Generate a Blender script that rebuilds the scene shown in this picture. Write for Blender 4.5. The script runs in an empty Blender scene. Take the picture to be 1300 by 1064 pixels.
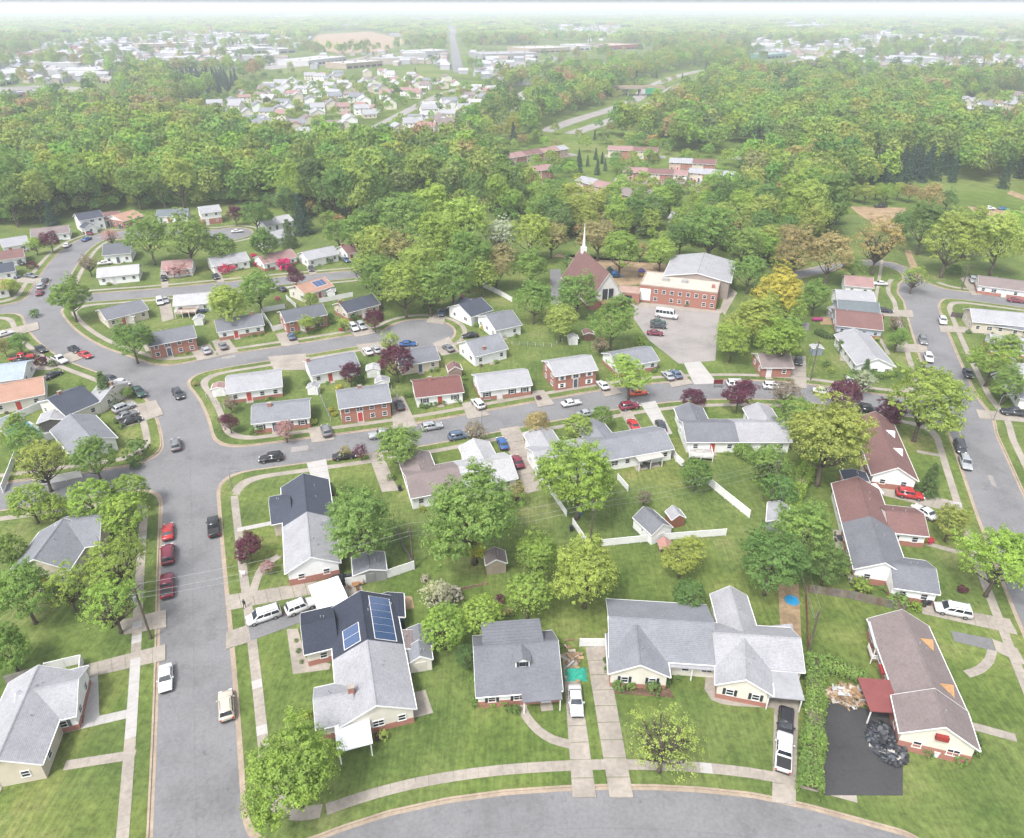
import bpy, bmesh, math, random
import numpy as np
from mathutils import Vector
random.seed(7)
RNG = np.random.default_rng(7)
S = bpy.context.scene
COL = S.collection

# ---------------------------------------------------------------- camera
CAM_H, FPX, PITCH = 82.0, 902.0, math.radians(28.06)
cam_d = bpy.data.cameras.new('camera'); cam = bpy.data.objects.new('camera', cam_d); COL.objects.link(cam)
cam.location = (0, 0, CAM_H); cam.rotation_euler = (math.pi / 2 - PITCH, 0, 0)
cam_d.sensor_width = 36; cam_d.lens = 36 * FPX / 1300; cam_d.shift_y = -45 / 1300
cam_d.clip_start = 1; cam_d.clip_end = 90000
S.camera = cam
# ---------------------------------------------------------------- sky, sun, exposure (bright thin overcast)
SUN_EL, SUN_AZ = math.radians(58), math.radians(215)          # azimuth: compass style, 0 = +Y
W = bpy.data.worlds.new('World'); S.world = W; W.use_nodes = True
wn = W.node_tree.nodes; wl = W.node_tree.links
bg = wn['Background']; bg.inputs[1].default_value = 0.15
sky = wn.new('ShaderNodeTexSky'); sky.sky_type = 'NISHITA'; sky.sun_disc = False
sky.sun_elevation = SUN_EL; sky.sun_rotation = SUN_AZ; sky.dust_density = 4; sky.air_density = 1.0; sky.altitude = 80
hs = wn.new('ShaderNodeHueSaturation'); hs.inputs['Saturation'].default_value = 0.34
wl.new(sky.outputs[0], hs.inputs['Color']); wl.new(hs.outputs[0], bg.inputs[0])
sun_d = bpy.data.lights.new('sun', 'SUN'); sun_d.energy = 1.45; sun_d.angle = math.radians(10); sun_d.color = (1, .98, .95)
sun = bpy.data.objects.new('sun', sun_d); COL.objects.link(sun)
_sd = Vector((math.sin(SUN_AZ) * math.cos(SUN_EL), math.cos(SUN_AZ) * math.cos(SUN_EL), math.sin(SUN_EL)))
sun.rotation_euler = (-_sd).to_track_quat('-Z', 'Y').to_euler()
S.view_settings.view_transform = 'Standard'; S.view_settings.look = 'None'; S.view_settings.gamma = 1
S.view_settings.use_curve_mapping = False; S.view_settings.exposure = 1.42
S.cycles.use_denoising = True; S.cycles.max_bounces = 8; S.cycles.transparent_max_bounces = 8
S.cycles.volume_bounces = 0; S.cycles.diffuse_bounces = 5; S.cycles.glossy_bounces = 2; S.cycles.transmission_bounces = 5
HAZE = 0.00024

# ---------------------------------------------------------------- projection
CP, SP = math.cos(PITCH), math.sin(PITCH)
def P(px, py, z=0.0):
    u, v = (px - 650) / FPX, (py - 487) / FPX
    dz = -SP - v * CP
    t = (z - CAM_H) / dz
    return np.array([u * t, (CP - v * SP) * t, z])
def pix(p):
    d = p[1] * CP - (p[2] - CAM_H) * SP
    v = (-p[1] * SP - (p[2] - CAM_H) * CP) / d
    return 650 + FPX * p[0] / d, 487 + FPX * v, d
GAIN = 2.5
def lin(r, g, b): return tuple((c / 12.92 if c <= .04045 else ((c + .055) / 1.055) ** 2.4) for c in (r / 255, g / 255, b / 255))
def ph(r, g, b): return tuple(min(c / GAIN, .82) for c in lin(r, g, b))   # colour seen in the photo -> base colour

# ---------------------------------------------------------------- materials
def newmat(name):
    m = bpy.data.materials.new(name); m.use_nodes = True
    return m, m.node_tree.nodes, m.node_tree.links, m.node_tree.nodes['Principled BSDF']
def noise(n, l, scale, detail=4, vec=None, rough=.55):
    t = n.new('ShaderNodeTexNoise'); t.inputs['Scale'].default_value = scale; t.inputs['Detail'].default_value = detail
    t.inputs['Roughness'].default_value = rough
    if vec is not None: l.new(vec, t.inputs['Vector'])
    return t.outputs['Fac']
def pos(n): return n.new('ShaderNodeNewGeometry').outputs['Position']
def ramp(n, l, fac, stops):
    r = n.new('ShaderNodeValToRGB'); e = r.color_ramp.elements
    while len(e) > 1: e.remove(e[-1])
    for i, (p, c) in enumerate(stops):
        q = e[0] if i == 0 else e.new(p)
        q.position = p; q.color = (*c, 1)
    l.new(fac, r.inputs[0]); return r.outputs[0]
def mix(n, l, a, b, fac, mode='MIX'):
    m = n.new('ShaderNodeMix'); m.data_type = 'RGBA'; m.blend_type = mode
    for v, i in ((fac, 0), (a, 6), (b, 7)):
        if isinstance(v, (int, float)): m.inputs[i].default_value = v
        elif isinstance(v, tuple): m.inputs[i].default_value = (*v, 1)
        else: l.new(v, m.inputs[i])
    return m.outputs[2]
def bump(n, l, b, h, s=.3, d=.05):
    k = n.new('ShaderNodeBump'); k.inputs['Strength'].default_value = s; k.inputs['Distance'].default_value = d
    l.new(h, k.inputs['Height']); l.new(k.outputs[0], b.inputs['Normal'])
g3 = lambda v: (v, v, v)
def scaled(n, l, vec, s):
    m = n.new('ShaderNodeMapping'); m.inputs['Scale'].default_value = s; l.new(vec, m.inputs['Vector']); return m.outputs[0]

def surf(name, col, rough=.85, var=.25, scales=(.3, 2.5), obj=False, bumpd=.02, spec=.3):
    """wear and grain on a base colour; obj=True takes the colour from the object"""
    m, n, l, b = newmat(name); p = pos(n)
    base = n.new('ShaderNodeObjectInfo').outputs['Color'] if obj else col
    a = ramp(n, l, noise(n, l, scales[0], 3, p), [(.3, g3(1 - var)), (.7, g3(1 + var * .6))])
    c = ramp(n, l, noise(n, l, scales[1], 5, p), [(.3, g3(1 - var * .8)), (.7, g3(1 + var * .5))])
    x = mix(n, l, base, a, 1.0, 'MULTIPLY'); x = mix(n, l, x, c, 1.0, 'MULTIPLY')
    l.new(x, b.inputs['Base Color']); b.inputs['Roughness'].default_value = rough
    b.inputs['Specular IOR Level'].default_value = spec
    if bumpd: bump(n, l, b, noise(n, l, scales[1] * 4, 3, p), .3, bumpd)
    return m

def grass_mat():
    m, n, l, b = newmat('lawn_grass'); p = pos(n)
    v = n.new('ShaderNodeTexVoronoi'); v.distance = 'CHEBYCHEV'; v.inputs['Scale'].default_value = .055; v.inputs['Randomness'].default_value = .7; l.new(scaled(n, l, p, (1, 1.15, 0)), v.inputs['Vector'])
    lot = ramp(n, l, v.outputs['Color'], [(.1, (.88, .94, .88)), (.4, (1.0, 1.0, 1.0)), (.6, (.93, 1.0, .85)), (.9, (1.14, 1.06, 1.02))])
    c = ramp(n, l, noise(n, l, .075, 6, p, .65), [(.29, (.050, .076, .021)), (.44, (.077, .107, .030)), (.57, (.108, .136, .041)), (.71, (.160, .163, .068))])
    f = ramp(n, l, noise(n, l, 1.1, 6, p, .7), [(.28, g3(.55)), (.5, g3(1.0)), (.74, g3(1.42))])
    w = n.new('ShaderNodeTexWave'); w.inputs['Scale'].default_value = .55; w.inputs['Distortion'].default_value = 9; w.inputs['Detail'].default_value = 2
    w.inputs['Detail Scale'].default_value = .4
    l.new(p, w.inputs['Vector'])
    st = ramp(n, l, w.outputs['Fac'], [(0, g3(.965)), (1, g3(1.03))])
    x = mix(n, l, c, lot, 1., 'MULTIPLY'); x = mix(n, l, x, f, 1., 'MULTIPLY'); x = mix(n, l, x, st, 1., 'MULTIPLY')
    sk = ramp(n, l, noise(n, l, 1.0, 3, scaled(n, l, p, (2.2, .12, 1))), [(.35, g3(.88)), (.65, g3(1.1))]); x = mix(n, l, x, sk, 1., 'MULTIPLY')
    d = ramp(n, l, noise(n, l, .16, 5, scaled(n, l, p, (1, 1.2, 1)), .7), [(.70, g3(0)), (.80, g3(.8))])
    x = mix(n, l, x, (.22, .165, .095), d)
    l.new(x, b.inputs['Base Color']); b.inputs['Roughness'].default_value = .95; b.inputs['Specular IOR Level'].default_value = .1
    bump(n, l, b, noise(n, l, 6, 4, p, .7), .6, .12)
    return m
def far_ground_mat():
    m, n, l, b = newmat('far_ground'); p = pos(n)
    c = ramp(n, l, noise(n, l, .012, 6, p, .65), [(.32, (.06, .085, .02)), (.5, (.09, .13, .03)), (.66, (.13, .15, .05)), (.78, (.2, .16, .1))])
    f = ramp(n, l, noise(n, l, .2, 5, p), [(.3, g3(.75)), (.7, g3(1.2))])
    l.new(mix(n, l, c, f, 1., 'MULTIPLY'), b.inputs['Base Color']); b.inputs['Roughness'].default_value = 1; b.inputs['Specular IOR Level'].default_value = .05
    return m
def asphalt_mat(name, base, crack=.87, tint=(1.0, .995, 1.02)):
    m, n, l, b = newmat(name); p = pos(n)
    a = ramp(n, l, noise(n, l, .11, 6, p, .65), [(.28, g3(base * .74)), (.5, g3(base)), (.75, g3(base * 1.16))])
    oil = ramp(n, l, noise(n, l, .7, 3, p, .5), [(.66, g3(1)), (.76, g3(.72))]); a = mix(n, l, a, oil, 1., 'MULTIPLY')
    f = ramp(n, l, noise(n, l, 2.2, 6, p, .75), [(.25, g3(.8)), (.75, g3(1.16))])
    x = mix(n, l, a, f, 1., 'MULTIPLY')
    wv = n.new('ShaderNodeTexVoronoi'); wv.feature = 'DISTANCE_TO_EDGE'; wv.inputs['Scale'].default_value = .13
    nn = n.new('ShaderNodeTexNoise'); nn.inputs['Scale'].default_value = .5; l.new(p, nn.inputs['Vector'])
    ad = n.new('ShaderNodeVectorMath'); ad.operation = 'ADD'; sc = n.new('ShaderNodeVectorMath'); sc.operation = 'SCALE'; sc.inputs['Scale'].default_value = 3
    l.new(nn.outputs['Color'], sc.inputs[0]); l.new(p, ad.inputs[0]); l.new(sc.outputs[0], ad.inputs[1]); l.new(ad.outputs[0], wv.inputs['Vector'])
    cr = ramp(n, l, wv.outputs['Distance'], [(0, g3(crack)), (.012, g3(1))])
    x = mix(n, l, x, cr, 1., 'MULTIPLY')
    x = mix(n, l, x, tint, 1., 'MULTIPLY')
    l.new(x, b.inputs['Base Color']); b.inputs['Roughness'].default_value = .9; b.inputs['Specular IOR Level'].default_value = .25
    bump(n, l, b, noise(n, l, 9, 3, p), .25, .02)
    return m
def shingle_mat():
    m, n, l, b = newmat('shingle'); p = pos(n); base = n.new('ShaderNodeObjectInfo').outputs['Color']
    a = ramp(n, l, noise(n, l, .35, 4, p, .6), [(.3, g3(.89)), (.7, g3(1.08))])
    f = ramp(n, l, noise(n, l, 2.6, 8, scaled(n, l, p, (1, 1, 1.6)), .85), [(.3, g3(.68)), (.5, g3(1)), (.7, g3(1.24))])
    w = n.new('ShaderNodeTexWave'); w.bands_direction = 'Z'; w.inputs['Scale'].default_value = 3.2; w.inputs['Distortion'].default_value = .6
    l.new(p, w.inputs['Vector']); st = ramp(n, l, w.outputs['Fac'], [(0, g3(.86)), (.35, g3(1.04))])
    x = mix(n, l, base, a, 1., 'MULTIPLY'); x = mix(n, l, x, f, 1., 'MULTIPLY'); x = mix(n, l, x, st, 1., 'MULTIPLY')
    l.new(x, b.inputs['Base Color']); b.inputs['Roughness'].default_value = .93; b.inputs['Specular IOR Level'].default_value = .2
    bump(n, l, b, w.outputs['Fac'], .4, .03)
    return m
def siding_mat():
    m, n, l, b = newmat('siding'); p = pos(n); base = n.new('ShaderNodeObjectInfo').outputs['Color']
    w = n.new('ShaderNodeTexWave'); w.bands_direction = 'Z'; w.wave_profile = 'SAW'; w.inputs['Scale'].default_value = 1.55
    l.new(p, w.inputs['Vector']); st = ramp(n, l, w.outputs['Fac'], [(0, g3(.8)), (.15, g3(1.0))])
    a = ramp(n, l, noise(n, l, .6, 4, p), [(.3, g3(.9)), (.7, g3(1.04))])
    x = mix(n, l, base, st, 1., 'MULTIPLY'); x = mix(n, l, x, a, 1., 'MULTIPLY')
    l.new(x, b.inputs['Base Color']); b.inputs['Roughness'].default_value = .6
    bump(n, l, b, w.outputs['Fac'], .5, .02)
    return m
def brick_mat():
    m, n, l, b = newmat('brickwork'); p = pos(n); base = n.new('ShaderNodeObjectInfo').outputs['Color']
    f = ramp(n, l, noise(n, l, 5, 3, scaled(n, l, p, (1, 1, 2.6)), .8), [(.3, g3(.62)), (.5, g3(1)), (.72, (1.45, 1.35, 1.3))])
    w = n.new('ShaderNodeTexWave'); w.bands_direction = 'Z'; w.inputs['Scale'].default_value = 4.2
    l.new(p, w.inputs['Vector']); st = ramp(n, l, w.outputs['Fac'], [(0, g3(1.25)), (.25, g3(.98))])
    x = mix(n, l, base, f, 1., 'MULTIPLY'); x = mix(n, l, x, st, 1., 'MULTIPLY')
    l.new(x, b.inputs['Base Color']); b.inputs['Roughness'].default_value = .9; bump(n, l, b, w.outputs['Fac'], .3, .01)
    return m
def leaf_mat(name, inst=False):
    m, n, l, b = newmat(name)
    if inst:
        at = n.new('ShaderNodeAttribute'); at.attribute_type = 'INSTANCER'; at.attribute_name = 'tint'; base = at.outputs['Color']
    else: base = n.new('ShaderNodeObjectInfo').outputs['Color']
    r = n.new('ShaderNodeNewGeometry').outputs['Random Per Island']
    k = ramp(n, l, r, [(0, (.72, .75, .7)), (.5, (1, 1, 1)), (1, (1.28, 1.24, 1.2))])
    x = mix(n, l, base, k, 1., 'MULTIPLY')
    pn = ramp(n, l, noise(n, l, .35, 3, pos(n)), [(.3, (.84, .86, .9)), (.7, (1.14, 1.1, 1.0))])
    x = mix(n, l, x, pn, 1., 'MULTIPLY')
    l.new(x, b.inputs['Base Color']); b.inputs['Roughness'].default_value = .7; b.inputs['Specular IOR Level'].default_value = .15
    tr = n.new('ShaderNodeBsdfTranslucent'); l.new(mix(n, l, x, (1.05, 1.12, .85), 1., 'MULTIPLY'), tr.inputs['Color'])
    ms = n.new('ShaderNodeMixShader'); ms.inputs[0].default_value = .5
    l.new(b.outputs[0], ms.inputs[1]); l.new(tr.outputs[0], ms.inputs[2]); l.new(ms.outputs[0], n['Material Output'].inputs['Surface'])
    return m
def plain(name, col, rough=.5, metal=0, spec=.5, obj=False):
    m, n, l, b = newmat(name)
    if obj: l.new(n.new('ShaderNodeObjectInfo').outputs['Color'], b.inputs['Base Color'])
    else:
        k = ramp(n, l, noise(n, l, 3, 3, pos(n)), [(.3, g3(.88)), (.7, g3(1.08))])
        l.new(mix(n, l, col, k, 1., 'MULTIPLY'), b.inputs['Base Color'])
    b.inputs['Roughness'].default_value = rough; b.inputs['Metallic'].default_value = metal; b.inputs['Specular IOR Level'].default_value = spec
    return m
def glass_mat():
    m, n, l, b = newmat('window_glass')
    k = ramp(n, l, noise(n, l, .8, 2, pos(n)), [(.35, (.008, .010, .014)), (.65, (.03, .036, .045))])
    l.new(k, b.inputs['Base Color']); b.inputs['Roughness'].default_value = .08; b.inputs['Specular IOR Level'].default_value = .45
    return m
M = dict(
    grass=grass_mat(), farground=far_ground_mat(), asphalt=asphalt_mat('asphalt', .142), lot=asphalt_mat('car_park_asphalt', .205, .75, (1.06, .98, .93)), dark_asphalt=asphalt_mat('fresh_asphalt', .042, .85),
    grey_asphalt=asphalt_mat('old_drive_asphalt', .13), concrete=surf('concrete', (.25, .222, .19), .9, .2, (.25, 1.8)), kerb=surf('kerb_concrete', (.27, .216, .163), .9, .22, (.3, 2)),
    new_concrete=surf('new_concrete', (.31, .298, .285), .9, .1, (.3, 2)), dirt=surf('bare_earth', (.26, .185, .11), 1, .35, (.3, 1.6)), mulch=surf('mulch', (.12, .075, .05), 1, .4, (.6, 4)),
    shingle=shingle_mat(), siding=siding_mat(), brick=brick_mat(), trim=surf('white_trim', (.6, .6, .59), .5, .08, (.6, 3)), flat=surf('flat_roofing', None, .7, .12, (.3, 2), obj=True),
    glass=glass_mat(), leaf=leaf_mat('leaf'), leaf_far=leaf_mat('leaf_far', True), bark=surf('bark', (.10, .08, .06), 1, .35, (1, 6)),
    paint=plain('car_paint', None, .22, 0, .6, obj=True), tyre=plain('tyre_rubber', (.015, .015, .016), .8), rim=plain('wheel_rim', (.35, .35, .36), .35, .8),
    lamp=plain('headlight_glass', (.7, .7, .68), .15), tail=plain('tail_light', (.35, .02, .02), .2), plastic=plain('plastic', None, .5, obj=True), solar=plain('solar_cell', (.035, .062, .135), .12, 0, .9),
    metal=plain('grey_metal', (.3, .31, .32), .4, .7), wood=surf('weathered_wood', None, .9, .3, (1, 5), obj=True), cloth=plain('cloth', None, .9, obj=True), skin=plain('skin', (.42, .26, .19), .6),
    water=plain('pool_water', (.02, .22, .42), .05, 0, .8), gravel=surf('gravel', (.25, .25, .27), 1, .35, (.5, 5)),
)

# ---------------------------------------------------------------- mesh helpers
class MB:
    def __init__(s): s.v = []; s.f = []
    def add(s, vs, fs):
        o = len(s.v); s.v += [tuple(float(c) for c in p) for p in vs]; s.f += [tuple(i + o for i in f) for f in fs]; return s
    def box(s, c, half, ux=(1, 0), uz=None):
        """c centre, half = half sizes along u, v (horizontal, v = left normal of u) and z"""
        u = np.array([ux[0], ux[1], 0.]); v = np.array([-ux[1], ux[0], 0.]); w = np.array([0, 0, 1.])
        c = np.array(c, float)
        vs = [c + u * half[0] * a + v * half[1] * b + w * half[2] * d for d in (-1, 1) for a, b in ((-1, -1), (1, -1), (1, 1), (-1, 1))]
        return s.add(vs, [(3, 2, 1, 0), (4, 5, 6, 7), (0, 1, 5, 4), (1, 2, 6, 5), (2, 3, 7, 6), (3, 0, 4, 7)])
    def prism(s, poly, z0, z1):
        """vertical prism over a flat polygon (counter-clockwise)"""
        n = len(poly); vs = [(p[0], p[1], z0) for p in poly] + [(p[0], p[1], z1) for p in poly]
        return s.add(vs, [tuple(range(n - 1, -1, -1)), tuple(range(n, 2 * n))] + [(i, (i + 1) % n, n + (i + 1) % n, n + i) for i in range(n)])
    def extrude(s, sec, vec):
        n = len(sec); sec = [np.array(p, float) for p in sec]; vec = np.array(vec, float)
        return s.add(sec + [p + vec for p in sec], [tuple(range(n - 1, -1, -1)), tuple(range(n, 2 * n))] + [(i, (i + 1) % n, n + (i + 1) % n, n + i) for i in range(n)])
    def tube(s, pts, rad, n=6, cap=True):
        pts = [np.array(p, float) for p in pts]; o = len(s.v); k = len(pts)
        for i, p in enumerate(pts):
            d = pts[min(i + 1, k - 1)] - pts[max(i - 1, 0)]; d /= np.linalg.norm(d) + 1e-9
            a = np.cross(d, (0, 0, 1.) if abs(d[2]) < .9 else (1., 0, 0)); a /= np.linalg.norm(a); b = np.cross(d, a)
            r = rad[i] if isinstance(rad, (list, tuple)) else rad
            for j in range(n):
                t = 2 * math.pi * j / n; q = p + r * (a * math.cos(t) + b * math.sin(t)); s.v.append(tuple(float(c) for c in q))
        for i in range(k - 1):
            for j in range(n):
                a0 = o + i * n + j; a1 = o + i * n + (j + 1) % n; s.f.append((a0, a0 + n, a1 + n, a1))
        if cap: s.f.append(tuple(o + j for j in range(n))); s.f.append(tuple(o + (k - 1) * n + j for j in range(n - 1, -1, -1)))
        return s
    def mesh(s, name, off=(0, 0, 0), smooth=False):
        me = bpy.data.meshes.new(name); ox, oy, oz = (float(c) for c in off)
        me.from_pydata([(x - ox, y - oy, z - oz) for x, y, z in s.v], [], s.f)
        if smooth: me.polygons.foreach_set('use_smooth', [True] * len(me.polygons))
        return me
    def build(s, name, mat, parent=None, color=None, smooth=False):
        off = tuple(parent['_o']) if parent is not None and '_o' in parent else (0, 0, 0)
        return mkobj(name, s.mesh(name, off, smooth), mat, parent, color)
def mkobj(name, me, mat=None, parent=None, color=None, loc=None, rz=None):
    o = bpy.data.objects.new(name, me); COL.objects.link(o)
    if mat is not None and not me.materials: me.materials.append(M[mat] if isinstance(mat, str) else mat)
    if parent is not None: o.parent = parent
    if color is not None: o.color = (*color, 1)
    if loc is not None: o.location = [float(c) for c in loc]
    if rz is not None: o.rotation_euler[2] = rz
    return o
def tag(o, label=None, cat=None, group=None, kind=None):
    if label: o['label'] = label
    if cat: o['category'] = cat
    if group: o['group'] = group
    if kind: o['kind'] = kind
    return o
def thing(name, loc, label, cat, group=None):
    """an Empty at a thing's base; parts are built in world coordinates and shifted by _o"""
    o = bpy.data.objects.new(name, None); COL.objects.link(o); o.location = [float(c) for c in loc]; o.empty_display_size = .2
    o['_o'] = [float(c) for c in loc]
    return tag(o, label, cat, group)
def inpoly(x, y, poly):
    c = False; j = len(poly) - 1
    for i in range(len(poly)):
        (xi, yi), (xj, yj) = poly[i][:2], poly[j][:2]
        if (yi > y) != (yj > y) and x < (xj - xi) * (y - yi) / (yj - yi) + xi: c = not c
        j = i
    return c
def smooth_line(pts, step=2.5):
    """Catmull-Rom through ground points"""
    p = [np.array(q[:2], float) for q in pts]; p = [2 * p[0] - p[1]] + p + [2 * p[-1] - p[-2]]; out = []
    for i in range(1, len(p) - 2):
        n = max(2, int(np.linalg.norm(p[i + 1] - p[i]) / step))
        for k in range(n):
            t = k / n
            out.append(.5 * (2 * p[i] + (p[i + 1] - p[i - 1]) * t + (2 * p[i - 1] - 5 * p[i] + 4 * p[i + 1] - p[i + 2]) * t * t + (3 * p[i] - p[i - 1] - 3 * p[i + 1] + p[i + 2]) * t ** 3))
    out.append(p[-2]); return out

# ================================================================ roads and ground (pixel -> ground plane)
ROADS_PX = dict(
    main=([(253, 1130), (251, 1064), (250, 974), (249, 900), (247, 820), (244, 745), (242, 680), (241, 630), (241, 585), (236, 545), (222, 510), (195, 482), (150, 464), (105, 447), (72, 425), (55, 403), (53, 387), (63, 362), (80, 335), (98, 315), (122, 302), (155, 297), (220, 295), (288, 296)], 5.1),
    culdesac=([(195, 482), (232, 470), (275, 460), (325, 452), (390, 442), (450, 432), (500, 424), (531, 422)], 4.2),
    middle=([(-120, 648), (0, 630), (90, 618), (180, 604), (243, 590), (300, 583), (345, 577), (420, 567), (500, 556), (560, 546), (640, 531), (700, 520), (760, 509), (820, 500), (880, 495), (950, 494), (1010, 497), (1060, 503), (1110, 511), (1150, 516), (1212, 522)], 4.9),
    east=([(1165, 366), (1172, 395), (1192, 452), (1212, 500), (1234, 548), (1262, 618), (1287, 680), (1321, 757), (1365, 850), (1420, 960)], 4.9),
    spur=([(1168, 374), (1185, 371), (1240, 377), (1310, 386), (1400, 396)], 4.4),
    upper=([(-60, 399), (0, 393), (55, 385), (112, 378), (203, 371), (305, 361), (348, 357), (448, 348)], 4.2),
    back=([(1165, 362), (1150, 343), (1120, 334), (1080, 335), (1005, 350)], 3.0),
    south=([(250, 1190), (380, 1130), (500, 1085), (610, 1062), (720, 1052), (810, 1050), (900, 1054), (1000, 1068), (1150, 1110)], 4.8),
)
ROADS = {k: (smooth_line([P(*q) for q in pts]), hw) for k, (pts, hw) in ROADS_PX.items()}
BULBS = [('culdesac', P(531, 423), 10.5), ('main', P(290, 297), 9.5)]
GX0, GX1, GY0, GY1, GS = -250, 250, 28, 312, 1.0
_xs = np.arange(GX0, GX1 + .01, GS); _ys = np.arange(GY0, GY1 + .01, GS)
_X, _Y = np.meshgrid(_xs, _ys)
def seg_dist(X, Y, pts):
    d = np.full(np.shape(X), 1e9)
    for a, b in zip(pts[:-1], pts[1:]):
        ab = b - a; L2 = ab @ ab + 1e-12
        t = np.clip(((X - a[0]) * ab[0] + (Y - a[1]) * ab[1]) / L2, 0, 1)
        d = np.minimum(d, np.hypot(X - a[0] - t * ab[0], Y - a[1] - t * ab[1]))
    return d
def road_sdf(X, Y):
    tot = None; near = None; raw = None
    for i, (k, (pts, hw)) in enumerate(ROADS.items()):
        d = seg_dist(X, Y, pts[::2] + [pts[-1]]) - hw
        for bk, c, r in BULBS:
            if bk == k: d = np.minimum(d, np.hypot(X - c[0], Y - c[1]) - r)
        raw = d if raw is None else np.minimum(raw, d)
        if tot is None: tot = d; near = np.zeros(np.shape(X), int)
        else:
            near = np.where(d < tot, i, near); K = 7.0
            h = np.maximum(K - np.abs(tot - d), 0) / K; tot = np.minimum(tot, d) - h * h * K / 4
    return tot, near, raw - tot
SDF, NEAR, FIL = road_sdf(_X, _Y)
def sdf_at(x, y):
    fx, fy = (x - GX0) / GS, (y - GY0) / GS; i, j = int(fx), int(fy)
    if not (0 <= i < SDF.shape[1] - 1 and 0 <= j < SDF.shape[0] - 1): return 99.
    a, b = fx - i, fy - j
    return (SDF[j, i] * (1 - a) + SDF[j, i + 1] * a) * (1 - b) + (SDF[j + 1, i] * (1 - a) + SDF[j + 1, i + 1] * a) * b
def band(lo, hi, z, skip=None, wall=None):
    """mesh of the grid where lo <= sdf < hi; wall = (level, z0, z1) adds an upright face along that contour"""
    mb = MB(); idx = {}
    ny, nx = SDF.shape
    def vid(i, j):
        k = (i, j)
        if k not in idx: idx[k] = len(mb.v); mb.v.append((float(_xs[i]), float(_ys[j]), z))
        return idx[k]
    ins = (SDF >= lo) & (SDF < hi)
    full = ins[:-1, :-1] & ins[1:, :-1] & ins[:-1, 1:] & ins[1:, 1:]
    mn = np.minimum(np.minimum(SDF[:-1, :-1], SDF[1:, :-1]), np.minimum(SDF[:-1, 1:], SDF[1:, 1:]))
    mx = np.maximum(np.maximum(SDF[:-1, :-1], SDF[1:, :-1]), np.maximum(SDF[:-1, 1:], SDF[1:, 1:]))
    part = (~full) & (mn < hi) & (mx >= lo)
    for j, i in zip(*np.nonzero(full)):
        if skip and skip(i, j): continue
        mb.f.append((vid(i, j), vid(i + 1, j), vid(i + 1, j + 1), vid(i, j + 1)))
    def clip(poly, lev, keep_above):
        out = []; n = len(poly)
        for a, b in zip(poly, poly[1:] + poly[:1]):
            fa, fb = (a[2] - lev, b[2] - lev) if keep_above else (lev - a[2], lev - b[2])
            if fa >= 0: out.append(a)
            if (fa >= 0) != (fb >= 0):
                t = fa / (fa - fb); out.append((a[0] + (b[0] - a[0]) * t, a[1] + (b[1] - a[1]) * t, lev))
        return out
    for j, i in zip(*np.nonzero(part)):
        if skip and skip(i, j): continue
        q = [(_xs[i + a], _ys[j + b], SDF[j + b, i + a]) for a, b in ((0, 0), (1, 0), (1, 1), (0, 1))]
        for tri in ((q[0], q[1], q[2]), (q[0], q[2], q[3])):
            pl = clip(list(tri), lo, True)
            if len(pl) >= 3: pl = clip(pl, hi, False)
            if len(pl) >= 3:
                o = len(mb.v); mb.v += [(float(p[0]), float(p[1]), z) for p in pl]; mb.f.append(tuple(range(o, o + len(pl))))
                if wall:
                    for a, b in zip(pl, pl[1:] + pl[:1]):
                        if abs(a[2] - wall[0]) < 1e-6 and abs(b[2] - wall[0]) < 1e-6:
                            mb.add([(a[0], a[1], wall[1]), (b[0], b[1], wall[1]), (b[0], b[1], wall[2]), (a[0], a[1], wall[2])], [(0, 1, 2, 3)])
    return mb
g = band(.25, 1e9, 0.).build('lawn', 'grass'); g['kind'] = 'structure'
band(-1e9, -.42, -.12).build('road', 'asphalt')['kind'] = 'structure'
band(-.42, 0, -.112).build('gutter', 'kerb')['kind'] = 'structure'
band(0, .25, .018, wall=(0, -.112, .018)).build('kerb', 'kerb')['kind'] = 'structure'
_names = list(ROADS); _slab_roads = [_names.index(k) for k in ('main', 'east', 'south')]; _back = _names.index('back')
def _skip(i, j):
    if NEAR[j, i] == _back: return True
    if FIL[j, i] > .12: return False
    return NEAR[j, i] in _slab_roads and pix((_xs[i], _ys[j], 0))[1] > 610
sw = band(2.0, 3.35, .012, skip=_skip).build('sidewalk', 'concrete'); sw['kind'] = 'structure'
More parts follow.
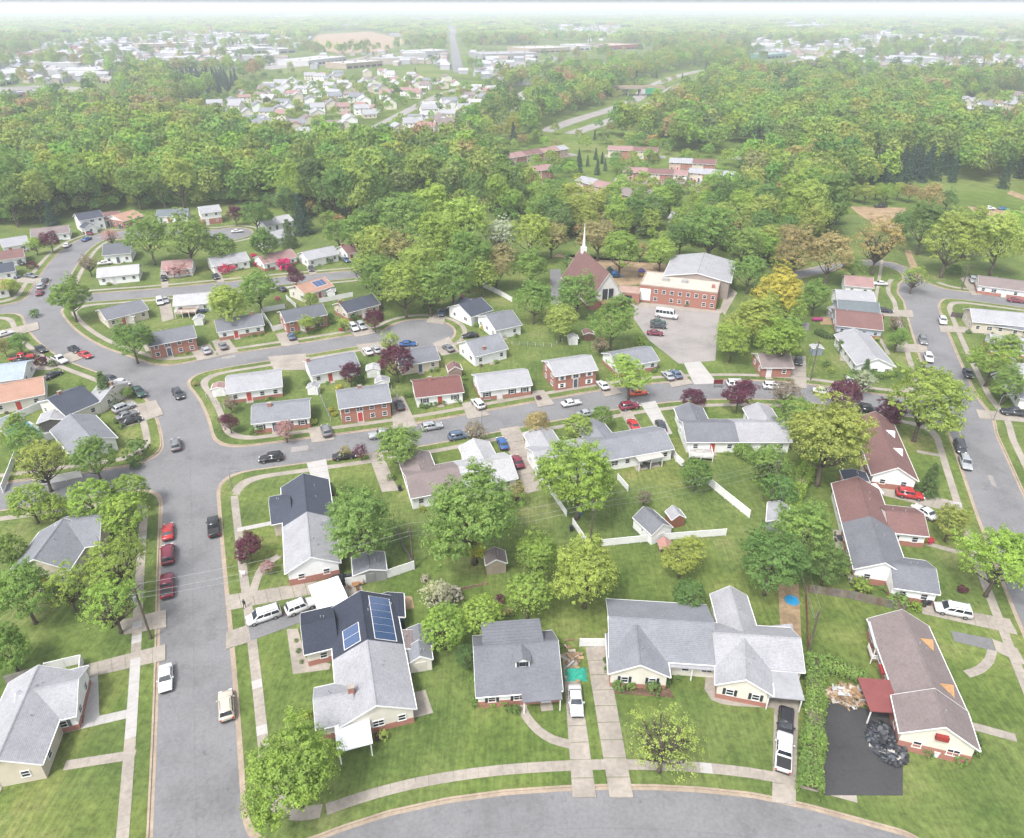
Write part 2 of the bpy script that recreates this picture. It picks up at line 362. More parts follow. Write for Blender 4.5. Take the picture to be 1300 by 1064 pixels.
# concrete sidewalk slabs where single slabs can be told apart
sl = MB()
slab_parent = bpy.data.objects.new('pavement', None); COL.objects.link(slab_parent); slab_parent['kind'] = 'structure'
_nslab = 0
for k, sides in (('main', (-1, 1)), ('east', (-1, 1)), ('south', (-1, 1))):
    pts, hw = ROADS[k]
    for sd in sides:
        off = []
        for i in range(1, len(pts) - 1):
            t = pts[i + 1] - pts[i - 1]; t /= np.linalg.norm(t); off.append(pts[i] + np.array([-t[1], t[0]]) * sd * (hw + 2.68))
        L = np.concatenate([[0], np.cumsum([np.linalg.norm(b - a) for a, b in zip(off[:-1], off[1:])])])
        ox = np.array(off); s = 0.
        while s < L[-1] - 1.6:
            a = np.array([np.interp(s, L, ox[:, 0]), np.interp(s, L, ox[:, 1])]); b = np.array([np.interp(s + 1.5, L, ox[:, 0]), np.interp(s + 1.5, L, ox[:, 1])])
            s += 1.5; c = (a + b) / 2; q = pix((*c, 0))
            if not (605 < q[1] < 1090 and -30 < q[0] < 1330) or not 1.9 < sdf_at(*c) < 3.5 or FIL[int(c[1] - GY0), int(c[0] - GX0)] > .12: continue
            t = (b - a) / np.linalg.norm(b - a)
            h = .018 + random.uniform(0, .012)
            w = MB().box((0, 0, h / 2), (.738, .67, h / 2 + .02))
            o = mkobj('slab', w.mesh('slab'), 'new_concrete' if (random.random() < .1 or (k == 'main' and sd > 0 and 840 < q[1] < 935)) else 'concrete', slab_parent, None, (c[0], c[1], 0), math.atan2(t[1], t[0])); _nslab += 1
# far ground: a ring of sheets round the near lawn, out to the horizon
FG = MB(); Bx = 30000; By1 = 42000
for x0, x1, y0, y1 in ((-Bx, Bx, GY1, By1), (-Bx, GX0, -600, GY1), (GX1, Bx, -600, GY1), (GX0, GX1, -600, GY0)):
    FG.add([(x0, y0, 0), (x1, y0, 0), (x1, y1, 0), (x0, y1, 0)], [(0, 1, 2, 3)])
FG.build('ground', 'farground')['kind'] = 'structure'

# ---------------------------------------------------------------- driveways (slabs), walks, patios, beds
_zc = [0]
def zlift():
    _zc[0] = (_zc[0] + 1) % 12; return .026 + .0035 * _zc[0]
def ccw(poly):
    a = sum(p[0] * q[1] - q[0] * p[1] for p, q in zip(poly, poly[1:] + poly[:1]))
    return poly if a > 0 else poly[::-1]
DRIVE_POLYS = []
def drive(q, n=4, mat='concrete', name='driveway', m=1):
    """four corners in photo pixels: house-left, house-right, road-right, road-left; n slabs along it, m across"""
    w = [P(*c)[:2] for c in q]; z = zlift(); DRIVE_POLYS.append(w)
    par = bpy.data.objects.new(name, None); COL.objects.link(par); par['kind'] = 'structure'
    for i in range(n):
        for j in range(m):
            def pt(s, t): return (w[0] * (1 - t) + w[1] * t) * (1 - s) + (w[3] * (1 - t) + w[2] * t) * s
            e = .004; s0, s1, t0, t1 = i / n + (e if n > 1 else 0), (i + 1) / n, j / m + (.008 if m > 1 else 0), (j + 1) / m
            poly = ccw([tuple(pt(s0, t0)), tuple(pt(s0, t1)), tuple(pt(s1, t1)), tuple(pt(s1, t0))])
            MB().prism(poly, -.13, z + random.uniform(0, .003)).build('slab' if n > 1 else 'surface', mat, par)
    return par
for q, n, mt in [
    ([(391, 543), (419, 540), (425, 558), (396, 562)], 3, 'concrete'), ([(497, 505), (512, 503), (530, 541), (499, 546)], 5, 'concrete'),
    ([(586, 512), (606, 508), (622, 527), (594, 532)], 3, 'concrete'), ([(675, 497), (690, 495), (704, 513), (683, 517)], 3, 'concrete'),
    ([(757, 486), (770, 484), (790, 499), (768, 504)], 3, 'concrete'), ([(840, 473), (864, 470), (880, 487), (853, 492)], 3, 'concrete'),
    ([(868, 461), (889, 459), (911, 487), (881, 488)], 4, 'new_concrete'), ([(1003, 452), (1023, 452), (1024, 493), (1005, 492)], 6, 'concrete'),
    ([(407, 640), (425, 640), (414, 583), (389, 588)], 7, 'new_concrete'), ([(485, 625), (506, 623), (485, 575), (468, 578)], 5, 'concrete'),
    ([(668, 628), (688, 622), (659, 541), (634, 545)], 8, 'concrete'), ([(838, 553), (854, 551), (832, 509), (813, 512)], 5, 'new_concrete'),
    ([(801, 549), (816, 546), (796, 513), (783, 515)], 4, 'concrete'), ([(1105, 612), (1105, 625), (1215, 652), (1222, 639)], 7, 'concrete'),
    ([(1170, 766), (1170, 779), (1292, 806), (1282, 786)], 7, 'concrete'), ([(1207, 801), (1211, 814), (1264, 827), (1258, 811)], 1, 'grey_asphalt'),
    ([(1259, 811), (1265, 827), (1304, 846), (1291, 823)], 2, 'concrete'), ([(743, 821), (769, 820), (804, 1012), (774, 1012)], 9, 'concrete'),
    ([(714, 829), (731, 827), (757, 1012), (727, 1012)], 9, 'concrete'), ([(983, 887), (1014, 887), (1010, 1022), (980, 1018)], 6, 'concrete'),
    ([(1044, 890), (1146, 908), (1146, 1010), (1040, 1010)], 1, 'dark_asphalt'), ([(408, 763), (416, 778), (318, 814), (315, 793)], 1, 'grey_asphalt'),
    ([(314, 794), (318, 815), (287, 824), (287, 803)], 2, 'concrete'), ([(436, 733), (440, 746), (290, 775), (286, 756)], 9, 'concrete'),
    ([(105, 845), (108, 861), (210, 838), (210, 818)], 6, 'concrete'), ([(150, 788), (158, 806), (211, 796), (211, 774)], 3, 'concrete'),
    ([(152, 518), (152, 545), (208, 526), (198, 508)], 3, 'concrete'), ([(241, 443), (266, 436), (277, 453), (251, 458)], 3, 'concrete'),
    ([(269, 433), (289, 428), (303, 447), (278, 452)], 3, 'concrete'), ([(350, 424), (368, 420), (381, 437), (358, 440)], 3, 'concrete'),
    ([(442, 418), (465, 411), (477, 423), (452, 428)], 2, 'concrete'), ([(551, 393), (569, 390), (563, 412), (541, 409)], 3, 'concrete'),
    ([(348, 470), (392, 470), (388, 449), (340, 453)], 3, 'concrete'), ([(462, 452), (486, 451), (484, 434), (452, 438)], 2, 'concrete'),
    ([(584, 447), (561, 452), (549, 436), (570, 428)], 3, 'concrete'), ([(269, 347), (279, 344), (285, 358), (276, 359)], 2, 'concrete'),
    ([(389, 339), (399, 338), (402, 348), (394, 350)], 2, 'concrete'), ([(203, 345), (213, 344), (214, 365), (205, 366)], 2, 'concrete'),
    ([(206, 409), (221, 405), (215, 377), (200, 378)], 4, 'concrete'), ([(1138, 437), (1138, 446), (1178, 448), (1176, 437)], 3, 'concrete'),
    ([(1118, 393), (1118, 401), (1160, 403), (1158, 394)], 3, 'concrete'), ([(1260, 417), (1260, 424), (1194, 421), (1192, 413)], 4, 'concrete'),
    ([(1310, 527), (1310, 537), (1243, 531), (1239, 520)], 4, 'concrete'), ([(1219, 353), (1231, 351), (1247, 374), (1234, 375)], 3, 'concrete'),
    ([(24, 470), (64, 470), (112, 452), (96, 445)], 3, 'concrete'), ([(8, 350), (8, 357), (62, 362), (65, 354)], 3, 'concrete'),
    ([(0, 420), (0, 431), (50, 418), (48, 409)], 3, 'concrete'),
]: drive(q, n, mt)
def sheet(name, poly, mat, z=None, structure=True):
    w = ccw([tuple(P(*c)[:2]) for c in poly]); z = z or zlift()
    o = MB().prism(w, -.13, z).build(name, mat); o['kind'] = 'structure'; return o
def walk(pts, width, mat='concrete', seg=1.2):
    line = smooth_line([P(*c) for c in pts], seg); z = zlift()
    par = bpy.data.objects.new('path', None); COL.objects.link(par); par['kind'] = 'structure'
    lf, rt = [], []
    for i, p in enumerate(line):
        t = line[min(i + 1, len(line) - 1)] - line[max(i - 1, 0)]; t /= np.linalg.norm(t); n = np.array([-t[1], t[0]]) * width / 2
        lf.append(p + n); rt.append(p - n)
    for i in range(len(line) - 1):
        e = .015; a, b = rt[i] * (1 - e) + rt[i + 1] * e, lf[i] * (1 - e) + lf[i + 1] * e
        MB().prism(ccw([tuple(a), tuple(rt[i + 1]), tuple(lf[i + 1]), tuple(b)]), -.05, z).build('slab', mat, par)
for pts, w, mt in [
    ([(662, 893), (667, 908), (683, 927), (702, 939), (724, 945)], 1.2, 'concrete'), ([(904, 852), (908, 885), (984, 893)], 1.5, 'concrete'),
    ([(1168, 688), (1224, 703)], 1.1, 'concrete'), ([(1164, 573), (1197, 579)], 1.1, 'concrete'), ([(1227, 856), (1244, 850), (1256, 838), (1260, 824)], 1.2, 'concrete'),
    ([(1235, 922), (1290, 937)], 1.2, 'concrete'), ([(61, 930), (120, 916), (172, 904)], 1.4, 'new_concrete'), ([(82, 972), (172, 958)], 1.3, 'concrete'),
    ([(111, 862), (112, 915)], 2.6, 'new_concrete'), ([(301, 673), (346, 664)], 1.1, 'new_concrete'), ([(354, 706), (334, 720), (326, 736), (320, 757)], 1.3, 'concrete'),
    ([(567, 513), (586, 508)], 1.2, 'concrete'), ([(1120, 330), (1110, 405), (1128, 450)], 1.0, 'concrete'), ([(170, 410), (188, 446)], 1.0, 'concrete')]: walk(pts, w, mt)
for nm, poly, mt in [
    ('patio', [(521, 880), (540, 876), (550, 905), (523, 912)], 'concrete'), ('patio', [(402, 745), (455, 735), (462, 752), (408, 765)], 'concrete'),
    ('planting_bed', [(364, 799), (378, 798), (388, 835), (420, 843), (418, 850), (372, 856)], 'concrete'),
    ('planting_bed', [(768, 880), (855, 880), (856, 888), (776, 880.5)][:0] or [(766, 862), (778, 874), (850, 872), (856, 886), (776, 880)], 'mulch'),
    ('planting_bed', [(775, 777), (768, 814), (776, 815), (780, 778)], 'mulch'), ('planting_bed', [(911, 850), (912, 880), (975, 886), (975, 880), (918, 874)], 'mulch'),
    ('bare_patch', [(988, 740), (1014, 742), (1018, 828), (1004, 825), (990, 790)], 'dirt'), ('gravel_patch', [(975, 795), (1006, 792), (1012, 826), (985, 822)], 'gravel'),
    ('bare_patch', [(508, 757), (523, 757), (526, 772), (512, 775)], 'dirt'), ('planting_bed', [(95, 872), (108, 868), (106, 918), (56, 932), (58, 922), (96, 912)], 'mulch'),
    ('car_park', [(806, 386), (846, 384), (914, 396), (911, 420), (908, 458), (862, 462), (824, 432), (804, 404)], 'lot'),
    ('forecourt', [(788, 372), (800, 378), (812, 384), (916, 393), (916, 398), (806, 389), (786, 380)], 'concrete'),
    ('play_yard', [(756, 362), (808, 362), (846, 345), (846, 335), (700, 326), (710, 322), (736, 330)], 'dirt'),
    ('lane', [(698, 342), (712, 342), (714, 386), (700, 392)], 'grey_asphalt'),
    ('side_yard', [(924, 362), (936, 372), (920, 400), (914, 393)], 'concrete'), ('bare_patch', [(1078, 262), (1150, 264), (1148, 275), (1128, 279), (1142, 292), (1112, 286), (1090, 272)], 'dirt'),
    ('bare_patch', [(1228, 262), (1300, 268), (1300, 276), (1240, 272)], 'dirt'), ('dirt_track', [(1148, 318), (1156, 318), (1170, 350), (1160, 352)], 'dirt'),
    ('dirt_track', [(1278, 246), (1284, 242), (1310, 252), (1310, 258)], 'dirt'), ('pool_deck', [(0, 548), (0, 536), (30, 530), (66, 552), (60, 560), (22, 566)], 'new_concrete'),
    ('patio', [(1092, 580), (1103, 578), (1106, 615), (1092, 612)], 'concrete'), ('patio', [(1057, 672), (1080, 676), (1082, 700), (1058, 696)], 'concrete'),
    ('patio', [(804, 590), (834, 584), (838, 592), (808, 598)], 'concrete'), ('bare_patch', [(1040, 402), (1062, 402), (1062, 412), (1042, 412)], 'dirt'),
    ('parking_pad', [(1002, 408), (1028, 410), (1026, 420), (1004, 418)], 'grey_asphalt'), ('patio', [(1071, 428), (1086, 428), (1086, 460), (1066, 458)], 'concrete'),
]: sheet(nm, poly, mt)

# tar seams, patches and covers in the carriageway
rp = random.Random(21)
for k, lo in (('main', 0), ('east', 0), ('middle', 0), ('south', 0)):
    pts, hw = ROADS[k]; mb = MB(); V = []
    for i, p in enumerate(pts):
        t = pts[min(i + 1, len(pts) - 1)] - pts[max(i - 1, 0)]; t /= np.linalg.norm(t); n_ = np.array([-t[1], t[0]]); o_ = .25 * math.sin(i * .21); w_ = .07 + .03 * math.sin(i * 1.3)
        V += [(*(p + n_ * (o_ + w_)), -.1165), (*(p + n_ * (o_ - w_)), -.1165)]
    mb.add(V, [(2 * i, 2 * i + 1, 2 * i + 3, 2 * i + 2) for i in range(len(pts) - 1) if sdf_at(*pts[i]) < -3.4]); mb.build('tar_seam', 'grey_asphalt')['kind'] = 'structure'
for k, n_ in (('main', 9), ('middle', 8), ('east', 6), ('culdesac', 3), ('upper', 3)):
    pts, hw = ROADS[k]
    for j in range(n_):
        i = rp.randrange(2, len(pts) - 2); t = pts[i + 1] - pts[i - 1]; t /= np.linalg.norm(t); nn_ = np.array([-t[1], t[0]]); c = pts[i] + nn_ * rp.uniform(-3, 3); a, b = rp.uniform(.7, 2.4), rp.uniform(.4, 1.1)
        q_ = [tuple(c + t * a * s1 + nn_ * b * s2) for s1, s2 in ((-1, -1), (1, -1), (1, 1), (-1, 1))]
        if rp.random() < .62: MB().prism(ccw(q_), -.14, -.1145 + .0004 * j).build('road_patch', 'grey_asphalt' if rp.random() < .7 else 'lot')['kind'] = 'structure'
        else:
            o_ = MB().tube([(c[0], c[1], -.15), (c[0], c[1], -.108)], .36, 12).build('manhole_cover', 'grey_asphalt'); o_['kind'] = 'structure'

# ================================================================ houses
WHITE, CREAM, BEIGE, BRICK, PALEBL = (.66, .66, .65), (.55, .52, .455), (.47, .42, .34), (.25, .112, .084), (.36, .40, .48)
R = dict(lg=ph(204, 204, 209), g=ph(168, 171, 178), mg=ph(150, 152, 160), dg=ph(98, 103, 118), br=ph(158, 122, 118), mar=ph(150, 104, 100), orr=ph(216, 172, 150), tan=ph(168, 154, 152), w=ph(222, 222, 224), pk=ph(196, 160, 156), bg=ph(130, 134, 142), drk=ph(78, 84, 100), tl=ph(140, 150, 155))
_win = {}
def window_meshes(w, h):
    k = (round(w, 2), round(h, 2))
    if k not in _win:
        f = MB(); t = .09
        f.box((0, -.03, h / 2 - t / 2), (w / 2, .05, t / 2)).box((0, -.03, -h / 2 + t / 2), (w / 2 + .05, .07, t / 2)).box((-w / 2 + t / 2, -.03, 0), (t / 2, .048, h / 2 - t)).box((w / 2 - t / 2, -.03, 0), (t / 2, .048, h / 2 - t))
        f.box((0, -.025, 0), (w / 2 - t, .03, .03))
        if w > 1.3: f.box((0, -.025, 0), (.03, .028, h / 2 - t))
        p = MB().box((0, -.008, 0), (w / 2 - t, .012, h / 2 - t))
        s = MB().box((0, -.02, 0), (.19, .03, h / 2))
        fm, pm, sm = f.mesh('window'), p.mesh('pane'), s.mesh('shutter')
        fm.materials.append(M['trim']); pm.materials.append(M['glass']); sm.materials.append(M['plastic'])
        _win[k] = (fm, pm, sm)
    return _win[k]
def add_window(root, c, out, w=1.1, h=1.15, shutter=None):
    """c: world centre on the wall, out: outward unit vector"""
    fm, pm, sm = window_meshes(w, h); o = root['_o']
    rz = math.atan2(out[1], out[0]) + math.pi / 2
    wobj = mkobj('window', fm, None, root, None, (c[0] - o[0], c[1] - o[1], c[2] - o[2]), rz)
    mkobj('pane', pm, None, wobj)
    if shutter:
        for sg in (-1, 1): mkobj('shutter', sm, None, wobj, shutter, (sg * (w / 2 + .2), 0, 0))
HOUSES = []     # (phrase, centre) for labels of things near a house
FOOT = []       # footprints, to keep trees out
class Block:
    def __init__(s, ax, ay, bx, by, d, eave=2.8, rise=1.7, ridge='l', roof='g', wall=WHITE, brick=0, ov=.4, oe=(1, 1), off=0., win=1, gab=None, rows=None, base=None, shut=None, v0=None, v1=None):
        A, B = P(ax, ay, eave), P(bx, by, eave); u = (B - A)[:2]; s.L = float(np.linalg.norm(u)); s.u = u / s.L; s.v = np.array([-s.u[1], s.u[0]])
        if isinstance(d, tuple): d = float((P(*d, eave) - B)[:2] @ s.v)
        s.o = A[:2].copy(); s.D = d
        if v0 is not None: s.o = s.o + s.v * d * v0; s.D = d * (v1 - v0)
        s.e, s.rise, s.ridge, s.roof, s.wall, s.brick, s.ov, s.oe, s.win, s.gab, s.rows, s.base, s.shut = eave, rise, ridge, roof, wall, brick, ov, oe, win, gab, rows, base, shut
    def at(s, a, b, z=0.): q = s.o + s.u * a + s.v * b; return np.array([q[0], q[1], z])
    def poly(s, m=0.): return [tuple(s.at(-m, -m)[:2]), tuple(s.at(s.L + m, -m)[:2]), tuple(s.at(s.L + m, s.D + m)[:2]), tuple(s.at(-m, s.D + m)[:2])]
    def roof_z(s, a, b):
        t = (b / s.D) if s.ridge == 'l' else (a / s.L)
        return s.e + s.rise * (1 - abs(2 * t - 1))
    def slope_pt(s, a, b, lift=0.): return s.at(a, b, s.roof_z(a, b) + lift)
def build_block(root, b, others, door=None):
    L, D, e, rs = b.L, b.D, b.e, b.rise
    wmat = 'brick' if b.brick == 1 else 'siding'; wcol = BRICK if b.brick == 1 else b.wall
    MB().prism(b.poly(), -.1, e).build('wall', wmat, root, wcol)
    if b.brick == 2 or b.base:
        h = b.base or 1.0
        mb = MB(); mb.prism(b.poly(.04), -.1, h); mb.build('brick_base', 'brick', root, BRICK)
    along = b.ridge == 'l'
    W_, N = (D, L) if along else (L, D)           # span across the ridge, length along it
    f = (lambda s, t, z: b.at(t, s, z)) if along else (lambda s, t, z: b.at(s, t, z))
    for t0 in (0., N - .12):
        MB().extrude([f(.02, t0, e), f(W_ - .02, t0, e), f(W_ / 2, t0, e + rs - .08)], f(0, t0 + .12, 0) - f(0, t0, 0)).build('gable', 'siding', root, b.gab or b.wall)
    k = rs / (W_ / 2); ov = b.ov; th = .16; l0, l1 = -.35 * b.oe[0], N + .35 * b.oe[1]
    up = .05
    sec = [(-ov, e - ov * k + up), (-ov, e - ov * k + up + th), (W_ / 2, e + rs + up + th), (W_ + ov, e - ov * k + up + th), (W_ + ov, e - ov * k + up), (W_ / 2, e + rs + up)]
    rcol = R[b.roof] if isinstance(b.roof, str) else b.roof
    roof = MB().extrude([f(x, l0, z) for x, z in sec], f(0, l1, 0) - f(0, l0, 0)).build('roof', 'shingle', root, rcol)
    # rake boards and gutters
    o = np.array(root['_o'])
    def sub(mb, nm, mat='trim', col=None):
        me = mb.mesh(nm, o); return mkobj(nm, me, mat, roof, col)
    for t0, on in ((l0 - .045, b.oe[0]), (l1 + .003, b.oe[1])):
        if on:
            s2 = [(-ov - .02, e - ov * k + up - .06), (-ov - .02, e - ov * k + up + th + .012), (W_ / 2, e + rs + up + th + .012), (W_ + ov + .02, e - ov * k + up + th + .012), (W_ + ov + .02, e - ov * k + up - .06), (W_ / 2, e + rs + up - .06)]
            sub(MB().extrude([f(x, t0, z) for x, z in s2], f(0, t0 + .042, 0) - f(0, t0, 0)), 'rake_board')
    for x in (-ov - .075, W_ + ov + .075):
        za = e - ov * k + up + .06
        q = [f(x - .06, l0, za - .07), f(x + .06, l0, za - .07), f(x + .06, l0, za + .05), f(x - .06, l0, za + .05)]
        sub(MB().extrude(q, f(0, l1, 0) - f(0, l0, 0)), 'gutter')
    q = [f(W_ / 2 - .16, l0 + .2, e + rs + up + th - .03), f(W_ / 2 + .16, l0 + .2, e + rs + up + th - .03), f(W_ / 2, l0 + .2, e + rs + up + th + .055)]
    sub(MB().extrude(q, f(0, l1 - .2, 0) - f(0, l0 + .2, 0)), 'ridge_cap', 'shingle', tuple(c * .92 for c in rcol))
    for i in range(2):
        a, c = random.uniform(.25, .8), random.uniform(.56, .72)
        pt = f(c * W_, a * N, e + rs * (1 - abs(2 * c - 1)) + up + th)
        sub(MB().tube([pt - (0, 0, .1), pt + (0, 0, .38)], .07, 6), 'vent_pipe', 'plastic', (.25, .25, .26))
    if not b.win: return roof
    rows = b.rows or ([1.55] if e < 3.7 else [1.15, 3.15] if e < 4.6 else [1.5, 4.1])
    for side in range(4):
        ln = L if side % 2 == 0 else D
        n = max(1, int(ln / (2.7 if side % 2 == 0 else 3.4)))
        out = (-b.v, b.u, b.v, -b.u)[side]
        for i in range(n):
            s = (i + .5) / n * ln
            base = [b.at(s, 0), b.at(L, s), b.at(L - s, D), b.at(0, D - s)][side]
            pr = base[:2] + out * .5
            if any(inpoly(pr[0], pr[1], x.poly(.2)) for x in others if x is not b): continue
            isdoor = door is not None and side == 0 and i == int(door * n)
            for r, z in enumerate(rows):
                if isdoor and r == 0:
                    c = base + np.array([out[0] * .02, out[1] * .02, 0]); u2 = b.u
                    d = MB().box((c[0], c[1], 1.12), (.5, .05, 1.05), u2).build('door', 'plastic', root, random.choice([(.35, .04, .03), (.5, .5, .5), (.05, .07, .1), (.6, .6, .6)]))
                    h = c + np.array([*(out * .07), 1.05]) + np.array([*(u2 * .38), 0]); mkobj('handle', MB().box(h, (.04, .03, .07), u2).mesh('handle', o), 'metal', d)
                    fr = MB()
                    for sg in (-1, 1): fr.box(c + np.array([*(u2 * sg * .58), 1.15]), (.07, .07, 1.15), u2)
                    fr.box(c + np.array([0, 0, 2.37]), (.66, .07, .07), u2); mkobj('door_frame', fr.mesh('door_frame', o), 'trim', d)
                    st = base + np.array([*(out * .65), 0]); MB().box((st[0], st[1], .0), (.8, .6, .1), u2).build('step', 'concrete', root)
                    continue
                c = base + np.array([0, 0, z])
                add_window(root, c, out, 1.5 if (i % 3 == 1 and ln > 8) else 1.05, 1.15 if z < 2.4 or e < 3.7 else 1.05, b.shut if side == 0 else None)
    return roof
HROOT = {}; MAINB = []
def house(phrase, label, blocks, door=.45, chim=None, name='house', cat='house', group=None):
    b0 = blocks[0]; root = thing(name, (*b0.at(b0.L / 2, b0.D / 2)[:2], 0), label, cat, group)
    roofs = [build_block(root, b, blocks, door if i == 0 else None) for i, b in enumerate(blocks)]
    if chim:
        for bi, fa, fb in chim:
            b = blocks[bi]; c = b.slope_pt(fa * b.L, fb * b.D); h = .95; o = np.array(root['_o'])
            s = MB().box(c + (0, 0, h / 2 - .3), (.4, .3, h / 2 + .3), b.u); mk = mkobj('chimney', s.mesh('chimney', o), 'brick', roofs[bi], BRICK)
            mkobj('chimney_cap', MB().box(c + (0, 0, h + .05), (.46, .36, .05), b.u).mesh('chimney_cap', o), 'concrete', roofs[bi])
    cx = np.mean([b.at(b.L / 2, b.D / 2)[:2] for b in blocks], axis=0)
    HOUSES.append((phrase, cx)); HROOT[phrase] = root
    if phrase and name == 'house': MAINB.append((phrase, blocks, door))
    for b in blocks: FOOT.append(b.poly(.6))
    return root, blocks, roofs
Bk = Block
def simple(phrase, label, a, roof='g', wall=WHITE, d=8.2, eave=2.8, rise=1.7, door=.45, chim=None, extra=(), **k):
    return house(phrase, label, [Bk(*a, d, eave, rise, 'l', roof, wall, **k)] + list(extra), door, chim)
BLK = (.02, .025, .03)
# row on the far side of the middle street
simple('white house behind pink blossom tree', 'white single storey house with grey roof behind a pink blossom tree', (321, 537, 392, 529), 'g', base=1.1, shut=BLK, chim=[(0, .3, .45)])
simple('brick bi-level with yellow bushes', 'red brick bi-level house with grey roof and white portico beside yellow bushes', (432, 518, 495, 509), 'g', brick=1, eave=4.1, chim=[(0, .45, .55)])
simple('maroon roofed white house', 'white house with maroon shingle roof and a row of round shrubs', (529, 504, 587, 497), 'mar', shut=BLK, chim=[(0, .35, .5)])
simple('white house above the silver car', 'white house with pale grey roof between maroon roofed house and brick bi-level', (610, 496, 674, 488), 'lg', base=1.0, shut=BLK)
simple('brick bi-level beside the round yellow tree', 'red brick bi-level house with pale grey roof beside a chain link yard', (705, 477, 757, 469), 'lg', brick=1, eave=4.1, shut=(.7, .7, .7))
simple('white house below the car park', 'white gabled house with grey roof just below the school car park', (785, 466, 835, 457), 'g', base=1.0)
# between the cul-de-sac and the middle street
simple('white house on the street corner', 'white house with pale roof on the corner lot with the long lawn', (289, 499, 357, 490), 'lg', d=9, base=.8)
simple('grey roofed house with end chimney', 'white house with worn grey roof and brick chimney at its end wall', (396, 476, 455, 464), 'g', chim=[(0, .02, .5)])
simple('house behind the purple plum tree', 'beige house with dark grey roof behind a big purple plum tree', (509, 464, 557, 456), 'mg', wall=BEIGE)
house('white gabled house with brick chimney', 'white gabled house with grey roof and tall brick chimney by the cul-de-sac', [Bk(603, 452, 643, 442, 9, 3.0, 2.3, 'l', 'g', WHITE)], chim=[(0, .35, .12)])
simple('pale gabled house at the cul-de-sac end', 'pale house with mauve grey roof and wide white gable beyond the cul-de-sac', (630, 419, 661, 412), 'mg', d=11, eave=3.0, rise=2.2)
house('dark roofed house at the cul-de-sac head', 'white house with dark slate roof and brick chimney at the cul-de-sac head', [Bk(598, 402, 624, 393, 10, 3.0, 2.2, 'l', 'dg'), Bk(577, 389, 600, 394, 7, 2.8, 1.8, 'l', 'dg', brick=1)], chim=[(1, .1, .5)])
# far side of the cul-de-sac street
simple('brick bi-level below the trampoline', 'red brick bi-level house with dark grey roof and a white door bay', (190, 439, 248, 428), 'mg', brick=1, eave=3.9)
simple('white house with broad chimney stack', 'white house with grey roof, carport side and two shrubs at the front', (277, 421, 334, 412), 'mg', base=1.0, chim=[(0, .82, .5)])
simple('grey roofed house inside white fences', 'brick fronted house with blue grey roof inside white vinyl fences', (363, 409, 414, 399), 'bg', brick=1, eave=3.7)
simple('dark roofed beige house with end chimney', 'beige house with dark slate roof and brick chimney at its end wall', (441, 397, 481, 386), 'dg', wall=BEIGE, base=1., chim=[(0, .0, .5)])
simple('beige house inside the curved lawn', 'beige house with grey roof standing alone on the curved corner lawn', (136, 406, 187, 393), 'mg', wall=BEIGE, d=9, rows=[1.6])
hr = house('orange roofed house with solar array', 'cream house with orange brown roof and dark solar array', [Bk(388, 374, 422, 363, 9, 2.9, 1.8, 'l', 'orr', CREAM)], chim=[(0, .02, .6)])
simple('pale roofed house with raised deck', 'white house with pale roof and a raised deck beside a trampoline', (221, 388, 267, 384), 'w', d=8)
# along the upper street
simple('grey gabled house on the upper corner', 'white gabled house with blue grey roof near the curved upper street', (131, 324, 165, 321), 'bg', d=11, eave=3.4, rise=2.2)
simple('long pale roofed house on the upper street', 'long white house with very pale roof on the upper street', (124, 352, 175, 347), 'w')
simple('dusky pink roofed house behind pink bushes', 'low house with dusky pink roof behind pink azalea bushes', (206, 343, 243, 340), 'pk')
simple('white house with red azaleas', 'white house with pale grey roof above red azaleas', (271, 338, 316, 330), 'lg')
simple('pinkish roofed house with magenta azaleas', 'white house with pinkish roof and bright magenta azaleas', (335, 335, 376, 326), 'pk', base=1.)
simple('white house with two grey roof planes', 'white house with mottled grey roof beside the spruce tree', (391, 330, 429, 322), 'lg')
simple('brown roofed house at the wood edge', 'white house with brown roof and chimney at the edge of the wood', (441, 322, 460, 318), 'br', chim=[(0, .05, .5)])
house('white two storey house by the wood', 'white two storey house with dark roof below the tall woodland', [Bk(101, 280, 131, 275, 8, 5.0, 1.8, 'l', 'dg'), Bk(107, 290, 122, 287, 4, 2.8, 1.2, 'c', 'dg')])
simple('small brown roofed house by the wood', 'small house with brown roof beside the white two storey house', (131, 279, 151, 277), 'br', d=10, wall=BEIGE, eave=3)
simple('orange roofed house by the wood', 'house with orange brown gable roof below the woodland edge', (156, 281, 181, 274), 'orr', d=11, brick=1, eave=3)
simple('grey green roofed house behind tall trees', 'low house with grey green roof behind two tall trees', (199, 275, 237, 273), 'tl')
simple('tall white house with three dormers', 'tall white house with brick ground floor and grey roof below the wood', (255, 271, 280, 268), 'lg', eave=5, base=2.4)
simple('pale roofed house behind the dark conifer', 'white house with pale roof behind the dark conifer', (338, 287, 372, 280), 'w')
simple('pale roofed house beside the spruce', 'white house with pale twin roof beside the spruce', (333, 307, 372, 298), 'lg')
simple('long grey house by the upper bend', 'long white house with brown grey roof beside the upper bend', (40, 300, 87, 295), 'tan')
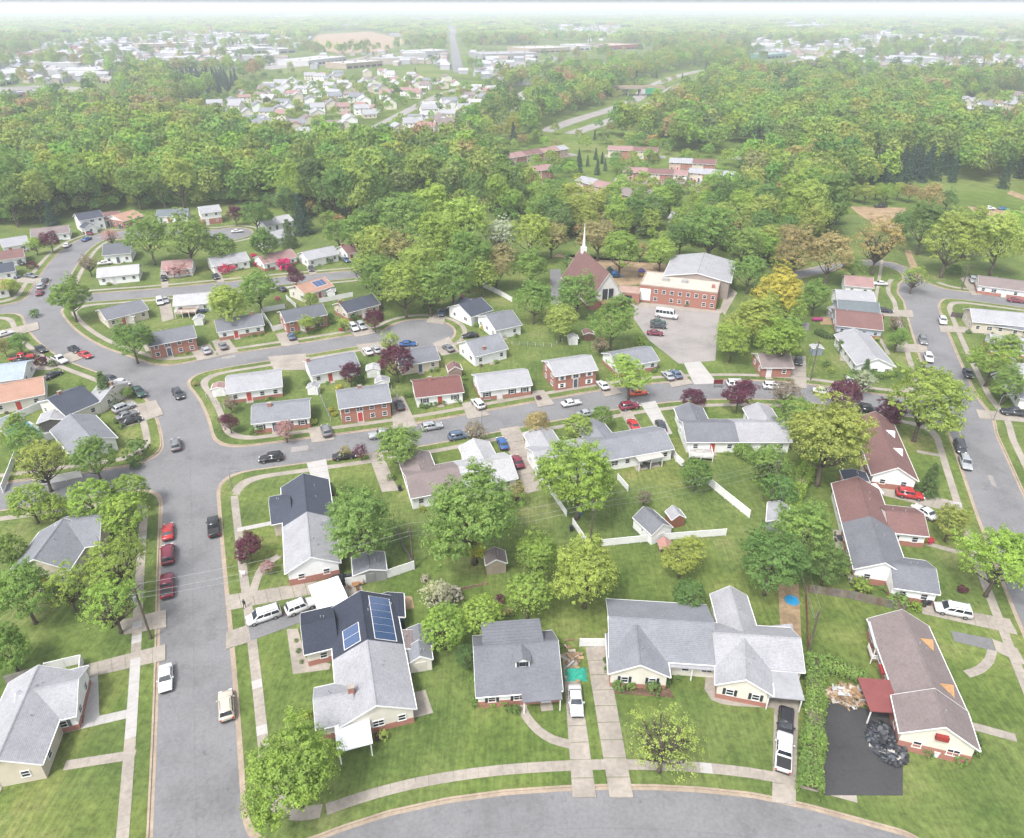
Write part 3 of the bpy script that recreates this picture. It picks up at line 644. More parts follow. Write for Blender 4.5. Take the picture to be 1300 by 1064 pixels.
# left edge column
simple('grey roofed house at the upper bend', 'white house with pale grey roof next to a dusky pink roofed one', (4, 314, 36, 309), 'lg', d=10)
simple('dusky pink roofed house on the upper bend', 'white house with dusky pink roof between two grey roofed ones', (-6, 331, 30, 326), 'br', d=9)
simple('dark roofed white house on the upper bend', 'white house with dark grey roof and parked cars beside it', (-16, 349, 18, 344), 'dg', d=9)
simple('tan roofed house by the upper bend', 'house with tan orange roof beside yellowish street tree', (-20, 371, 9, 366), 'orr', d=9)
simple('blue grey roofed house', 'house with pale blue grey roof above the orange roofed one', (-18, 486, 28, 480), (.24, .28, .34), d=10)
house('orange roofed house with carport', 'cream house with orange brown roof and shaded carport beside white fence', [Bk(-14, 514, 55, 500, 10, 2.8, 1.8, 'l', 'orr', CREAM), ], chim=None)
house('slate and grey roofed house by the pool', 'cream house with half slate half grey roof beside the swimming pool', [Bk(84, 527, 126, 509, 11, 3.0, 2.2, 'l', 'dg', CREAM, oe=(1, 0)), Bk(112, 507, 127, 509, 9, 3.0, 1.6, 'l', 'lg', CREAM)], chim=[(0, .35, .55), (1, .95, .5)])
house('grey gable house above the junction', 'white house with mottled grey gable roof above the road junction', [Bk(91, 576, 146, 556, (112, 531), 2.9, 2.0, 'c', 'g')])
house('big grey roofed house behind round trees', 'big house with hipped looking grey roof behind the row of round trees', [Bk(14, 726, 86, 722, (98, 674), 3.2, 2.4, 'c', 'g', BEIGE), Bk(70, 700, 124, 690, 9, 3.2, 2.0, 'l', 'g', BEIGE)])
house('pale grey roofed house on the main street', 'pale grey roofed brick house with yellow flower bed on the main street', [Bk(-40, 985, 50, 968, (52, 862), 3.0, 2.0, 'c', 'lg', BEIGE), Bk(20, 924, 94, 906, (102, 850), 2.9, 1.8, 'l', 'lg', WHITE, base=.9, shut=(.1, .1, .12))])

# ---------------------------------------------------------------- near houses
def sub_of(part, root, mb, nm, mat, col=None):
    return mkobj(nm, mb.mesh(nm, np.array(root['_o'])), mat, part, col)
def canopy(root, a, b, d, z, col=None, posts=True, slope=.15, name='porch_roof', low=0.):
    """flat lean-to roof on posts: near edge a-b in pixels at height z, d metres deep"""
    A, B = P(*a, z), P(*b, z); u = (B - A)[:2]; L = np.linalg.norm(u); u /= L; v = np.array([-u[1], u[0]])
    q = lambda s, t, zz: np.array([*(A[:2] + u * s + v * t), zz])
    r = MB().add([q(-.2, -.2, z), q(L + .2, -.2, z), q(L + .2, d, z + slope), q(-.2, d, z + slope), q(-.2, -.2, z + .14), q(L + .2, -.2, z + .14), q(L + .2, d, z + slope + .14), q(-.2, d, z + slope + .14)],
             [(3, 2, 1, 0), (4, 5, 6, 7), (0, 1, 5, 4), (1, 2, 6, 5), (2, 3, 7, 6), (3, 0, 4, 7)]).build(name, 'flat', root, col or (.66, .66, .66))
    if posts:
        n = max(2, int(L / 2.6) + 1)
        for i in range(n):
            c = q(.05 + (L - .1) * i / (n - 1), .05, (z + low) / 2 - .05); MB().box(c, (.07, .07, z / 2 + .05 - low / 2), u).build('post', 'trim', root)
    return q, L, u, v
# twin houses on the near side of the middle street
def twin(phrase, label, a, b, d, c1, c2, split, gables, wall=WHITE, chim=None, rise=1.8, gw=5.6, gd=5.0, **k):
    A, B = np.array(a), np.array(b); m = A + (B - A) * split
    B1 = Bk(a[0], a[1], m[0], m[1], d, 2.8, rise, 'l', c1, wall, oe=(1, 0), **k); B2 = Bk(m[0], m[1], b[0], b[1], d, 2.8, rise, 'l', c2, wall, oe=(0, 1), **k)
    B2.o = B1.at(B1.L + .01, 0)[:2]; B2.u, B2.v = B1.u, B1.v
    bl = [B1, B2]
    for (bi, fr) in gables:
        par = bl[bi]; g_ = Bk(0, 600, 50, 600, 5, 2.75, gw / 2 * (rise / (d / 2)), 'c', c1 if bi == 0 else c2, wall, oe=(0, 1), **k)
        g_.u, g_.v = par.u, par.v; g_.L, g_.D = gw, gd + d / 2; g_.o = par.at(fr * par.L - gw / 2, d / 2)[:2]; bl.append(g_)
    return house(phrase, label, bl, .5, chim)
twin('tan and white roofed twin house', 'twin house with tan roof on one half and white roof on the other', (523, 631), (655, 606), 8.4, 'tan', 'w', .5, [(0, .3), (1, .55)], WHITE)
tw, twb, twr = twin('pale grey twin house with back awning', 'long pale grey roofed twin house with back patio awning', (686, 598), (853, 569), 8.4, 'lg', 'g', .42, [(0, .35), (1, .25)])
canopy(tw, (812, 586), (842, 580), 3.4, 2.4, ph(232, 228, 220))
td, tdb, tdr = twin('grey twin house with back deck', 'grey roofed twin house with raised white deck at the back', (873, 560), (1003, 560), 8.4, 'mg', 'lg', .5, [(0, .3), (1, .75)])
# deck of that house
def deck(root, a, b, d, z, col=ph(236, 232, 226)):
    A, B = P(*a, z), P(*b, z); u = (B - A)[:2]; L = np.linalg.norm(u); u /= L; v = np.array([-u[1], u[0]]); n = max(3, int(d / .5))
    for i in range(n):
        c = A[:2] + u * L / 2 + v * (i + .5) * d / n; MB().box((c[0], c[1], z - .05), (L / 2, d / n / 2 - .015, .05), u).build('plank', 'wood', root, col)
    for s in np.linspace(0, L, max(3, int(L / 1.6) + 1)):
        c = A[:2] + u * s; MB().box((c[0], c[1], z / 2 + .45), (.06, .06, z / 2 + .5), u).build('post', 'trim', root)
    for zz in (.35, .65, .95):
        c = A[:2] + u * L / 2; MB().box((c[0], c[1], z + zz), (L / 2, .03, .045), u).build('rail', 'trim', root)
        for s in (0, L):
            c = A[:2] + u * s + v * d / 2; MB().box((c[0], c[1], z + zz), (.03, d / 2, .045), u).build('rail', 'trim', root)
deck(td, (875, 580), (905, 582), 4.0, .9)
# long house with slate and grey roof beside the main street corner
h1, b1, r1 = house('long slate and grey roofed house', 'long brick ended house with slate far half and pale grey near half roof', [
    Bk(365, 726, 429, 713, (404, 612), 3.0, 2.1, 'c', 'lg', WHITE, base=1.3, oe=(1, 0), v0=0, v1=.5), Bk(365, 726, 429, 713, (404, 612), 3.0, 2.1, 'c', 'dg', WHITE, base=1.0, oe=(0, 1), v0=.5, v1=1.),
    Bk(347, 664, 372, 659, 7.5, 2.95, 1.6, 'l', 'dg', BEIGE, oe=(1, 0)), Bk(402, 690, 432, 684, 6, 2.8, 1.3, 'l', 'g', BEIGE, oe=(0, 1))], None)
canopy(h1, (418, 700), (438, 694), 4, 2.4)
# house with solar panels
K2 = dict(base=1.0)
h2, b2, r2 = house('house with blue solar panels', 'house with dark far roof carrying blue solar panels and pale near roof', [
    Bk(434, 920, 524, 898, (480, 763), 2.9, 2.2, 'c', 'lg', CREAM, oe=(1, 0), v0=0, v1=.53, **K2), Bk(434, 920, 524, 898, (480, 763), 2.9, 2.2, 'c', 'drk', CREAM, oe=(0, 1), v0=.53, v1=1., **K2),
    Bk(389, 828, 430, 818, (422, 772), 2.85, 1.5, 'l', 'drk', CREAM, oe=(1, 0), **K2), Bk(404, 922, 452, 911, (438, 868), 2.85, 1.5, 'l', 'lg', CREAM, oe=(1, 0), **K2)], None, chim=[(3, .95, .5)])
canopy(h2, (430, 954), (471, 943), 6.2, 2.5)
canopy(h2, (405, 775), (441, 762), 5.5, 2.6, posts=True)
def solar(root, b, roof, a0, a1, c0, c1, na, nc):
    for i in range(na):
        for j in range(nc):
            s0, s1, t0, t1 = a0 + (a1 - a0) * (i + .02) / na, a0 + (a1 - a0) * (i + .97) / na, c0 + (c1 - c0) * (j + .02) / nc, c0 + (c1 - c0) * (j + .97) / nc
            vs = [b.slope_pt(s * b.L, t * b.D, l) for l in (.26, .31) for s, t in ((s0, t0), (s1, t0), (s1, t1), (s0, t1))]
            p = sub_of(roof, root, MB().add(vs, [(3, 2, 1, 0), (4, 5, 6, 7), (0, 1, 5, 4), (1, 2, 6, 5), (2, 3, 7, 6), (3, 0, 4, 7)]), 'solar_panel', 'solar')
    e = .004
    vs = [b.slope_pt(s * b.L, t * b.D, l) for l in (.22, .262) for s, t in ((a0 - e, c0 - e), (a1 + e, c0 - e), (a1 + e, c1 + e), (a0 - e, c1 + e))]
    sub_of(roof, root, MB().add(vs, [(3, 2, 1, 0), (4, 5, 6, 7), (0, 1, 5, 4), (1, 2, 6, 5), (2, 3, 7, 6), (3, 0, 4, 7)]), 'solar_rack', 'trim')
solar(h2, b2[1], r2[1], .62, .95, .04, .94, 1, 6); solar(h2, b2[1], r2[1], .14, .4, .05, .42, 1, 2)
solar(hr[0], hr[1][0], hr[2][0], .5, .9, .12, .42, 3, 1)
# cape house with dormers
h3, b3, r3 = house('cape house with front dormer', 'grey roofed cape house with front dormer and brick porch', [
    Bk(607, 881, 711, 873, 9.4, 2.75, 3.3, 'l', 'mg', WHITE, base=1.2, shut=BLK)], .75)
bb = b3[0]
def dormer(root, b, roof, a, bfrac, w, h, dep, col, wall=WHITE, win=True):
    """gabled dormer whose face stands at (a, bfrac) on the near slope"""
    base = b.slope_pt(a * b.L, bfrac * b.D, .15); u, v = b.u, b.v
    q = lambda s, t, z: np.array([*(base[:2] + u * s + v * t), base[2] + z])
    fc = sub_of(roof, root, MB().extrude([q(-w / 2, 0, -.3), q(w / 2, 0, -.3), q(w / 2, 0, h), q(0, 0, h + w * .28), q(-w / 2, 0, h)], [*(v * dep), 0]), 'dormer', 'siding', wall)
    k = .56; ov = .2
    sec = [(-w / 2 - ov, h - ov * k + .02), (-w / 2 - ov, h - ov * k + .12), (0, h + w * .28 + .13), (w / 2 + ov, h - ov * k + .12), (w / 2 + ov, h - ov * k + .02), (0, h + w * .28 + .03)]
    sub_of(roof, root, MB().extrude([q(x, -.2, z) for x, z in sec], [*(v * (dep + .4)), 0]), 'dormer_roof', 'shingle', col)
    if win:
        sub_of(roof, root, MB().box(q(0, -.02, h * .5), (.42, .04, h * .32), u), 'dormer_pane', 'glass')
        fr = MB()
        for sg in (-1, 1): fr.box(q(sg * .62, -.02, h * .5), (.16, .05, h * .36), u)
        sub_of(roof, root, fr, 'shutter', 'plastic', BLK)
dormer(h3, bb, r3[0], .56, .24, 1.9, 1.15, 2.4, R['mg'])
rd = MB(); q = lambda s, t, z: bb.at(s * bb.L, t * bb.D, z)
rd.add([q(.1, .62, 3.6), q(.84, .62, 3.6), q(.84, .99, 2.8), q(.1, .99, 2.8), q(.1, .53, 5.85), q(.84, .53, 5.85), q(.84, .99, 5.2), q(.1, .99, 5.2)], [(4, 5, 6, 7), (0, 1, 5, 4), (1, 2, 6, 5), (2, 3, 7, 6), (3, 0, 4, 7)])
sub_of(r3[0], h3, rd, 'rear_dormer', 'siding', WHITE)
rs_ = MB().add([q(.085, .49, 5.98), q(.855, .49, 5.98), q(.855, 1.03, 5.2), q(.085, 1.03, 5.2), q(.085, .49, 6.12), q(.855, .49, 6.12), q(.855, 1.03, 5.34), q(.085, 1.03, 5.34)], [(3, 2, 1, 0), (4, 5, 6, 7), (0, 1, 5, 4), (1, 2, 6, 5), (2, 3, 7, 6), (3, 0, 4, 7)])
sub_of(r3[0], h3, rs_, 'rear_dormer_roof', 'shingle', R['mg'])
canopy(h3, (665, 891), (712, 887), 1.6, 2.35, R['mg'], slope=.3)
# big U-shaped grey house
h4, b4, r4 = house('U shaped grey roofed house', 'U shaped pale grey roofed cream house with two front gables and carport', [
    Bk(776, 833, 913, 842, (920, 772), 2.9, 2.0, 'l', 'g', CREAM, oe=(1, 0)), Bk(908, 842, 1018, 850, (1008, 800), 2.95, 1.95, 'l', 'lg', CREAM, oe=(0, 1)),
    Bk(776, 853, 847, 857, (842, 808), 2.85, 1.85, 'c', 'g', CREAM, base=.8, shut=BLK, oe=(1, 0)), Bk(912, 867, 978, 880, (975, 828), 2.85, 1.8, 'c', 'lg', CREAM, base=.8, shut=BLK, oe=(1, 0)),
    Bk(921, 815, 964, 817, (958, 758), 2.9, 1.5, 'c', 'lg', CREAM, oe=(0, 1))], .5)
canopy(h4, (847, 846), (912, 851), 2.4, 2.45, R['lg']); canopy(h4, (976, 884), (1019, 888), 6.2, 2.55, R['lg'], slope=.3)
# big house with plywood gablets
h5, b5, r5 = house('big grey roofed house with red awnings', 'big grey roofed house with two plywood gablets and red awnings', [
    Bk(1147, 901, 1228, 912, (1208, 800), 2.9, 2.3, 'c', 'tan', CREAM, base=1.0, oe=(0, 1)), Bk(1146, 928, 1239, 949, (1226, 905), 3.3, 2.5, 'c', 'tan', CREAM, base=1.6)], None)
def gablet(root, b, roof, af, bf, col, w=1.9, h=.95, rc=None):
    """small gable on the right-hand slope of a cross-ridged block, facing +u"""
    c = b.slope_pt(af * b.L, bf * b.D, .12); u, v = b.u, b.v; sl = b.rise / (b.L / 2); ln = h / sl
    q = lambda s, t, z: np.array([*(c[:2] + u * s + v * t), c[2] + z])
    sub_of(roof, root, MB().add([q(0, -w / 2, 0), q(0, w / 2, 0), q(0, 0, h), q(-.05, -w / 2, -.05), q(-.05, w / 2, -.05)], [(0, 1, 2)]), 'gablet_face', 'wood', col)
    sub_of(roof, root, MB().add([q(.12, -w / 2 - .15, -.02), q(.12, 0, h + .1), q(.12, w / 2 + .15, -.02), q(-ln, 0, h + .1), q(.12, -w / 2 - .15, .06), q(.12, 0, h + .18), q(.12, w / 2 + .15, .06), q(-ln, 0, h + .18)], [(4, 5, 7), (5, 6, 7), (0, 3, 1), (1, 3, 2), (0, 1, 5, 4), (1, 2, 6, 5)]), 'gablet_roof', 'shingle', rc)
for bf in (.12, .62): gablet(h5, b5[0], r5[0], .86, bf + .1, ph(226, 178, 128), rc=ph(226, 178, 128))
canopy(h5, (1106, 902), (1146, 905), 4.8, 2.6, ph(168, 96, 94)); canopy(h5, (1112, 822), (1138, 826), 4.6, 2.7, ph(235, 238, 245))
deck(h5, (1106, 838), (1136, 842), 2.2, .7, ph(190, 160, 130))
for bf in (.08, .28, .46):
    c = b5[0].at(-.35, bf * b5[0].D, 2.1); MB().box(c, (.35, .75, .12), b5[0].u).build('awning', 'cloth', h5, ph(205, 60, 60))
MB().box(b5[1].at(b5[1].L * .52, -.25, 3.9), (.7, .25, .35), b5[1].u).build('awning', 'cloth', h5, ph(190, 60, 55))
# brown and grey roofed house beside the east street
h6, b6, r6 = house('half brown half grey roofed house', 'white house with brown far roof half and grey near roof half', [
    Bk(1087, 721, 1152, 731, (1135, 625), 2.9, 2.0, 'c', 'mg', WHITE, base=1.2, oe=(1, 0), v0=0, v1=.5), Bk(1087, 721, 1152, 731, (1135, 625), 2.9, 2.0, 'c', 'br', WHITE, oe=(0, 1), v0=.5, v1=1.),
    Bk(1128, 674, 1176, 679, (1176, 648), 2.8, 1.5, 'l', 'br', WHITE, base=1.0, oe=(0, 1)), Bk(1134, 744, 1190, 752, (1190, 716), 2.8, 1.5, 'l', 'mg', WHITE, base=1.0, oe=(0, 1))], None)
canopy(h6, (1080, 628), (1120, 626), 2.6, 2.5)
h7, b7, r7 = house('brown roofed house with white gablets', 'long brown roofed house with white end gable and two white gablets', [
    Bk(1109, 602, 1163, 609, (1150, 540), 2.9, 2.2, 'c', 'br', WHITE, base=1.2)], None)
for bf in (.35, .68): gablet(h7, b7[0], r7[0], .82, bf, WHITE, rc=(.6, .6, .6))
# along the east street, further up
house('white roofed house with blue furniture', 'white house with pale grey gable roof beside the east street', [Bk(1089, 463, 1135, 465, (1126, 428), 2.9, 1.9, 'c', 'lg')], None)
house('two tone roofed house with red chairs', 'pale house with grey green and brown roof beside the east street', [
    Bk(1063, 413, 1120, 419, (1117, 398), 2.9, 1.9, 'l', 'br', PALEBL, base=1.), Bk(1066, 397, 1117, 401, (1112, 385), 3., 1.9, 'l', 'tl', PALEBL)], None)
house('pale house at the top of the east street', 'pale house with lilac grey roof near the top of the east street', [Bk(1064, 381, 1110, 384, 8, 2.9, 1.8, 'l', 'lg')], None)
house('small brick house at the top of the east street', 'low house with pinkish grey roof beside a white car', [Bk(1074, 362, 1108, 365, 8, 2.9, 1.8, 'l', 'pk')], None)
simple('brown roofed house with skylight on the spur', 'white house with brown roof and skylight across the spur street', (1243, 362, 1312, 371), 'tan', base=1., d=8.6)
house('beige house with low grey carport', 'beige house with pale roof and low grey carport beside the spur street', [Bk(1236, 408, 1312, 415, 9, 3.2, 2.0, 'l', 'lg', BEIGE), Bk(1262, 413, 1300, 419, 4, 2.5, .9, 'l', 'mg', BEIGE)], None)
simple('pale roofed brick house on the east street', 'brick fronted house with pale roof beside a concrete walk', (1260, 440, 1320, 448), 'lg', base=1.3)
simple('white roofed house at the frame edge', 'white house with flat looking white roof behind a leafy street tree', (1278, 482, 1335, 487), 'w', d=10)
simple('small brick house under the willows', 'small brick house with tan roof half hidden under yellow green trees', (968, 466, 1006, 466), 'tan', brick=1, d=7.5)
simple('grey roofed house by dark drive', 'grey roofed house beyond the dark pickup on the east street', (1296, 505, 1345, 511), 'mg', d=9)

# ---------------------------------------------------------------- church and school
cb = Bk(750, 372, 783, 379, 10, 2.6, 8.6, 'c', 'br', WHITE, brick=1, win=0, gab=(.5, .48, .46), ov=.7)
cb.v = np.array([-.25, .968]); cb.u = np.array([.968, .25]); cb.L = 11.5; cb.D = 25.; cb.o = np.array([29., 203.]) - cb.u * cb.L / 2
ch, cbl, crf = house('church with the white steeple', 'brick church with steep brown roof and slim white steeple', [cb], None, name='church', cat='church')
sx = cb.at(cb.L / 2, cb.D * .9, cb.e + cb.rise)
st = MB().box(sx + (0, 0, .3), (.8, .8, 1.1), cb.u).build('steeple_base', 'trim', ch)
MB().tube([sx + (0, 0, 1.2), sx + (0, 0, 3.0)], [.6, .42], 8).build('belfry', 'trim', ch)
MB().tube([sx + (0, 0, 2.9), sx + (0, 0, 9.2)], [.4, .04], 8).build('spire', 'trim', ch)
fw = cb.at(cb.L / 2, -.25, 0)
MB().box(fw + (0, 0, 4.6), (1.7, .12, 1.7), cb.u).build('front_window', 'glass', ch)
MB().box(fw + np.array([0, 0, 4.6]) + np.array([*(-cb.v * .08), 0]), (.1, .12, 1.7), cb.u).build('mullion', 'trim', ch)
MB().box(fw + np.array([*(-cb.v * 1.2), 2.5]), (2.6, 1.3, .12), cb.u).build('porch_roof', 'flat', ch, ph(190, 120, 105))
for sg_ in (-2.3, 2.3): MB().box(fw + np.array([*(-cb.v * 2.2 + cb.u * sg_), 1.2]), (.14, .14, 1.2), cb.u).build('post', 'trim', ch)
def flat_block(root, a, b, d, h, wallmat, wallcol, roofcol, parapet=.35):
    A, B = P(*a, h), P(*b, h); u = (B - A)[:2]; L = np.linalg.norm(u); u /= L; v = np.array([-u[1], u[0]])
    if isinstance(d, tuple): d = float((P(*d, h) - B)[:2] @ v)
    q = lambda s, t, z=0.: np.array([*(A[:2] + u * s + v * t), z])
    MB().prism([tuple(q(s, t)[:2]) for s, t in ((0, 0), (L, 0), (L, d), (0, d))], -.1, h).build('wall', wallmat, root, wallcol)
    MB().prism([tuple(q(s, t)[:2]) for s, t in ((.25, .25), (L - .25, .25), (L - .25, d - .25), (.25, d - .25))], h - .02, h + .08).build('flat_roof', 'flat', root, roofcol)
    for c, hl in ((q(L / 2, .1, h + parapet / 2), (L / 2 + .04, .14, parapet / 2)), (q(L / 2, d - .1, h + parapet / 2), (L / 2 + .04, .14, parapet / 2)), (q(.1, d / 2, h + parapet / 2 - .01), (.14, d / 2 - .24, parapet / 2)), (q(L - .1, d / 2, h + parapet / 2 - .01), (.14, d / 2 - .24, parapet / 2))):
        MB().box(c, hl, u).build('parapet', 'flat', root, ph(225, 200, 185))
    return q, L, d, u, v
c0 = P(812, 361, 5.4)
sc_ = thing('school', (c0[0], c0[1], 0), 'red brick two storey school with flat white roof beside the car park', 'school')
q, L, d, u, v = flat_block(sc_, (812, 362), (911, 373), (917, 355), 5.4, 'brick', BRICK, (.36, .325, .28))
for z in (1.5, 4.0):
    for i, s in enumerate(np.linspace(.22, .95, 8)):
        if i in (1, 5) and z < 2: continue
        add_window(sc_, q(s * L, 0, z), -v, 1.15, 1.25)
MB().box(q(.08 * L, -.03, 2.6), (1.7, .05, 1.9), u).build('entrance_panel', 'trim', sc_)
for s in (.3, .55): MB().box(q(s * L, d * .5, 5.85), (1.0, .8, .5), u).build('roof_unit', 'flat', sc_, ph(215, 212, 208))
MB().box(q(.93 * L, d * .35, 5.8), (.5, .5, .7), u).build('chimney', 'brick', sc_, BRICK)
gb = Bk(844, 350, 926, 359, (935, 333), 5.6, 1.9, 'c', 'lg', ph(205, 190, 180), brick=0, win=0, ov=.5)
FOOT.append(gb.poly(1)); gy, _, _ = house('school gym hall', 'school gym hall with wide pale grey gable roof behind the school', [gb], None, name='gym_hall', cat='hall')
FOOT.append([tuple(q(s, t)[:2]) for s, t in ((0, 0), (L, 0), (L, d), (0, d))]); HOUSES.append(('red brick school', q(L / 2, d / 2)[:2]))
lk = thing('link_corridor', (*P(797, 380)[:2], 0), 'low brick link corridor between church and school', 'corridor')
ql, Ll, dl, ul, vl = flat_block(lk, (783, 371), (812, 374), 6, 3.2, 'brick', BRICK, ph(225, 190, 172))
MB().box(ql(Ll * .5, -.03, 1.3), (1.2, .05, 1.25), ul).build('door', 'glass', lk)
# ---------------------------------------------------------------- terraced rows beyond the wood
TERR = []
TPH = iter(['short far terrace', 'long far terrace by the ramp', 'far terrace behind conifers', 'longest far terrace', 'pale grey far terrace', 'stepped far terrace', 'tan roofed far terrace', 'low terrace above the church', 'terrace beyond the play yard', 'end terrace pair', 'terrace below the highway slip road', 'terrace behind the purple tree', 'terrace beyond the car row'])
def terrace(label, a, b, d=9, eave=4.6, cols=('pk', 'br', 'pk', 'lg')):
    A, B = P(*a, eave), P(*b, eave); L = np.linalg.norm((B - A)[:2]); n = max(2, int(round(L / 6.5)))
    root = None; bl = []
    for i in range(n):
        p0 = np.array(a) + (np.array(b) - np.array(a)) * i / n; p1 = np.array(a) + (np.array(b) - np.array(a)) * (i + 1) / n
        w = random.choice([WHITE, BEIGE, BEIGE, (.42, .3, .25)]); k = Bk(p0[0], p0[1], p1[0], p1[1], d, eave, 1.5 + .25 * (i % 2), 'l', cols[(i // 2) % len(cols)], w, brick=1 if i % 2 == 1 else 0, oe=(1 if i == 0 else 0, 1 if i == n - 1 else 0))
        if bl: k.u, k.v = bl[0].u, bl[0].v; k.o = bl[0].o + bl[0].u * (L / n + .004) * i
        bl.append(k)
    TERR.extend((*k.at(k.L / 2, k.D / 2)[:2], 5., 7.) for k in bl)
    house(next(TPH), label, bl, .5, name='terraced_row', cat='terrace', group='terraced rows beyond the wood')
terrace('short terraced row with pink and grey roofs behind the tall wood', (600, 202), (640, 197))
terrace('long terraced row with alternating roofs nearest the highway ramp', (646, 201), (721, 189))
terrace('terraced row with pinkish roofs behind the conifers', (772, 190), (834, 193))
terrace('longest terraced row with pinkish roofs facing a row of parked cars', (788, 218), (872, 223))
terrace('pale grey terraced row with white fronts beside a purple tree', (874, 219), (930, 224), cols=('lg', 'lg'))
terrace('stepped terraced row with grey gable beside an orange tree', (731, 229), (771, 240), cols=('lg', 'pk'))
terrace('terraced row with tan roofs in front of the parked cars', (772, 242), (812, 252), cols=('tan', 'pk'))
terrace('low terraced row with white front above the church', (719, 252), (744, 258), cols=('pk', 'tan'))
terrace('terraced row with tan roof beyond the play yard', (804, 245), (840, 251), cols=('tan', 'lg'))
terrace('end terrace pair with grey and orange roofs by a pink tree', (849, 277), (874, 280), d=12, cols=('lg', 'orr'))

terrace('terraced row with brown roofs below the slip road lawn', (646, 220), (702, 215), cols=('br', 'pk'))
terrace('terraced row with grey and brown roofs behind the purple tree', (850, 206), (908, 209), cols=('lg', 'br'))
terrace('terraced row with mixed brown roofs beyond the car row', (884, 240), (944, 244), cols=('br', 'tan'))
# ---------------------------------------------------------------- sheds and outbuildings
def shed(px, py, w, d, h, yaw, roof, wall, label, rise=.9, name='shed', door=True, wood=False):
    c = P(px, py, 0); b = Bk(0, 600, 50, 600, d, h, rise, 'c', roof, wall, win=0, ov=.15, gab=wall); a = math.radians(yaw)
    b.u = np.array([math.cos(a), math.sin(a)]); b.v = np.array([-b.u[1], b.u[0]]); b.L = w; b.D = d; b.oe = (.4, .4); b.o = c[:2] - b.u * w / 2 - b.v * d / 2
    root, bl, rf = house(None, label, [b], None, name=name, cat='shed'); HOUSES.pop()
    if door:
        dd = MB().box(b.at(w / 2, -.03, .95), (.75, .04, .9), b.u).build('door', 'plastic', root, tuple(c * .8 for c in wall))
        o = np.array(root['_o']); mkobj('handle', MB().box(b.at(w / 2 + .1, -.09, .95), (.03, .03, .1), b.u).mesh('handle', o), 'metal', dd)
    if w > 2.4: add_window(root, b.at(-.0, d * .5, 1.4), -b.u, .7, .7)
    return root
shed(827, 676, 4.2, 5.2, 2.2, 28, 'mg', WHITE, 'big white barn shed with grey gambrel roof along the white fence', 1.5, name='barn_shed')
shed(856, 664, 2.4, 2.4, 1.9, 15, 'lg', ph(196, 130, 105), 'small brick coloured playhouse beside the white barn shed', .9, name='playhouse')
shed(629, 721, 3.2, 2.8, 2.1, 8, 'tan', ph(222, 205, 185), 'tan garden shed with blue door below the biggest tree')
shed(470, 728, 5.0, 4.2, 2.0, 14, 'mg', ph(190, 190, 190), 'grey roofed shed beside the white vinyl fence', .7)
shed(494, 787, 4.6, 4.6, 2.5, 10, 'drk', ph(20, 85, 120), 'dark teal shed behind the solar panel house', .6)
shed(512, 829, 4.2, 3.2, 2.1, 12, 'tan', ph(185, 120, 75), 'brown wooden shed behind the solar panel house', .5)
shed(534, 822, 3.0, 3.6, 2.0, 12, 'mg', ph(150, 150, 155), 'grey shed tucked against the round tree', .5)
shed(534, 843, 3.0, 2.6, 2.1, 12, 'g', CREAM, 'small cream shed with grey roof beside the brown shed', .9)
shed(985, 664, 3.4, 5.5, 2.0, -20, 'lg', ph(180, 185, 195), 'long grey shed with rounded roof between hedge and wood fence', .8)
shed(1082, 616, 4.4, 3.0, 2.0, -10, 'dg', ph(240, 150, 70), 'bright orange shed with black roof behind the brown roofed house', .5)
shed(399, 499, 2.4, 2.0, 1.9, 0, 'lg', WHITE, 'small white shed in the fenced lawn above the brick bi-level', .6)
shed(486, 492, 3.0, 2.4, 1.9, 8, 'lg', WHITE, 'white shed behind the brick bi-level with yellow bushes', .6)
shed(475, 476, 3.2, 2.8, 2.0, 8, 'w', WHITE, 'white shed beside the purple plum tree', .5)
shed(577, 477, 3.2, 3.0, 2.2, 15, 'br', ph(205, 175, 160), 'small tan shed with brown roof behind the maroon roofed house', 1.0)
shed(727, 436, 2.4, 2.2, 1.9, 5, 'w', WHITE, 'tiny white shed below the church lane', .5)
shed(746, 430, 2.6, 2.8, 1.9, 5, 'br', ph(150, 110, 95), 'small brown shed beside the budding bush', .5)
shed(421, 376, 2.4, 2.2, 1.9, 10, 'lg', WHITE, 'small white shed beside the orange roofed house', .5)
shed(166, 409, 2.8, 2.4, 2.0, 15, 'w', CREAM, 'small cream shed against the beige house', .5)
shed(254, 411, 2.4, 2.6, 1.9, 10, 'lg', WHITE, 'little white shed beside the white vinyl fence', .6)
shed(72, 541, 5.2, 4.2, 2.3, 18, 'lg', ph(120, 115, 110), 'open sided grey roofed pavilion beside the pool house', .7, name='pavilion', door=False)
shed(1035, 449, 2.6, 2.2, 1.9, 0, 'w', ph(190, 205, 225), 'pale blue shed beside the telegraph pole', .4)
shed(1058, 402, 3.2, 3.2, 2.2, 0, 'lg', ph(225, 225, 230), 'white lean shed behind the two tone roofed house', .4)
shed(280, 500, 2.8, 2.6, 2.0, 10, 'pk', WHITE, 'small white shed with pinkish roof at the corner house end', .4)

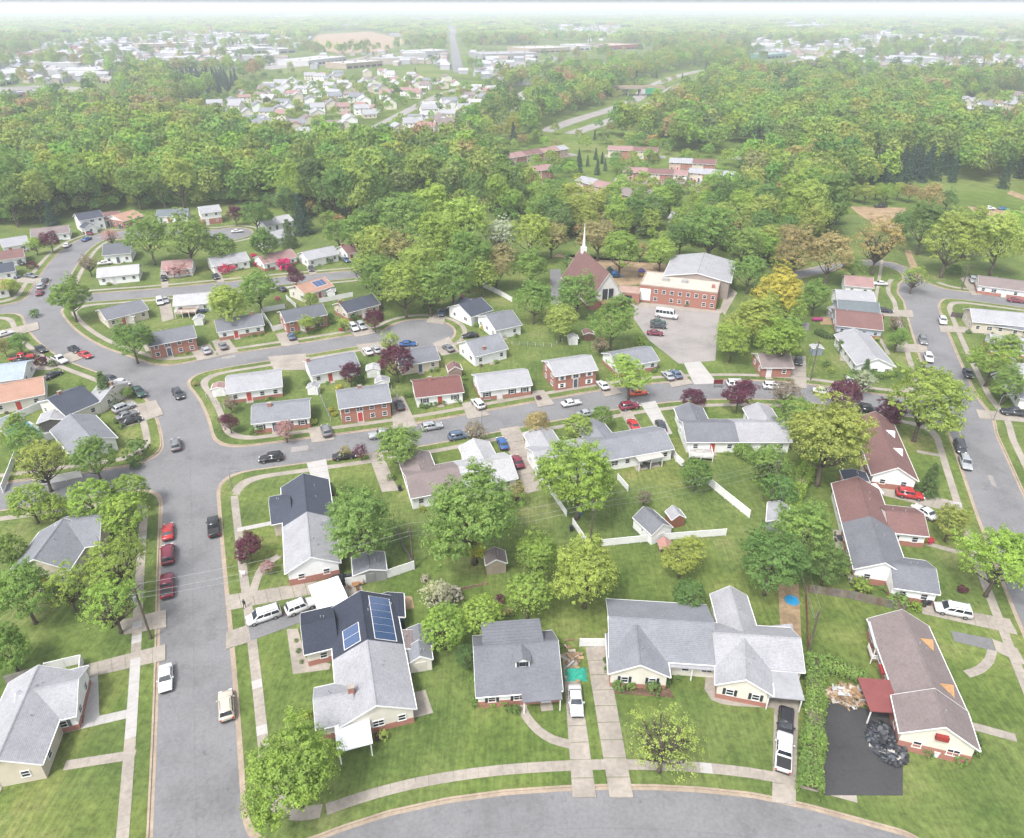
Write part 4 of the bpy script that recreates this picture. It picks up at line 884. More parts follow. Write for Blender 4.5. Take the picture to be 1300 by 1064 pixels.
# ================================================================ trees
def leafs(mb_v, mb_f, C, Nrm, size):
    """one small bent leaf spray (two triangles) per point"""
    n = len(C); r = RNG.normal(size=(n, 3)); a = np.cross(Nrm, r); a /= np.linalg.norm(a, axis=1, keepdims=True) + 1e-9; b = np.cross(Nrm, a)
    s = size * RNG.uniform(.6, 1.35, (n, 1)); o = len(mb_v)
    q = np.stack([C - a * s - b * s * .35, C + b * s * .75 - a * s * .1, C + a * s + b * s * .2, C - b * s * .8 + a * s * .15], 1)
    q += RNG.normal(size=q.shape) * size * .16
    mb_v.extend(map(tuple, q.reshape(-1, 3))); mb_f.extend((o + 4 * i, o + 4 * i + 1, o + 4 * i + 2, o + 4 * i + 3) for i in range(n))
def unit(v): return v / (np.linalg.norm(v, axis=-1, keepdims=True) + 1e-9)
def crown_mesh(name, kind, nleaf, size, seed, rough=.4):
    global RNG
    RNG = np.random.default_rng(seed); V, F = [], []
    if kind == 'cone':
        tiers = 13
        for t in range(tiers):
            h = .12 + 1.45 * t / tiers; rad = .48 * (1 - t / tiers) ** .85 + .03; nb = max(4, int(15 * (1 - t / tiers)) + 3)
            for k in range(nb):
                an = 2 * math.pi * (k + RNG.uniform(-.3, .3)) / nb + t; ln = rad * RNG.uniform(.78, 1.15); m = max(3, int(nleaf / (tiers * nb) * (1.6 - t / tiers)))
                s = RNG.uniform(.1, 1, (m, 1)) ** .7; d = np.array([math.cos(an), math.sin(an), -.28])
                C = d * ln * s + np.array([0, 0, h]) + RNG.normal(size=(m, 3)) * np.array([.03, .03, .02])
                leafs(V, F, C, unit(np.array([d[0] * .5, d[1] * .5, .8]) + RNG.normal(size=(m, 3)) * .4), size)
    else:
        rz = dict(round=.47, broad=.50, sparse=.42, column=.5, bush=.36)[kind]; cz = dict(round=.68, broad=.74, sparse=.72, column=.75, bush=.3)[kind]
        nl = dict(round=60, broad=42, sparse=46, column=30, bush=30)[kind]
        L = unit(RNG.normal(size=(nl, 3))); L[:, 2] = np.where(L[:, 2] < -.55, -L[:, 2], L[:, 2])
        rr = RNG.uniform(.55, .9, (nl, 1)) if kind != 'round' else RNG.uniform(.72, .86, (nl, 1))
        asym = 1 + .16 * np.sin(np.arctan2(L[:, 1:2], L[:, 0:1]) * 2 + seed) + .10 * np.sin(np.arctan2(L[:, 1:2], L[:, 0:1]) * 3 + 2 * seed) if kind in ('broad', 'sparse') else 1
        cen = L * rr * asym * np.array([.5, .5, rz]) + np.array([0, 0, cz])
        lr = RNG.uniform(.11, .2, nl) if kind != 'round' else RNG.uniform(.09, .13, nl)
        if kind == 'column': cen = (cen - (0, 0, cz)) * np.array([.55, .55, 1.5]) + (0, 0, cz)
        wts = lr ** 2; cnt = (nleaf * wts / wts.sum()).astype(int)
        for c, r, m in zip(cen, lr, cnt):
            ax = unit(c - np.array([0, 0, cz - .1])); ns = max(5, int(m / 26)); ds = unit(RNG.normal(size=(ns, 3)))
            ds = ds[(ds @ ax) > -.7]; ns = len(ds); sc_ = c + ds * r * RNG.uniform(.6, 1.12, (ns, 1)) * np.array([1, 1, .82])
            j = RNG.integers(0, ns, m); d = unit(RNG.normal(size=(m, 3))); sr = r * RNG.uniform(.16, .34, (ns, 1))
            C = sc_[j] + d * sr[j] * RNG.uniform(.4, 1.1, (m, 1)) * np.array([1.15, 1.15, .6])
            leafs(V, F, C, unit(ds[j] * .8 + d * .5 + ax * .5 + np.array([0, 0, .5]) + RNG.normal(size=d.shape) * rough), size)
        if kind in ('sparse', 'broad', 'round'):          # loose sprays that break the outline
            m = nleaf // 9; d = unit(RNG.normal(size=(m, 3))); d[:, 2] = abs(d[:, 2]) * .9 - .25
            C = d * np.array([.5, .5, rz]) * RNG.uniform(.75, 1.06, (m, 1)) + np.array([0, 0, cz]); leafs(V, F, C, unit(d + RNG.normal(size=d.shape) * .6), size)
    me = bpy.data.meshes.new(name); me.from_pydata([(float(a), float(b), float(c)) for a, b, c in V], [], F); return me
def trunk_mesh(name, kind, seed, twigs=0):
    r = random.Random(seed); mb = MB()
    top = dict(cone=1.45, column=1.2, bush=.3).get(kind, .8); w = .03 if kind != 'bush' else .015
    mb.tube([(0, 0, -.03), (0, 0, .06), (r.uniform(-.02, .02), r.uniform(-.02, .02), top * .45), (r.uniform(-.04, .04), r.uniform(-.04, .04), top)], [w * 1.5, w, w * .75, w * .2], 7)
    if kind not in ('cone', 'column'):
        for k in range(9 + twigs):
            a = 2.4 * k + r.uniform(-.4, .4); z0 = r.uniform(.22, .5) * (1 if kind != 'bush' else .3); ln = r.uniform(.26, .44)
            e = np.array([math.cos(a) * ln, math.sin(a) * ln, z0 + r.uniform(.2, .5) * (1 if kind != 'bush' else .5)]); m = np.array([math.cos(a) * ln * .45, math.sin(a) * ln * .45, z0 + (e[2] - z0) * .35])
            mb.tube([(0, 0, z0), m, e], [w * .55, w * .38, w * .1], 5)
            for j in range(2 + (3 if twigs else 0)):
                q = m + (e - m) * r.uniform(.1, .8); s = np.array([r.uniform(-.14, .14), r.uniform(-.14, .14), r.uniform(.08, .24)]); mb.tube([q, q + s], [w * .25, w * .06], 4)
    return mb.mesh(name, smooth=True)
PROTO = {}
for kind, n, nleaf, size in (('broad', 6, 17000, .0125), ('round', 3, 16000, .0122), ('sparse', 3, 6500, .0115), ('wispy', 1, 2600, .0105), ('cone', 2, 4200, .024), ('column', 1, 3200, .024), ('bush', 3, 1500, .038)):
    PROTO[kind] = []
    for i in range(n):
        c = crown_mesh('crown', 'sparse' if kind == 'wispy' else kind, nleaf, size, 10 * len(PROTO) + i); c.materials.append(M['leaf'])
        t = trunk_mesh('trunk', kind, 10 * len(PROTO) + i, 14 if kind in ('sparse', 'wispy') else 0); t.materials.append(M['bark'])
        PROTO[kind].append((c, t))
CZ = dict(broad=.74, round=.68, sparse=.72, wispy=.72, cone=.75, column=.75, bush=.3)
TC = dict(G=(.215, .322, .092), Y=(.335, .415, .110), D=(.120, .192, .068), O=(.37, .325, .155), P=(.150, .048, .082), K=(.5, .31, .33), W=(.46, .46, .37), B=(.30, .25, .19), C=(.056, .098, .074), L=(.285, .398, .092), X=(.46, .44, .09), V=(.62, .05, .24), H=(.165, .262, .084), R=(.62, .05, .15))
TN = dict(G='green', Y='yellow green', D='deep green', O='orange tinged', P='purple leaved', K='pink blossoming', W='pale blossoming', B='brown budding', C='dark', L='bright lime green', X='golden yellow', V='magenta flowering', H='mid green', R='red flowering')
KN = dict(broad='spreading tree', round='round crowned tree', sparse='thin leaved tree', wispy='wispy young tree', cone='conifer', column='columnar evergreen', bush='bush')
TREES = []; PENDING = []; HC = dict(HOUSES)
_o1 = 'first second third fourth fifth sixth seventh eighth ninth'.split()
ORD = ['first', 'second', 'third', 'fourth', 'fifth', 'sixth', 'seventh', 'eighth', 'ninth', 'tenth', 'eleventh', 'twelfth', 'thirteenth', 'fourteenth', 'fifteenth', 'sixteenth', 'seventeenth', 'eighteenth', 'nineteenth', 'twentieth'] + [f'{t}-{o}' for t in ('twenty', 'thirty', 'forty') for o in _o1]
def label_trees():
    by = {}
    for o, desc, phr, d in PENDING: by.setdefault((desc, phr), []).append((d, o))
    for (desc, phr), lst in by.items():
        lst.sort(key=lambda t: t[0])
        for i, (d, o) in enumerate(lst):
            if len(lst) == 1: o['label'] = f"{desc} by the {phr}"
            else: o['label'] = f"{ORD[min(i, 46)]} {desc} from the {phr}"; o['group'] = f"{desc}s by the {phr}"
            w_ = o['label']
            for x_ in ('middle sized ', 'bright ', 'large ', 'small ', 'tall ', 'tinged ', 'leaved '):
                if len(w_.split()) > 15: w_ = w_.replace(x_, '')
            o['label'] = w_
def near_phrase(p):
    best = min(HOUSES, key=lambda h: (h[1][0] - p[0]) ** 2 + (h[1][1] - p[1]) ** 2)
    return best[0], math.hypot(best[1][0] - p[0], best[1][1] - p[1])
def put_tree(g, width, kind, col, label, group, name, hs=1., jit=.06):
    c, t = random.choice(PROTO[kind]); root = thing(name, (g[0], g[1], 0), None, 'bush' if kind == 'bush' else 'tree', group)
    rz = random.uniform(0, 6.28); s = width
    cc = tuple(max(.005, x * random.uniform(1 - jit, 1 + jit)) for x in TC[col]); b = random.uniform(.9, 1.1); cc = tuple(x * b for x in cc)
    for nm, me in (('trunk', t), ('crown', c)):
        o = mkobj(nm, me, None, root, cc if nm == 'crown' else None); o.rotation_euler[2] = rz; o.scale = (s, s, s * hs)
    PENDING.append((root, *label)); TREES.append((g[0], g[1], width))
    return root
def tree(cx, cy, w, kind='broad', col='G', hs=1.):
    """crown centre and width in photo pixels; stands on the ground so that the crown covers that spot"""
    wm = 5.
    for _ in range(6):
        q = P(cx, cy, CZ[kind] * wm * hs); d = pix(q)[2]; wm = w * d / FPX
    phr, dist = near_phrase(q)
    size = 'small' if wm < 4.5 else 'large' if wm > 9 else 'middle sized'
    if kind == 'bush': size = 'little' if wm < 1.8 else 'broad' if wm > 3 else 'rounded'
    lab = (f"{size} {TN[col]} {KN[kind]}", phr, math.hypot(q[0] - HC[phr][0], q[1] - HC[phr][1]))
    nm = dict(cone='conifer_tree', column='columnar_tree', bush='bush').get(kind, 'leafy_tree')
    return put_tree(q, wm * 1.03, kind, col, lab, None, nm, hs)
b_, r_, s_, c_, k_, u_ = 'broad', 'round', 'sparse', 'cone', 'column', 'bush'
YARD = [
    (88, 377, 46, b_, 'G'), (167, 432, 44, b_, 'H'), (188, 301, 50, b_, 'G'), (237, 302, 56, b_, 'G'), (280, 314, 36, r_, 'G'), (324, 272, 34, b_, 'H'), (327, 366, 46, b_, 'G'), (288, 387, 48, b_, 'Y'),
    (44, 311, 18, b_, 'L'), (63, 305, 22, b_, 'P'), (11, 363, 20, b_, 'Y'), (24, 436, 24, b_, 'G'), (4, 440, 20, b_, 'O'), (112, 335, 24, s_, 'B'), (63, 271, 20, c_, 'C'), (132, 493, 30, c_, 'D'),
    (375, 351, 22, b_, 'P'), (394, 381, 20, r_, 'L'), (389, 411, 20, b_, 'Y'), (404, 408, 15, r_, 'G'), (420, 404, 12, k_, 'D'), (436, 411, 16, s_, 'Y'), (475, 405, 24, b_, 'P'), (366, 297, 24, c_, 'D'), (382, 272, 34, c_, 'C'),
    (429, 295, 36, b_, 'G'), (363, 256, 34, b_, 'H'), (335, 310, 38, b_, 'H'), (495, 433, 26, s_, 'Y'), (503, 459, 44, r_, 'P'), (444, 474, 26, b_, 'P'), (298, 272, 20, b_, 'P'), (140, 300, 20, s_, 'K'),
    (477, 314, 40, b_, 'Y'), (503, 318, 40, s_, 'O'), (513, 285, 58, b_, 'G'), (548, 272, 52, b_, 'Y'), (587, 290, 58, b_, 'Y'), (531, 342, 50, b_, 'Y'), (561, 314, 56, b_, 'L'), (594, 330, 54, b_, 'G'), (482, 357, 46, b_, 'G'), (513, 366, 50, b_, 'Y'),
    (545, 369, 44, b_, 'G'), (574, 358, 46, b_, 'G'), (462, 341, 36, s_, 'Y'), (635, 301, 42, s_, 'W'), (630, 340, 38, b_, 'O'), (612, 352, 34, b_, 'Y'), (456, 300, 40, b_, 'G'), (470, 285, 36, b_, 'H'),
    (675, 298, 50, b_, 'Y'), (673, 338, 42, b_, 'G'), (678, 380, 46, b_, 'G'), (712, 405, 42, b_, 'Y'), (734, 372, 48, b_, 'G'), (777, 408, 54, b_, 'G'), (788, 318, 48, b_, 'L'), (839, 319, 38, b_, 'Y'), (813, 318, 22, s_, 'O'), (762, 438, 22, s_, 'B'),
    (800, 477, 46, b_, 'Y'), (948, 410, 50, b_, 'Y'), (930, 432, 42, b_, 'L'), (966, 402, 52, b_, 'Y'), (987, 434, 54, b_, 'L'), (1000, 428, 46, b_, 'G'), (904, 292, 66, b_, 'G'), (952, 345, 40, b_, 'G'), (989, 370, 58, b_, 'X'), (945, 310, 50, b_, 'G'),
    (1012, 318, 52, b_, 'O'), (1055, 324, 52, b_, 'O'), (1117, 306, 62, s_, 'O'), (1174, 286, 52, b_, 'H'), (1208, 306, 66, b_, 'Y'), (1271, 306, 62, b_, 'Y'), (1161, 352, 30, s_, 'Y'), (1182, 250, 30, b_, 'O'), (1036, 376, 36, b_, 'G'), (1140, 430, 26, b_, 'G'),
    (1138, 410, 20, s_, 'B'), (1067, 440, 13, k_, 'D'), (1263, 455, 54, b_, 'L'), (1099, 470, 20, c_, 'D'), (1177, 505, 88, b_, 'Y'), (1072, 501, 42, r_, 'P'), (1131, 522, 34, b_, 'P'), (1052, 556, 100, b_, 'Y'), (1012, 528, 52, b_, 'G'),
    (999, 499, 40, s_, 'B'), (1098, 483, 28, s_, 'W'), (1182, 609, 30, c_, 'D'), (1208, 663, 42, b_, 'Y'), (1270, 712, 82, b_, 'L'), (978, 590, 52, b_, 'G'), (988, 620, 40, b_, 'H'), (1020, 678, 76, b_, 'G'), (1050, 714, 52, b_, 'H'), (980, 712, 78, b_, 'H'),
    (1281, 488, 40, b_, 'G'), (735, 605, 92, b_, 'L'), (734, 542, 36, r_, 'Y'), (764, 528, 28, r_, 'G'), (682, 538, 32, b_, 'O'), (884, 601, 40, r_, 'H'), (879, 506, 28, b_, 'P'), (938, 501, 36, b_, 'P'), (655, 625, 30, s_, 'O'), (818, 632, 20, s_, 'B'),
    (683, 704, 56, b_, 'L'), (745, 727, 82, b_, 'Y'), (866, 707, 48, b_, 'Y'), (670, 755, 60, r_, 'L'), (875, 755, 42, r_, 'H'), (843, 938, 92, 'wispy', 'Y'), (564, 796, 58, r_, 'L'), (612, 782, 54, r_, 'L'), (592, 833, 30, r_, 'D'), (371, 974, 112, b_, 'L'),
    (456, 667, 86, b_, 'G'), (600, 650, 116, b_, 'G'), (507, 567, 52, b_, 'G'), (604, 549, 32, s_, 'B'), (458, 573, 20, s_, 'P'), (606, 700, 24, b_, 'X'), (362, 546, 26, r_, 'K'), (119, 582, 50, b_, 'G'), (161, 498, 14, b_, 'G'),
    (30, 559, 44, b_, 'G'), (51, 586, 64, s_, 'Y'), (291, 536, 22, b_, 'P'), (292, 512, 20, s_, 'B'), (38, 637, 50, r_, 'L'), (68, 645, 36, r_, 'L'), (115, 635, 56, r_, 'L'), (165, 622, 44, r_, 'L'), (157, 653, 58, r_, 'L'), (145, 715, 84, s_, 'L'), (315, 693, 34, b_, 'P'),
    (140, 765, 74, s_, 'L'), (28, 752, 74, b_, 'G'), (84, 745, 60, s_, 'L'), (10, 826, 52, b_, 'G'), (339, 720, 18, r_, 'K'), (438, 573, 16, s_, 'O'), (8, 700, 44, b_, 'G'), (700, 300, 40, s_, 'O'), (760, 300, 44, b_, 'O'), (865, 300, 40, b_, 'H'), (720, 330, 14, k_, 'D'),
    (1072, 246, 20, b_, 'Y'), (1086, 243, 18, b_, 'L'), (1100, 245, 20, b_, 'Y'), (1113, 242, 17, b_, 'Y'), (1127, 245, 20, b_, 'L'), (1141, 241, 18, b_, 'Y'), (1156, 244, 18, b_, 'O'), (1204, 252, 22, b_, 'H'), (1148, 284, 30, b_, 'H'), (1240, 276, 26, b_, 'Y'), (1290, 282, 30, b_, 'L'), (1064, 268, 24, b_, 'G'),
    (555, 755, 40, s_, 'W'), (1000, 390, 40, b_, 'Y'), (1085, 340, 26, b_, 'G'), (1230, 300, 40, b_, 'H'), (20, 548, 36, b_, 'L'),
]
for t in YARD:
    if 440 < t[0] < 645 and 255 < t[1] < 375 and t[2] > 30: tree(t[0], t[1] - 3, t[2] * 1.1, t[3], t[4], 1.08)
    else: tree(*t)
# bushes, azaleas and hedge plants: (x, y, width px, colour)
BUSH = [(175, 572, 34, 'H'), (172, 590, 16, 'D'), (44, 398, 14, 'H'), (41, 337, 14, 'P'), (51, 459, 18, 'P'), (66, 462, 12, 'D'), (545, 391, 22, 'D'), (420, 520, 9, 'X'), (424, 526, 9, 'X'), (449, 529, 8, 'X'), (462, 527, 9, 'G'), (482, 523, 9, 'G'),
        (326, 545, 18, 'H'), (390, 537, 10, 'G'), (397, 536, 12, 'Y'), (380, 538, 10, 'H'), (536, 515, 9, 'H'), (545, 514, 9, 'H'), (554, 512, 9, 'H'), (562, 511, 9, 'H'), (580, 508, 9, 'G'), (517, 501, 12, 'H'), (285, 342, 16, 'R'), (295, 340, 12, 'R'), (345, 337, 9, 'V'), (362, 336, 20, 'V'), (354, 337, 12, 'V'),
        (220, 345, 24, 'K'), (234, 344, 20, 'K'), (322, 325, 10, 'R'), (325, 336, 8, 'R'), (402, 332, 10, 'D'), (418, 331, 10, 'D'), (240, 424, 8, 'G'), (236, 432, 9, 'P'), (318, 420, 8, 'H'), (352, 379, 7, 'V'), (433, 419, 6, 'R'), (450, 402, 14, 'D'),
        (613, 893, 12, 'G'), (625, 893, 12, 'L'), (639, 892, 14, 'G'), (603, 892, 16, 'H'), (602, 862, 14, 'G'), (786, 870, 20, 'H'), (800, 872, 16, 'G'), (828, 873, 22, 'H'), (846, 868, 14, 'D'), (773, 850, 14, 'H'), (770, 838, 10, 'D'), (707, 818, 14, 'G'), (945, 880, 10, 'P'), (965, 884, 9, 'X'), (932, 881, 12, 'H'),
        (1178, 953, 18, 'H'), (1218, 962, 20, 'G'), (1240, 955, 16, 'H'), (1238, 938, 18, 'D'), (388, 908, 14, 'X'), (389, 921, 14, 'Y'), (376, 813, 6, 'G'), (379, 826, 7, 'D'), (383, 840, 6, 'G'), (401, 840, 6, 'Y'), (100, 880, 9, 'X'), (101, 898, 9, 'X'), (102, 912, 9, 'D'), (75, 921, 9, 'G'),
        (1092, 745, 28, 'L'), (1084, 736, 16, 'W'), (1140, 763, 26, 'G'), (1163, 770, 16, 'L'), (1192, 745, 12, 'H'), (1222, 748, 14, 'P'), (1172, 685, 14, 'X'), (1180, 686, 12, 'R'), (1052, 715, 16, 'L'), (1074, 727, 16, 'Y'), (880, 600, 16, 'D'), (1085, 478, 22, 'H'), (1130, 474, 12, 'P'), (1112, 470, 14, 'G'),
        (1056, 470, 10, 'Y'), (1050, 462, 12, 'H'), (1230, 421, 8, 'H'), (1213, 343, 16, 'H'), (1294, 372, 12, 'D'), (1155, 612, 12, 'G'), (700, 418, 10, 'H'), (812, 434, 14, 'L'), (872, 386, 10, 'D'), (575, 756, 30, 'W'), (635, 762, 16, 'P'), (645, 778, 14, 'O'), (540, 735, 12, 'W'), (590, 480, 8, 'G'), (640, 426, 8, 'D'), (612, 416, 8, 'X'), (605, 412, 8, 'G'),
        (345, 482, 10, 'D'), (430, 492, 10, 'X'), (390, 486, 10, 'D'), (455, 482, 18, 'D'), (248, 487, 9, 'O'), (155, 541, 9, 'H'), (148, 535, 9, 'D'), (100, 490, 10, 'G'), (560, 748, 20, 'G'), (684, 505, 8, 'P'), (430, 742, 8, 'H'), (310, 712, 10, 'H'), (530, 612, 10, 'R'), (497, 606, 12, 'G')]
for x, y, w, c in BUSH: tree(x, y, w, u_, c)
# foundation planting along the fronts
fb = random.Random(31)
for phr, bl, door in MAINB:
    b = bl[0]; px, py, _ = pix(b.at(b.L / 2, 0))
    if not (0 < px < 1300 and 290 < py < 980): continue
    for k in range(fb.choice([2, 3, 3, 4])):
        s_0 = fb.uniform(.06, .94)
        if door is not None and abs(s_0 - door) < .12: continue
        w = fb.uniform(.9, 1.7); p = b.at(s_0 * b.L, -.25 - w / 2)
        if any(inpoly(p[0], p[1], x.poly(.3)) for x in bl) or any(inpoly(p[0], p[1], [tuple(c) for c in d]) for d in DRIVE_POLYS) or sdf_at(p[0], p[1]) < 4: continue
        c = fb.choice('GHHDLYP'); put_tree(p, w, 'bush', c, (f"little {TN[c]} bush", phr, math.hypot(p[0] - HC[phr][0], p[1] - HC[phr][1])), None, 'bush')
# hedges: one leafy body each
def hedge(pts, w, h, label, col='G'):
    line = smooth_line([P(*c) for c in pts], .5); V, F = [], []; global RNG
    RNG = np.random.default_rng(int(pts[0][0])); o = P(*pts[0])
    arr = np.array(line); n = int(len(arr) * 150 * (w + h) / 3)
    i = RNG.integers(0, len(arr), n); th = RNG.uniform(0, math.pi, n); rr = RNG.uniform(.82, 1.06, n)
    t = np.gradient(arr, axis=0); t /= np.linalg.norm(t, axis=1, keepdims=True); nn = np.stack([-t[:, 1], t[:, 0]], 1)
    lump = 1 + .14 * np.sin(i * .55) + .1 * np.sin(i * .23 + 1)
    px_ = np.sign(np.cos(th)) * np.abs(np.cos(th)) ** .6 * w / 2 * rr * lump; pz = np.abs(np.sin(th)) ** .5 * h * rr * lump
    C = np.stack([arr[i, 0] + nn[i, 0] * px_, arr[i, 1] + nn[i, 1] * px_, pz], 1) + RNG.normal(size=(n, 3)) * .09
    N = unit(np.stack([nn[i, 0] * np.cos(th), nn[i, 1] * np.cos(th), np.sin(th)], 1) + RNG.normal(size=(n, 3)) * .5)
    leafs(V, F, C - o, N, .15); me = bpy.data.meshes.new('hedge'); me.from_pydata([tuple(map(float, v)) for v in V], [], F)
    root = thing('hedge', (o[0], o[1], 0), label, 'hedge'); mkobj('foliage', me, 'leaf', root, TC[col])
    core = MB()
    for a, b in zip(line[::3][:-1], line[::3][1:]):
        d = b - a; m = (a + b) / 2; L = np.linalg.norm(d); core.box((m[0], m[1], h * .4), (L / 2, w * .34, h * .4), tuple(d / L))
    core.build('stems', 'bark', root)
hedge([(1032, 845), (1033, 900), (1029, 960), (1026, 1010)], 2.6, 2.2, 'tall clipped green hedge between the parked white pickup and black drive', 'G')
hedge([(1040, 848), (1070, 855), (1096, 864)], 2.0, 1.6, 'short green hedge above the heap of scrap wood', 'G')
hedge([(936, 575), (960, 590), (990, 605)], 2.4, 2.2, 'leafy hedge behind the grey twin house', 'G')
hedge([(1000, 655), (1018, 615), (1030, 580)], 2.6, 2.0, 'long clipped hedge leading up to the yellow green tree', 'L')
hedge([(1035, 424), (1052, 430), (1064, 428)], 1.4, 1.4, 'dark hedge beside the telegraph pole', 'D')
hedge([(1095, 478), (1120, 480), (1135, 476)], 1.8, 1.5, 'hedge in front of the white roofed house', 'H')

# ---------------------------------------------------------------- woodland
EDGE = [(-200, 275), (0, 290), (30, 290), (70, 280), (95, 272), (150, 268), (200, 266), (250, 264), (330, 262), (385, 276), (430, 300), (455, 290), (500, 262), (560, 256), (610, 270), (640, 285), (660, 285), (690, 292), (705, 312), (745, 308), (760, 300), (850, 312), (900, 318), (935, 330), (958, 350), (985, 350), (1010, 338), (1050, 305), (1062, 262), (1110, 252), (1150, 250), (1165, 268), (1250, 262), (1300, 262), (1500, 262)]
EX, EY = zip(*EDGE)
CLEAR = {  # ground polygons in photo pixels -> share of trees left standing
    'terraces': ([(590, 212), (598, 190), (740, 178), (835, 178), (850, 192), (945, 208), (955, 236), (885, 262), (880, 286), (848, 288), (838, 262), (815, 284), (716, 284), (690, 246), (640, 222)], .5),
    'meadow': ([(1045, 262), (1060, 250), (1100, 248), (1160, 236), (1310, 228), (1310, 290), (1150, 300), (1120, 335), (1058, 335)], .02),
    'suburb': ([(210, 150), (270, 122), (340, 96), (430, 84), (540, 84), (610, 98), (650, 116), (625, 150), (590, 185), (560, 206), (480, 210), (400, 206), (330, 196), (280, 172)], .36),
    'shops': ([(40, 70), (60, 40), (150, 44), (300, 42), (470, 56), (660, 58), (700, 70), (700, 98), (600, 108), (440, 104), (330, 112), (240, 98), (120, 92)], .2),
    'depot': ([(-40, 88), (60, 88), (140, 98), (160, 130), (60, 150), (-40, 158)], .05), 'highway_side': ([(660, 196), (690, 160), (770, 128), (800, 108), (880, 84), (910, 92), (880, 128), (800, 168), (730, 190)], .34), 'ramp_side': ([(620, 180), (640, 140), (660, 108), (700, 104), (690, 130), (660, 178)], .3), 'bend_side': ([(940, 104), (1000, 74), (1070, 52), (1120, 42), (1310, 46), (1310, 64), (1120, 62), (1080, 84), (1000, 102)], .08), 'avenue_side': ([(562, 112), (566, 30), (584, 30), (602, 112)], .05),
    'field': ([(392, 58), (400, 40), (470, 38), (530, 52), (490, 66), (430, 66)], 0.),
    'east_homes': ([(1195, 130), (1310, 116), (1310, 182), (1220, 180)], .12), 'far_homes': ([(1080, 78), (1190, 74), (1210, 108), (1090, 110)], .1), 'far_homes2': ([(680, 34), (790, 32), (790, 62), (680, 64)], .15), 'far_works': ([(610, 58), (830, 54), (830, 88), (610, 92)], .1), 'far_lane': ([(950, 52), (1015, 48), (1010, 100), (945, 104)], .15),
    'far_homes3': ([(1195, 80), (1310, 78), (1310, 110), (1200, 110)], .25), 'meadow2': ([(910, 180), (985, 192), (980, 205), (905, 192)], .0), 'far_white': ([(980, 30), (1060, 28), (1060, 40), (980, 40)], .1),
    'homes4': ([(30, 150), (150, 130), (250, 138), (160, 150)], .55), 'homes5': ([(1030, 100), (1110, 104), (1100, 122), (1030, 118)], .5),
}
HIGHWAY = [(690, 167), (735, 151), (775, 139), (806, 127), (822, 113), (850, 100), (890, 90), (950, 83), (1005, 78), (1045, 70), (1076, 62), (1086, 54), (1112, 48), (1160, 49), (1220, 52), (1330, 56)]
HW2 = [(725, 170), (790, 148), (818, 137), (842, 122), (858, 110), (900, 97)]
AVENUE = [(583, 92), (580, 80), (577, 62), (574, 44), (573, 32)]
RAMP = [(636, 160), (646, 146), (658, 130), (664, 118), (686, 112), (700, 108)]
FAR_ROADS = [(HIGHWAY, 6.5), (HW2, 6), (AVENUE, 8), (RAMP, 5), ([(455, 175), (500, 150), (560, 120), (600, 108)], 5), ([(930, 200), (970, 203), (1010, 210)], 6), ([(-20, 128), (60, 122), (110, 112)], 8), ([(340, 88), (420, 80), (470, 72)], 9), ([(640, 205), (720, 262)], 4), ([(780, 228), (850, 232), (935, 236)], 5), ([(596, 208), (650, 206), (730, 196)], 4.5), ([(768, 198), (845, 200)], 4.5), ([(735, 245), (775, 256), (825, 262)], 4.5)]
FR = []
for pts, hw in FAR_ROADS:
    g_ = np.array([P(*p)[:2] for p in pts]); FR.append((g_, hw))
def near_far_road(x, y, m=5.):
    for g_, hw in FR:
        a, b = g_[:-1], g_[1:]; ab = b - a; t = np.clip(((x - a[:, 0]) * ab[:, 0] + (y - a[:, 1]) * ab[:, 1]) / ((ab ** 2).sum(1) + 1e-9), 0, 1)
        if np.min(np.hypot(x - a[:, 0] - t * ab[:, 0], y - a[:, 1] - t * ab[:, 1])) < hw + m: return True
    return False
zz_ = [.02]
for (pts, hw), nm in zip(FAR_ROADS, ['highway', 'highway', 'avenue', 'slip_road', 'street', 'street', 'street', 'street', 'street', 'street', 'street', 'street', 'street']):
    line = smooth_line([P(*p) for p in pts], 12); zz_[0] += .012; V, F = [], []
    for i, p in enumerate(line):
        t = line[min(i + 1, len(line) - 1)] - line[max(i - 1, 0)]; t /= np.linalg.norm(t); n = np.array([-t[1], t[0]]) * hw
        V += [(*(p + n), zz_[0]), (*(p - n), zz_[0])]
    m_ = MB(); m_.add(V, [(2 * i, 2 * i + 1, 2 * i + 3, 2 * i + 2) for i in range(len(line) - 1)]); m_.build(nm, 'asphalt' if nm == 'avenue' else 'lot')['kind'] = 'structure'
EXTRA_CLEAR = list(TERR)    # world discs kept free (far buildings)

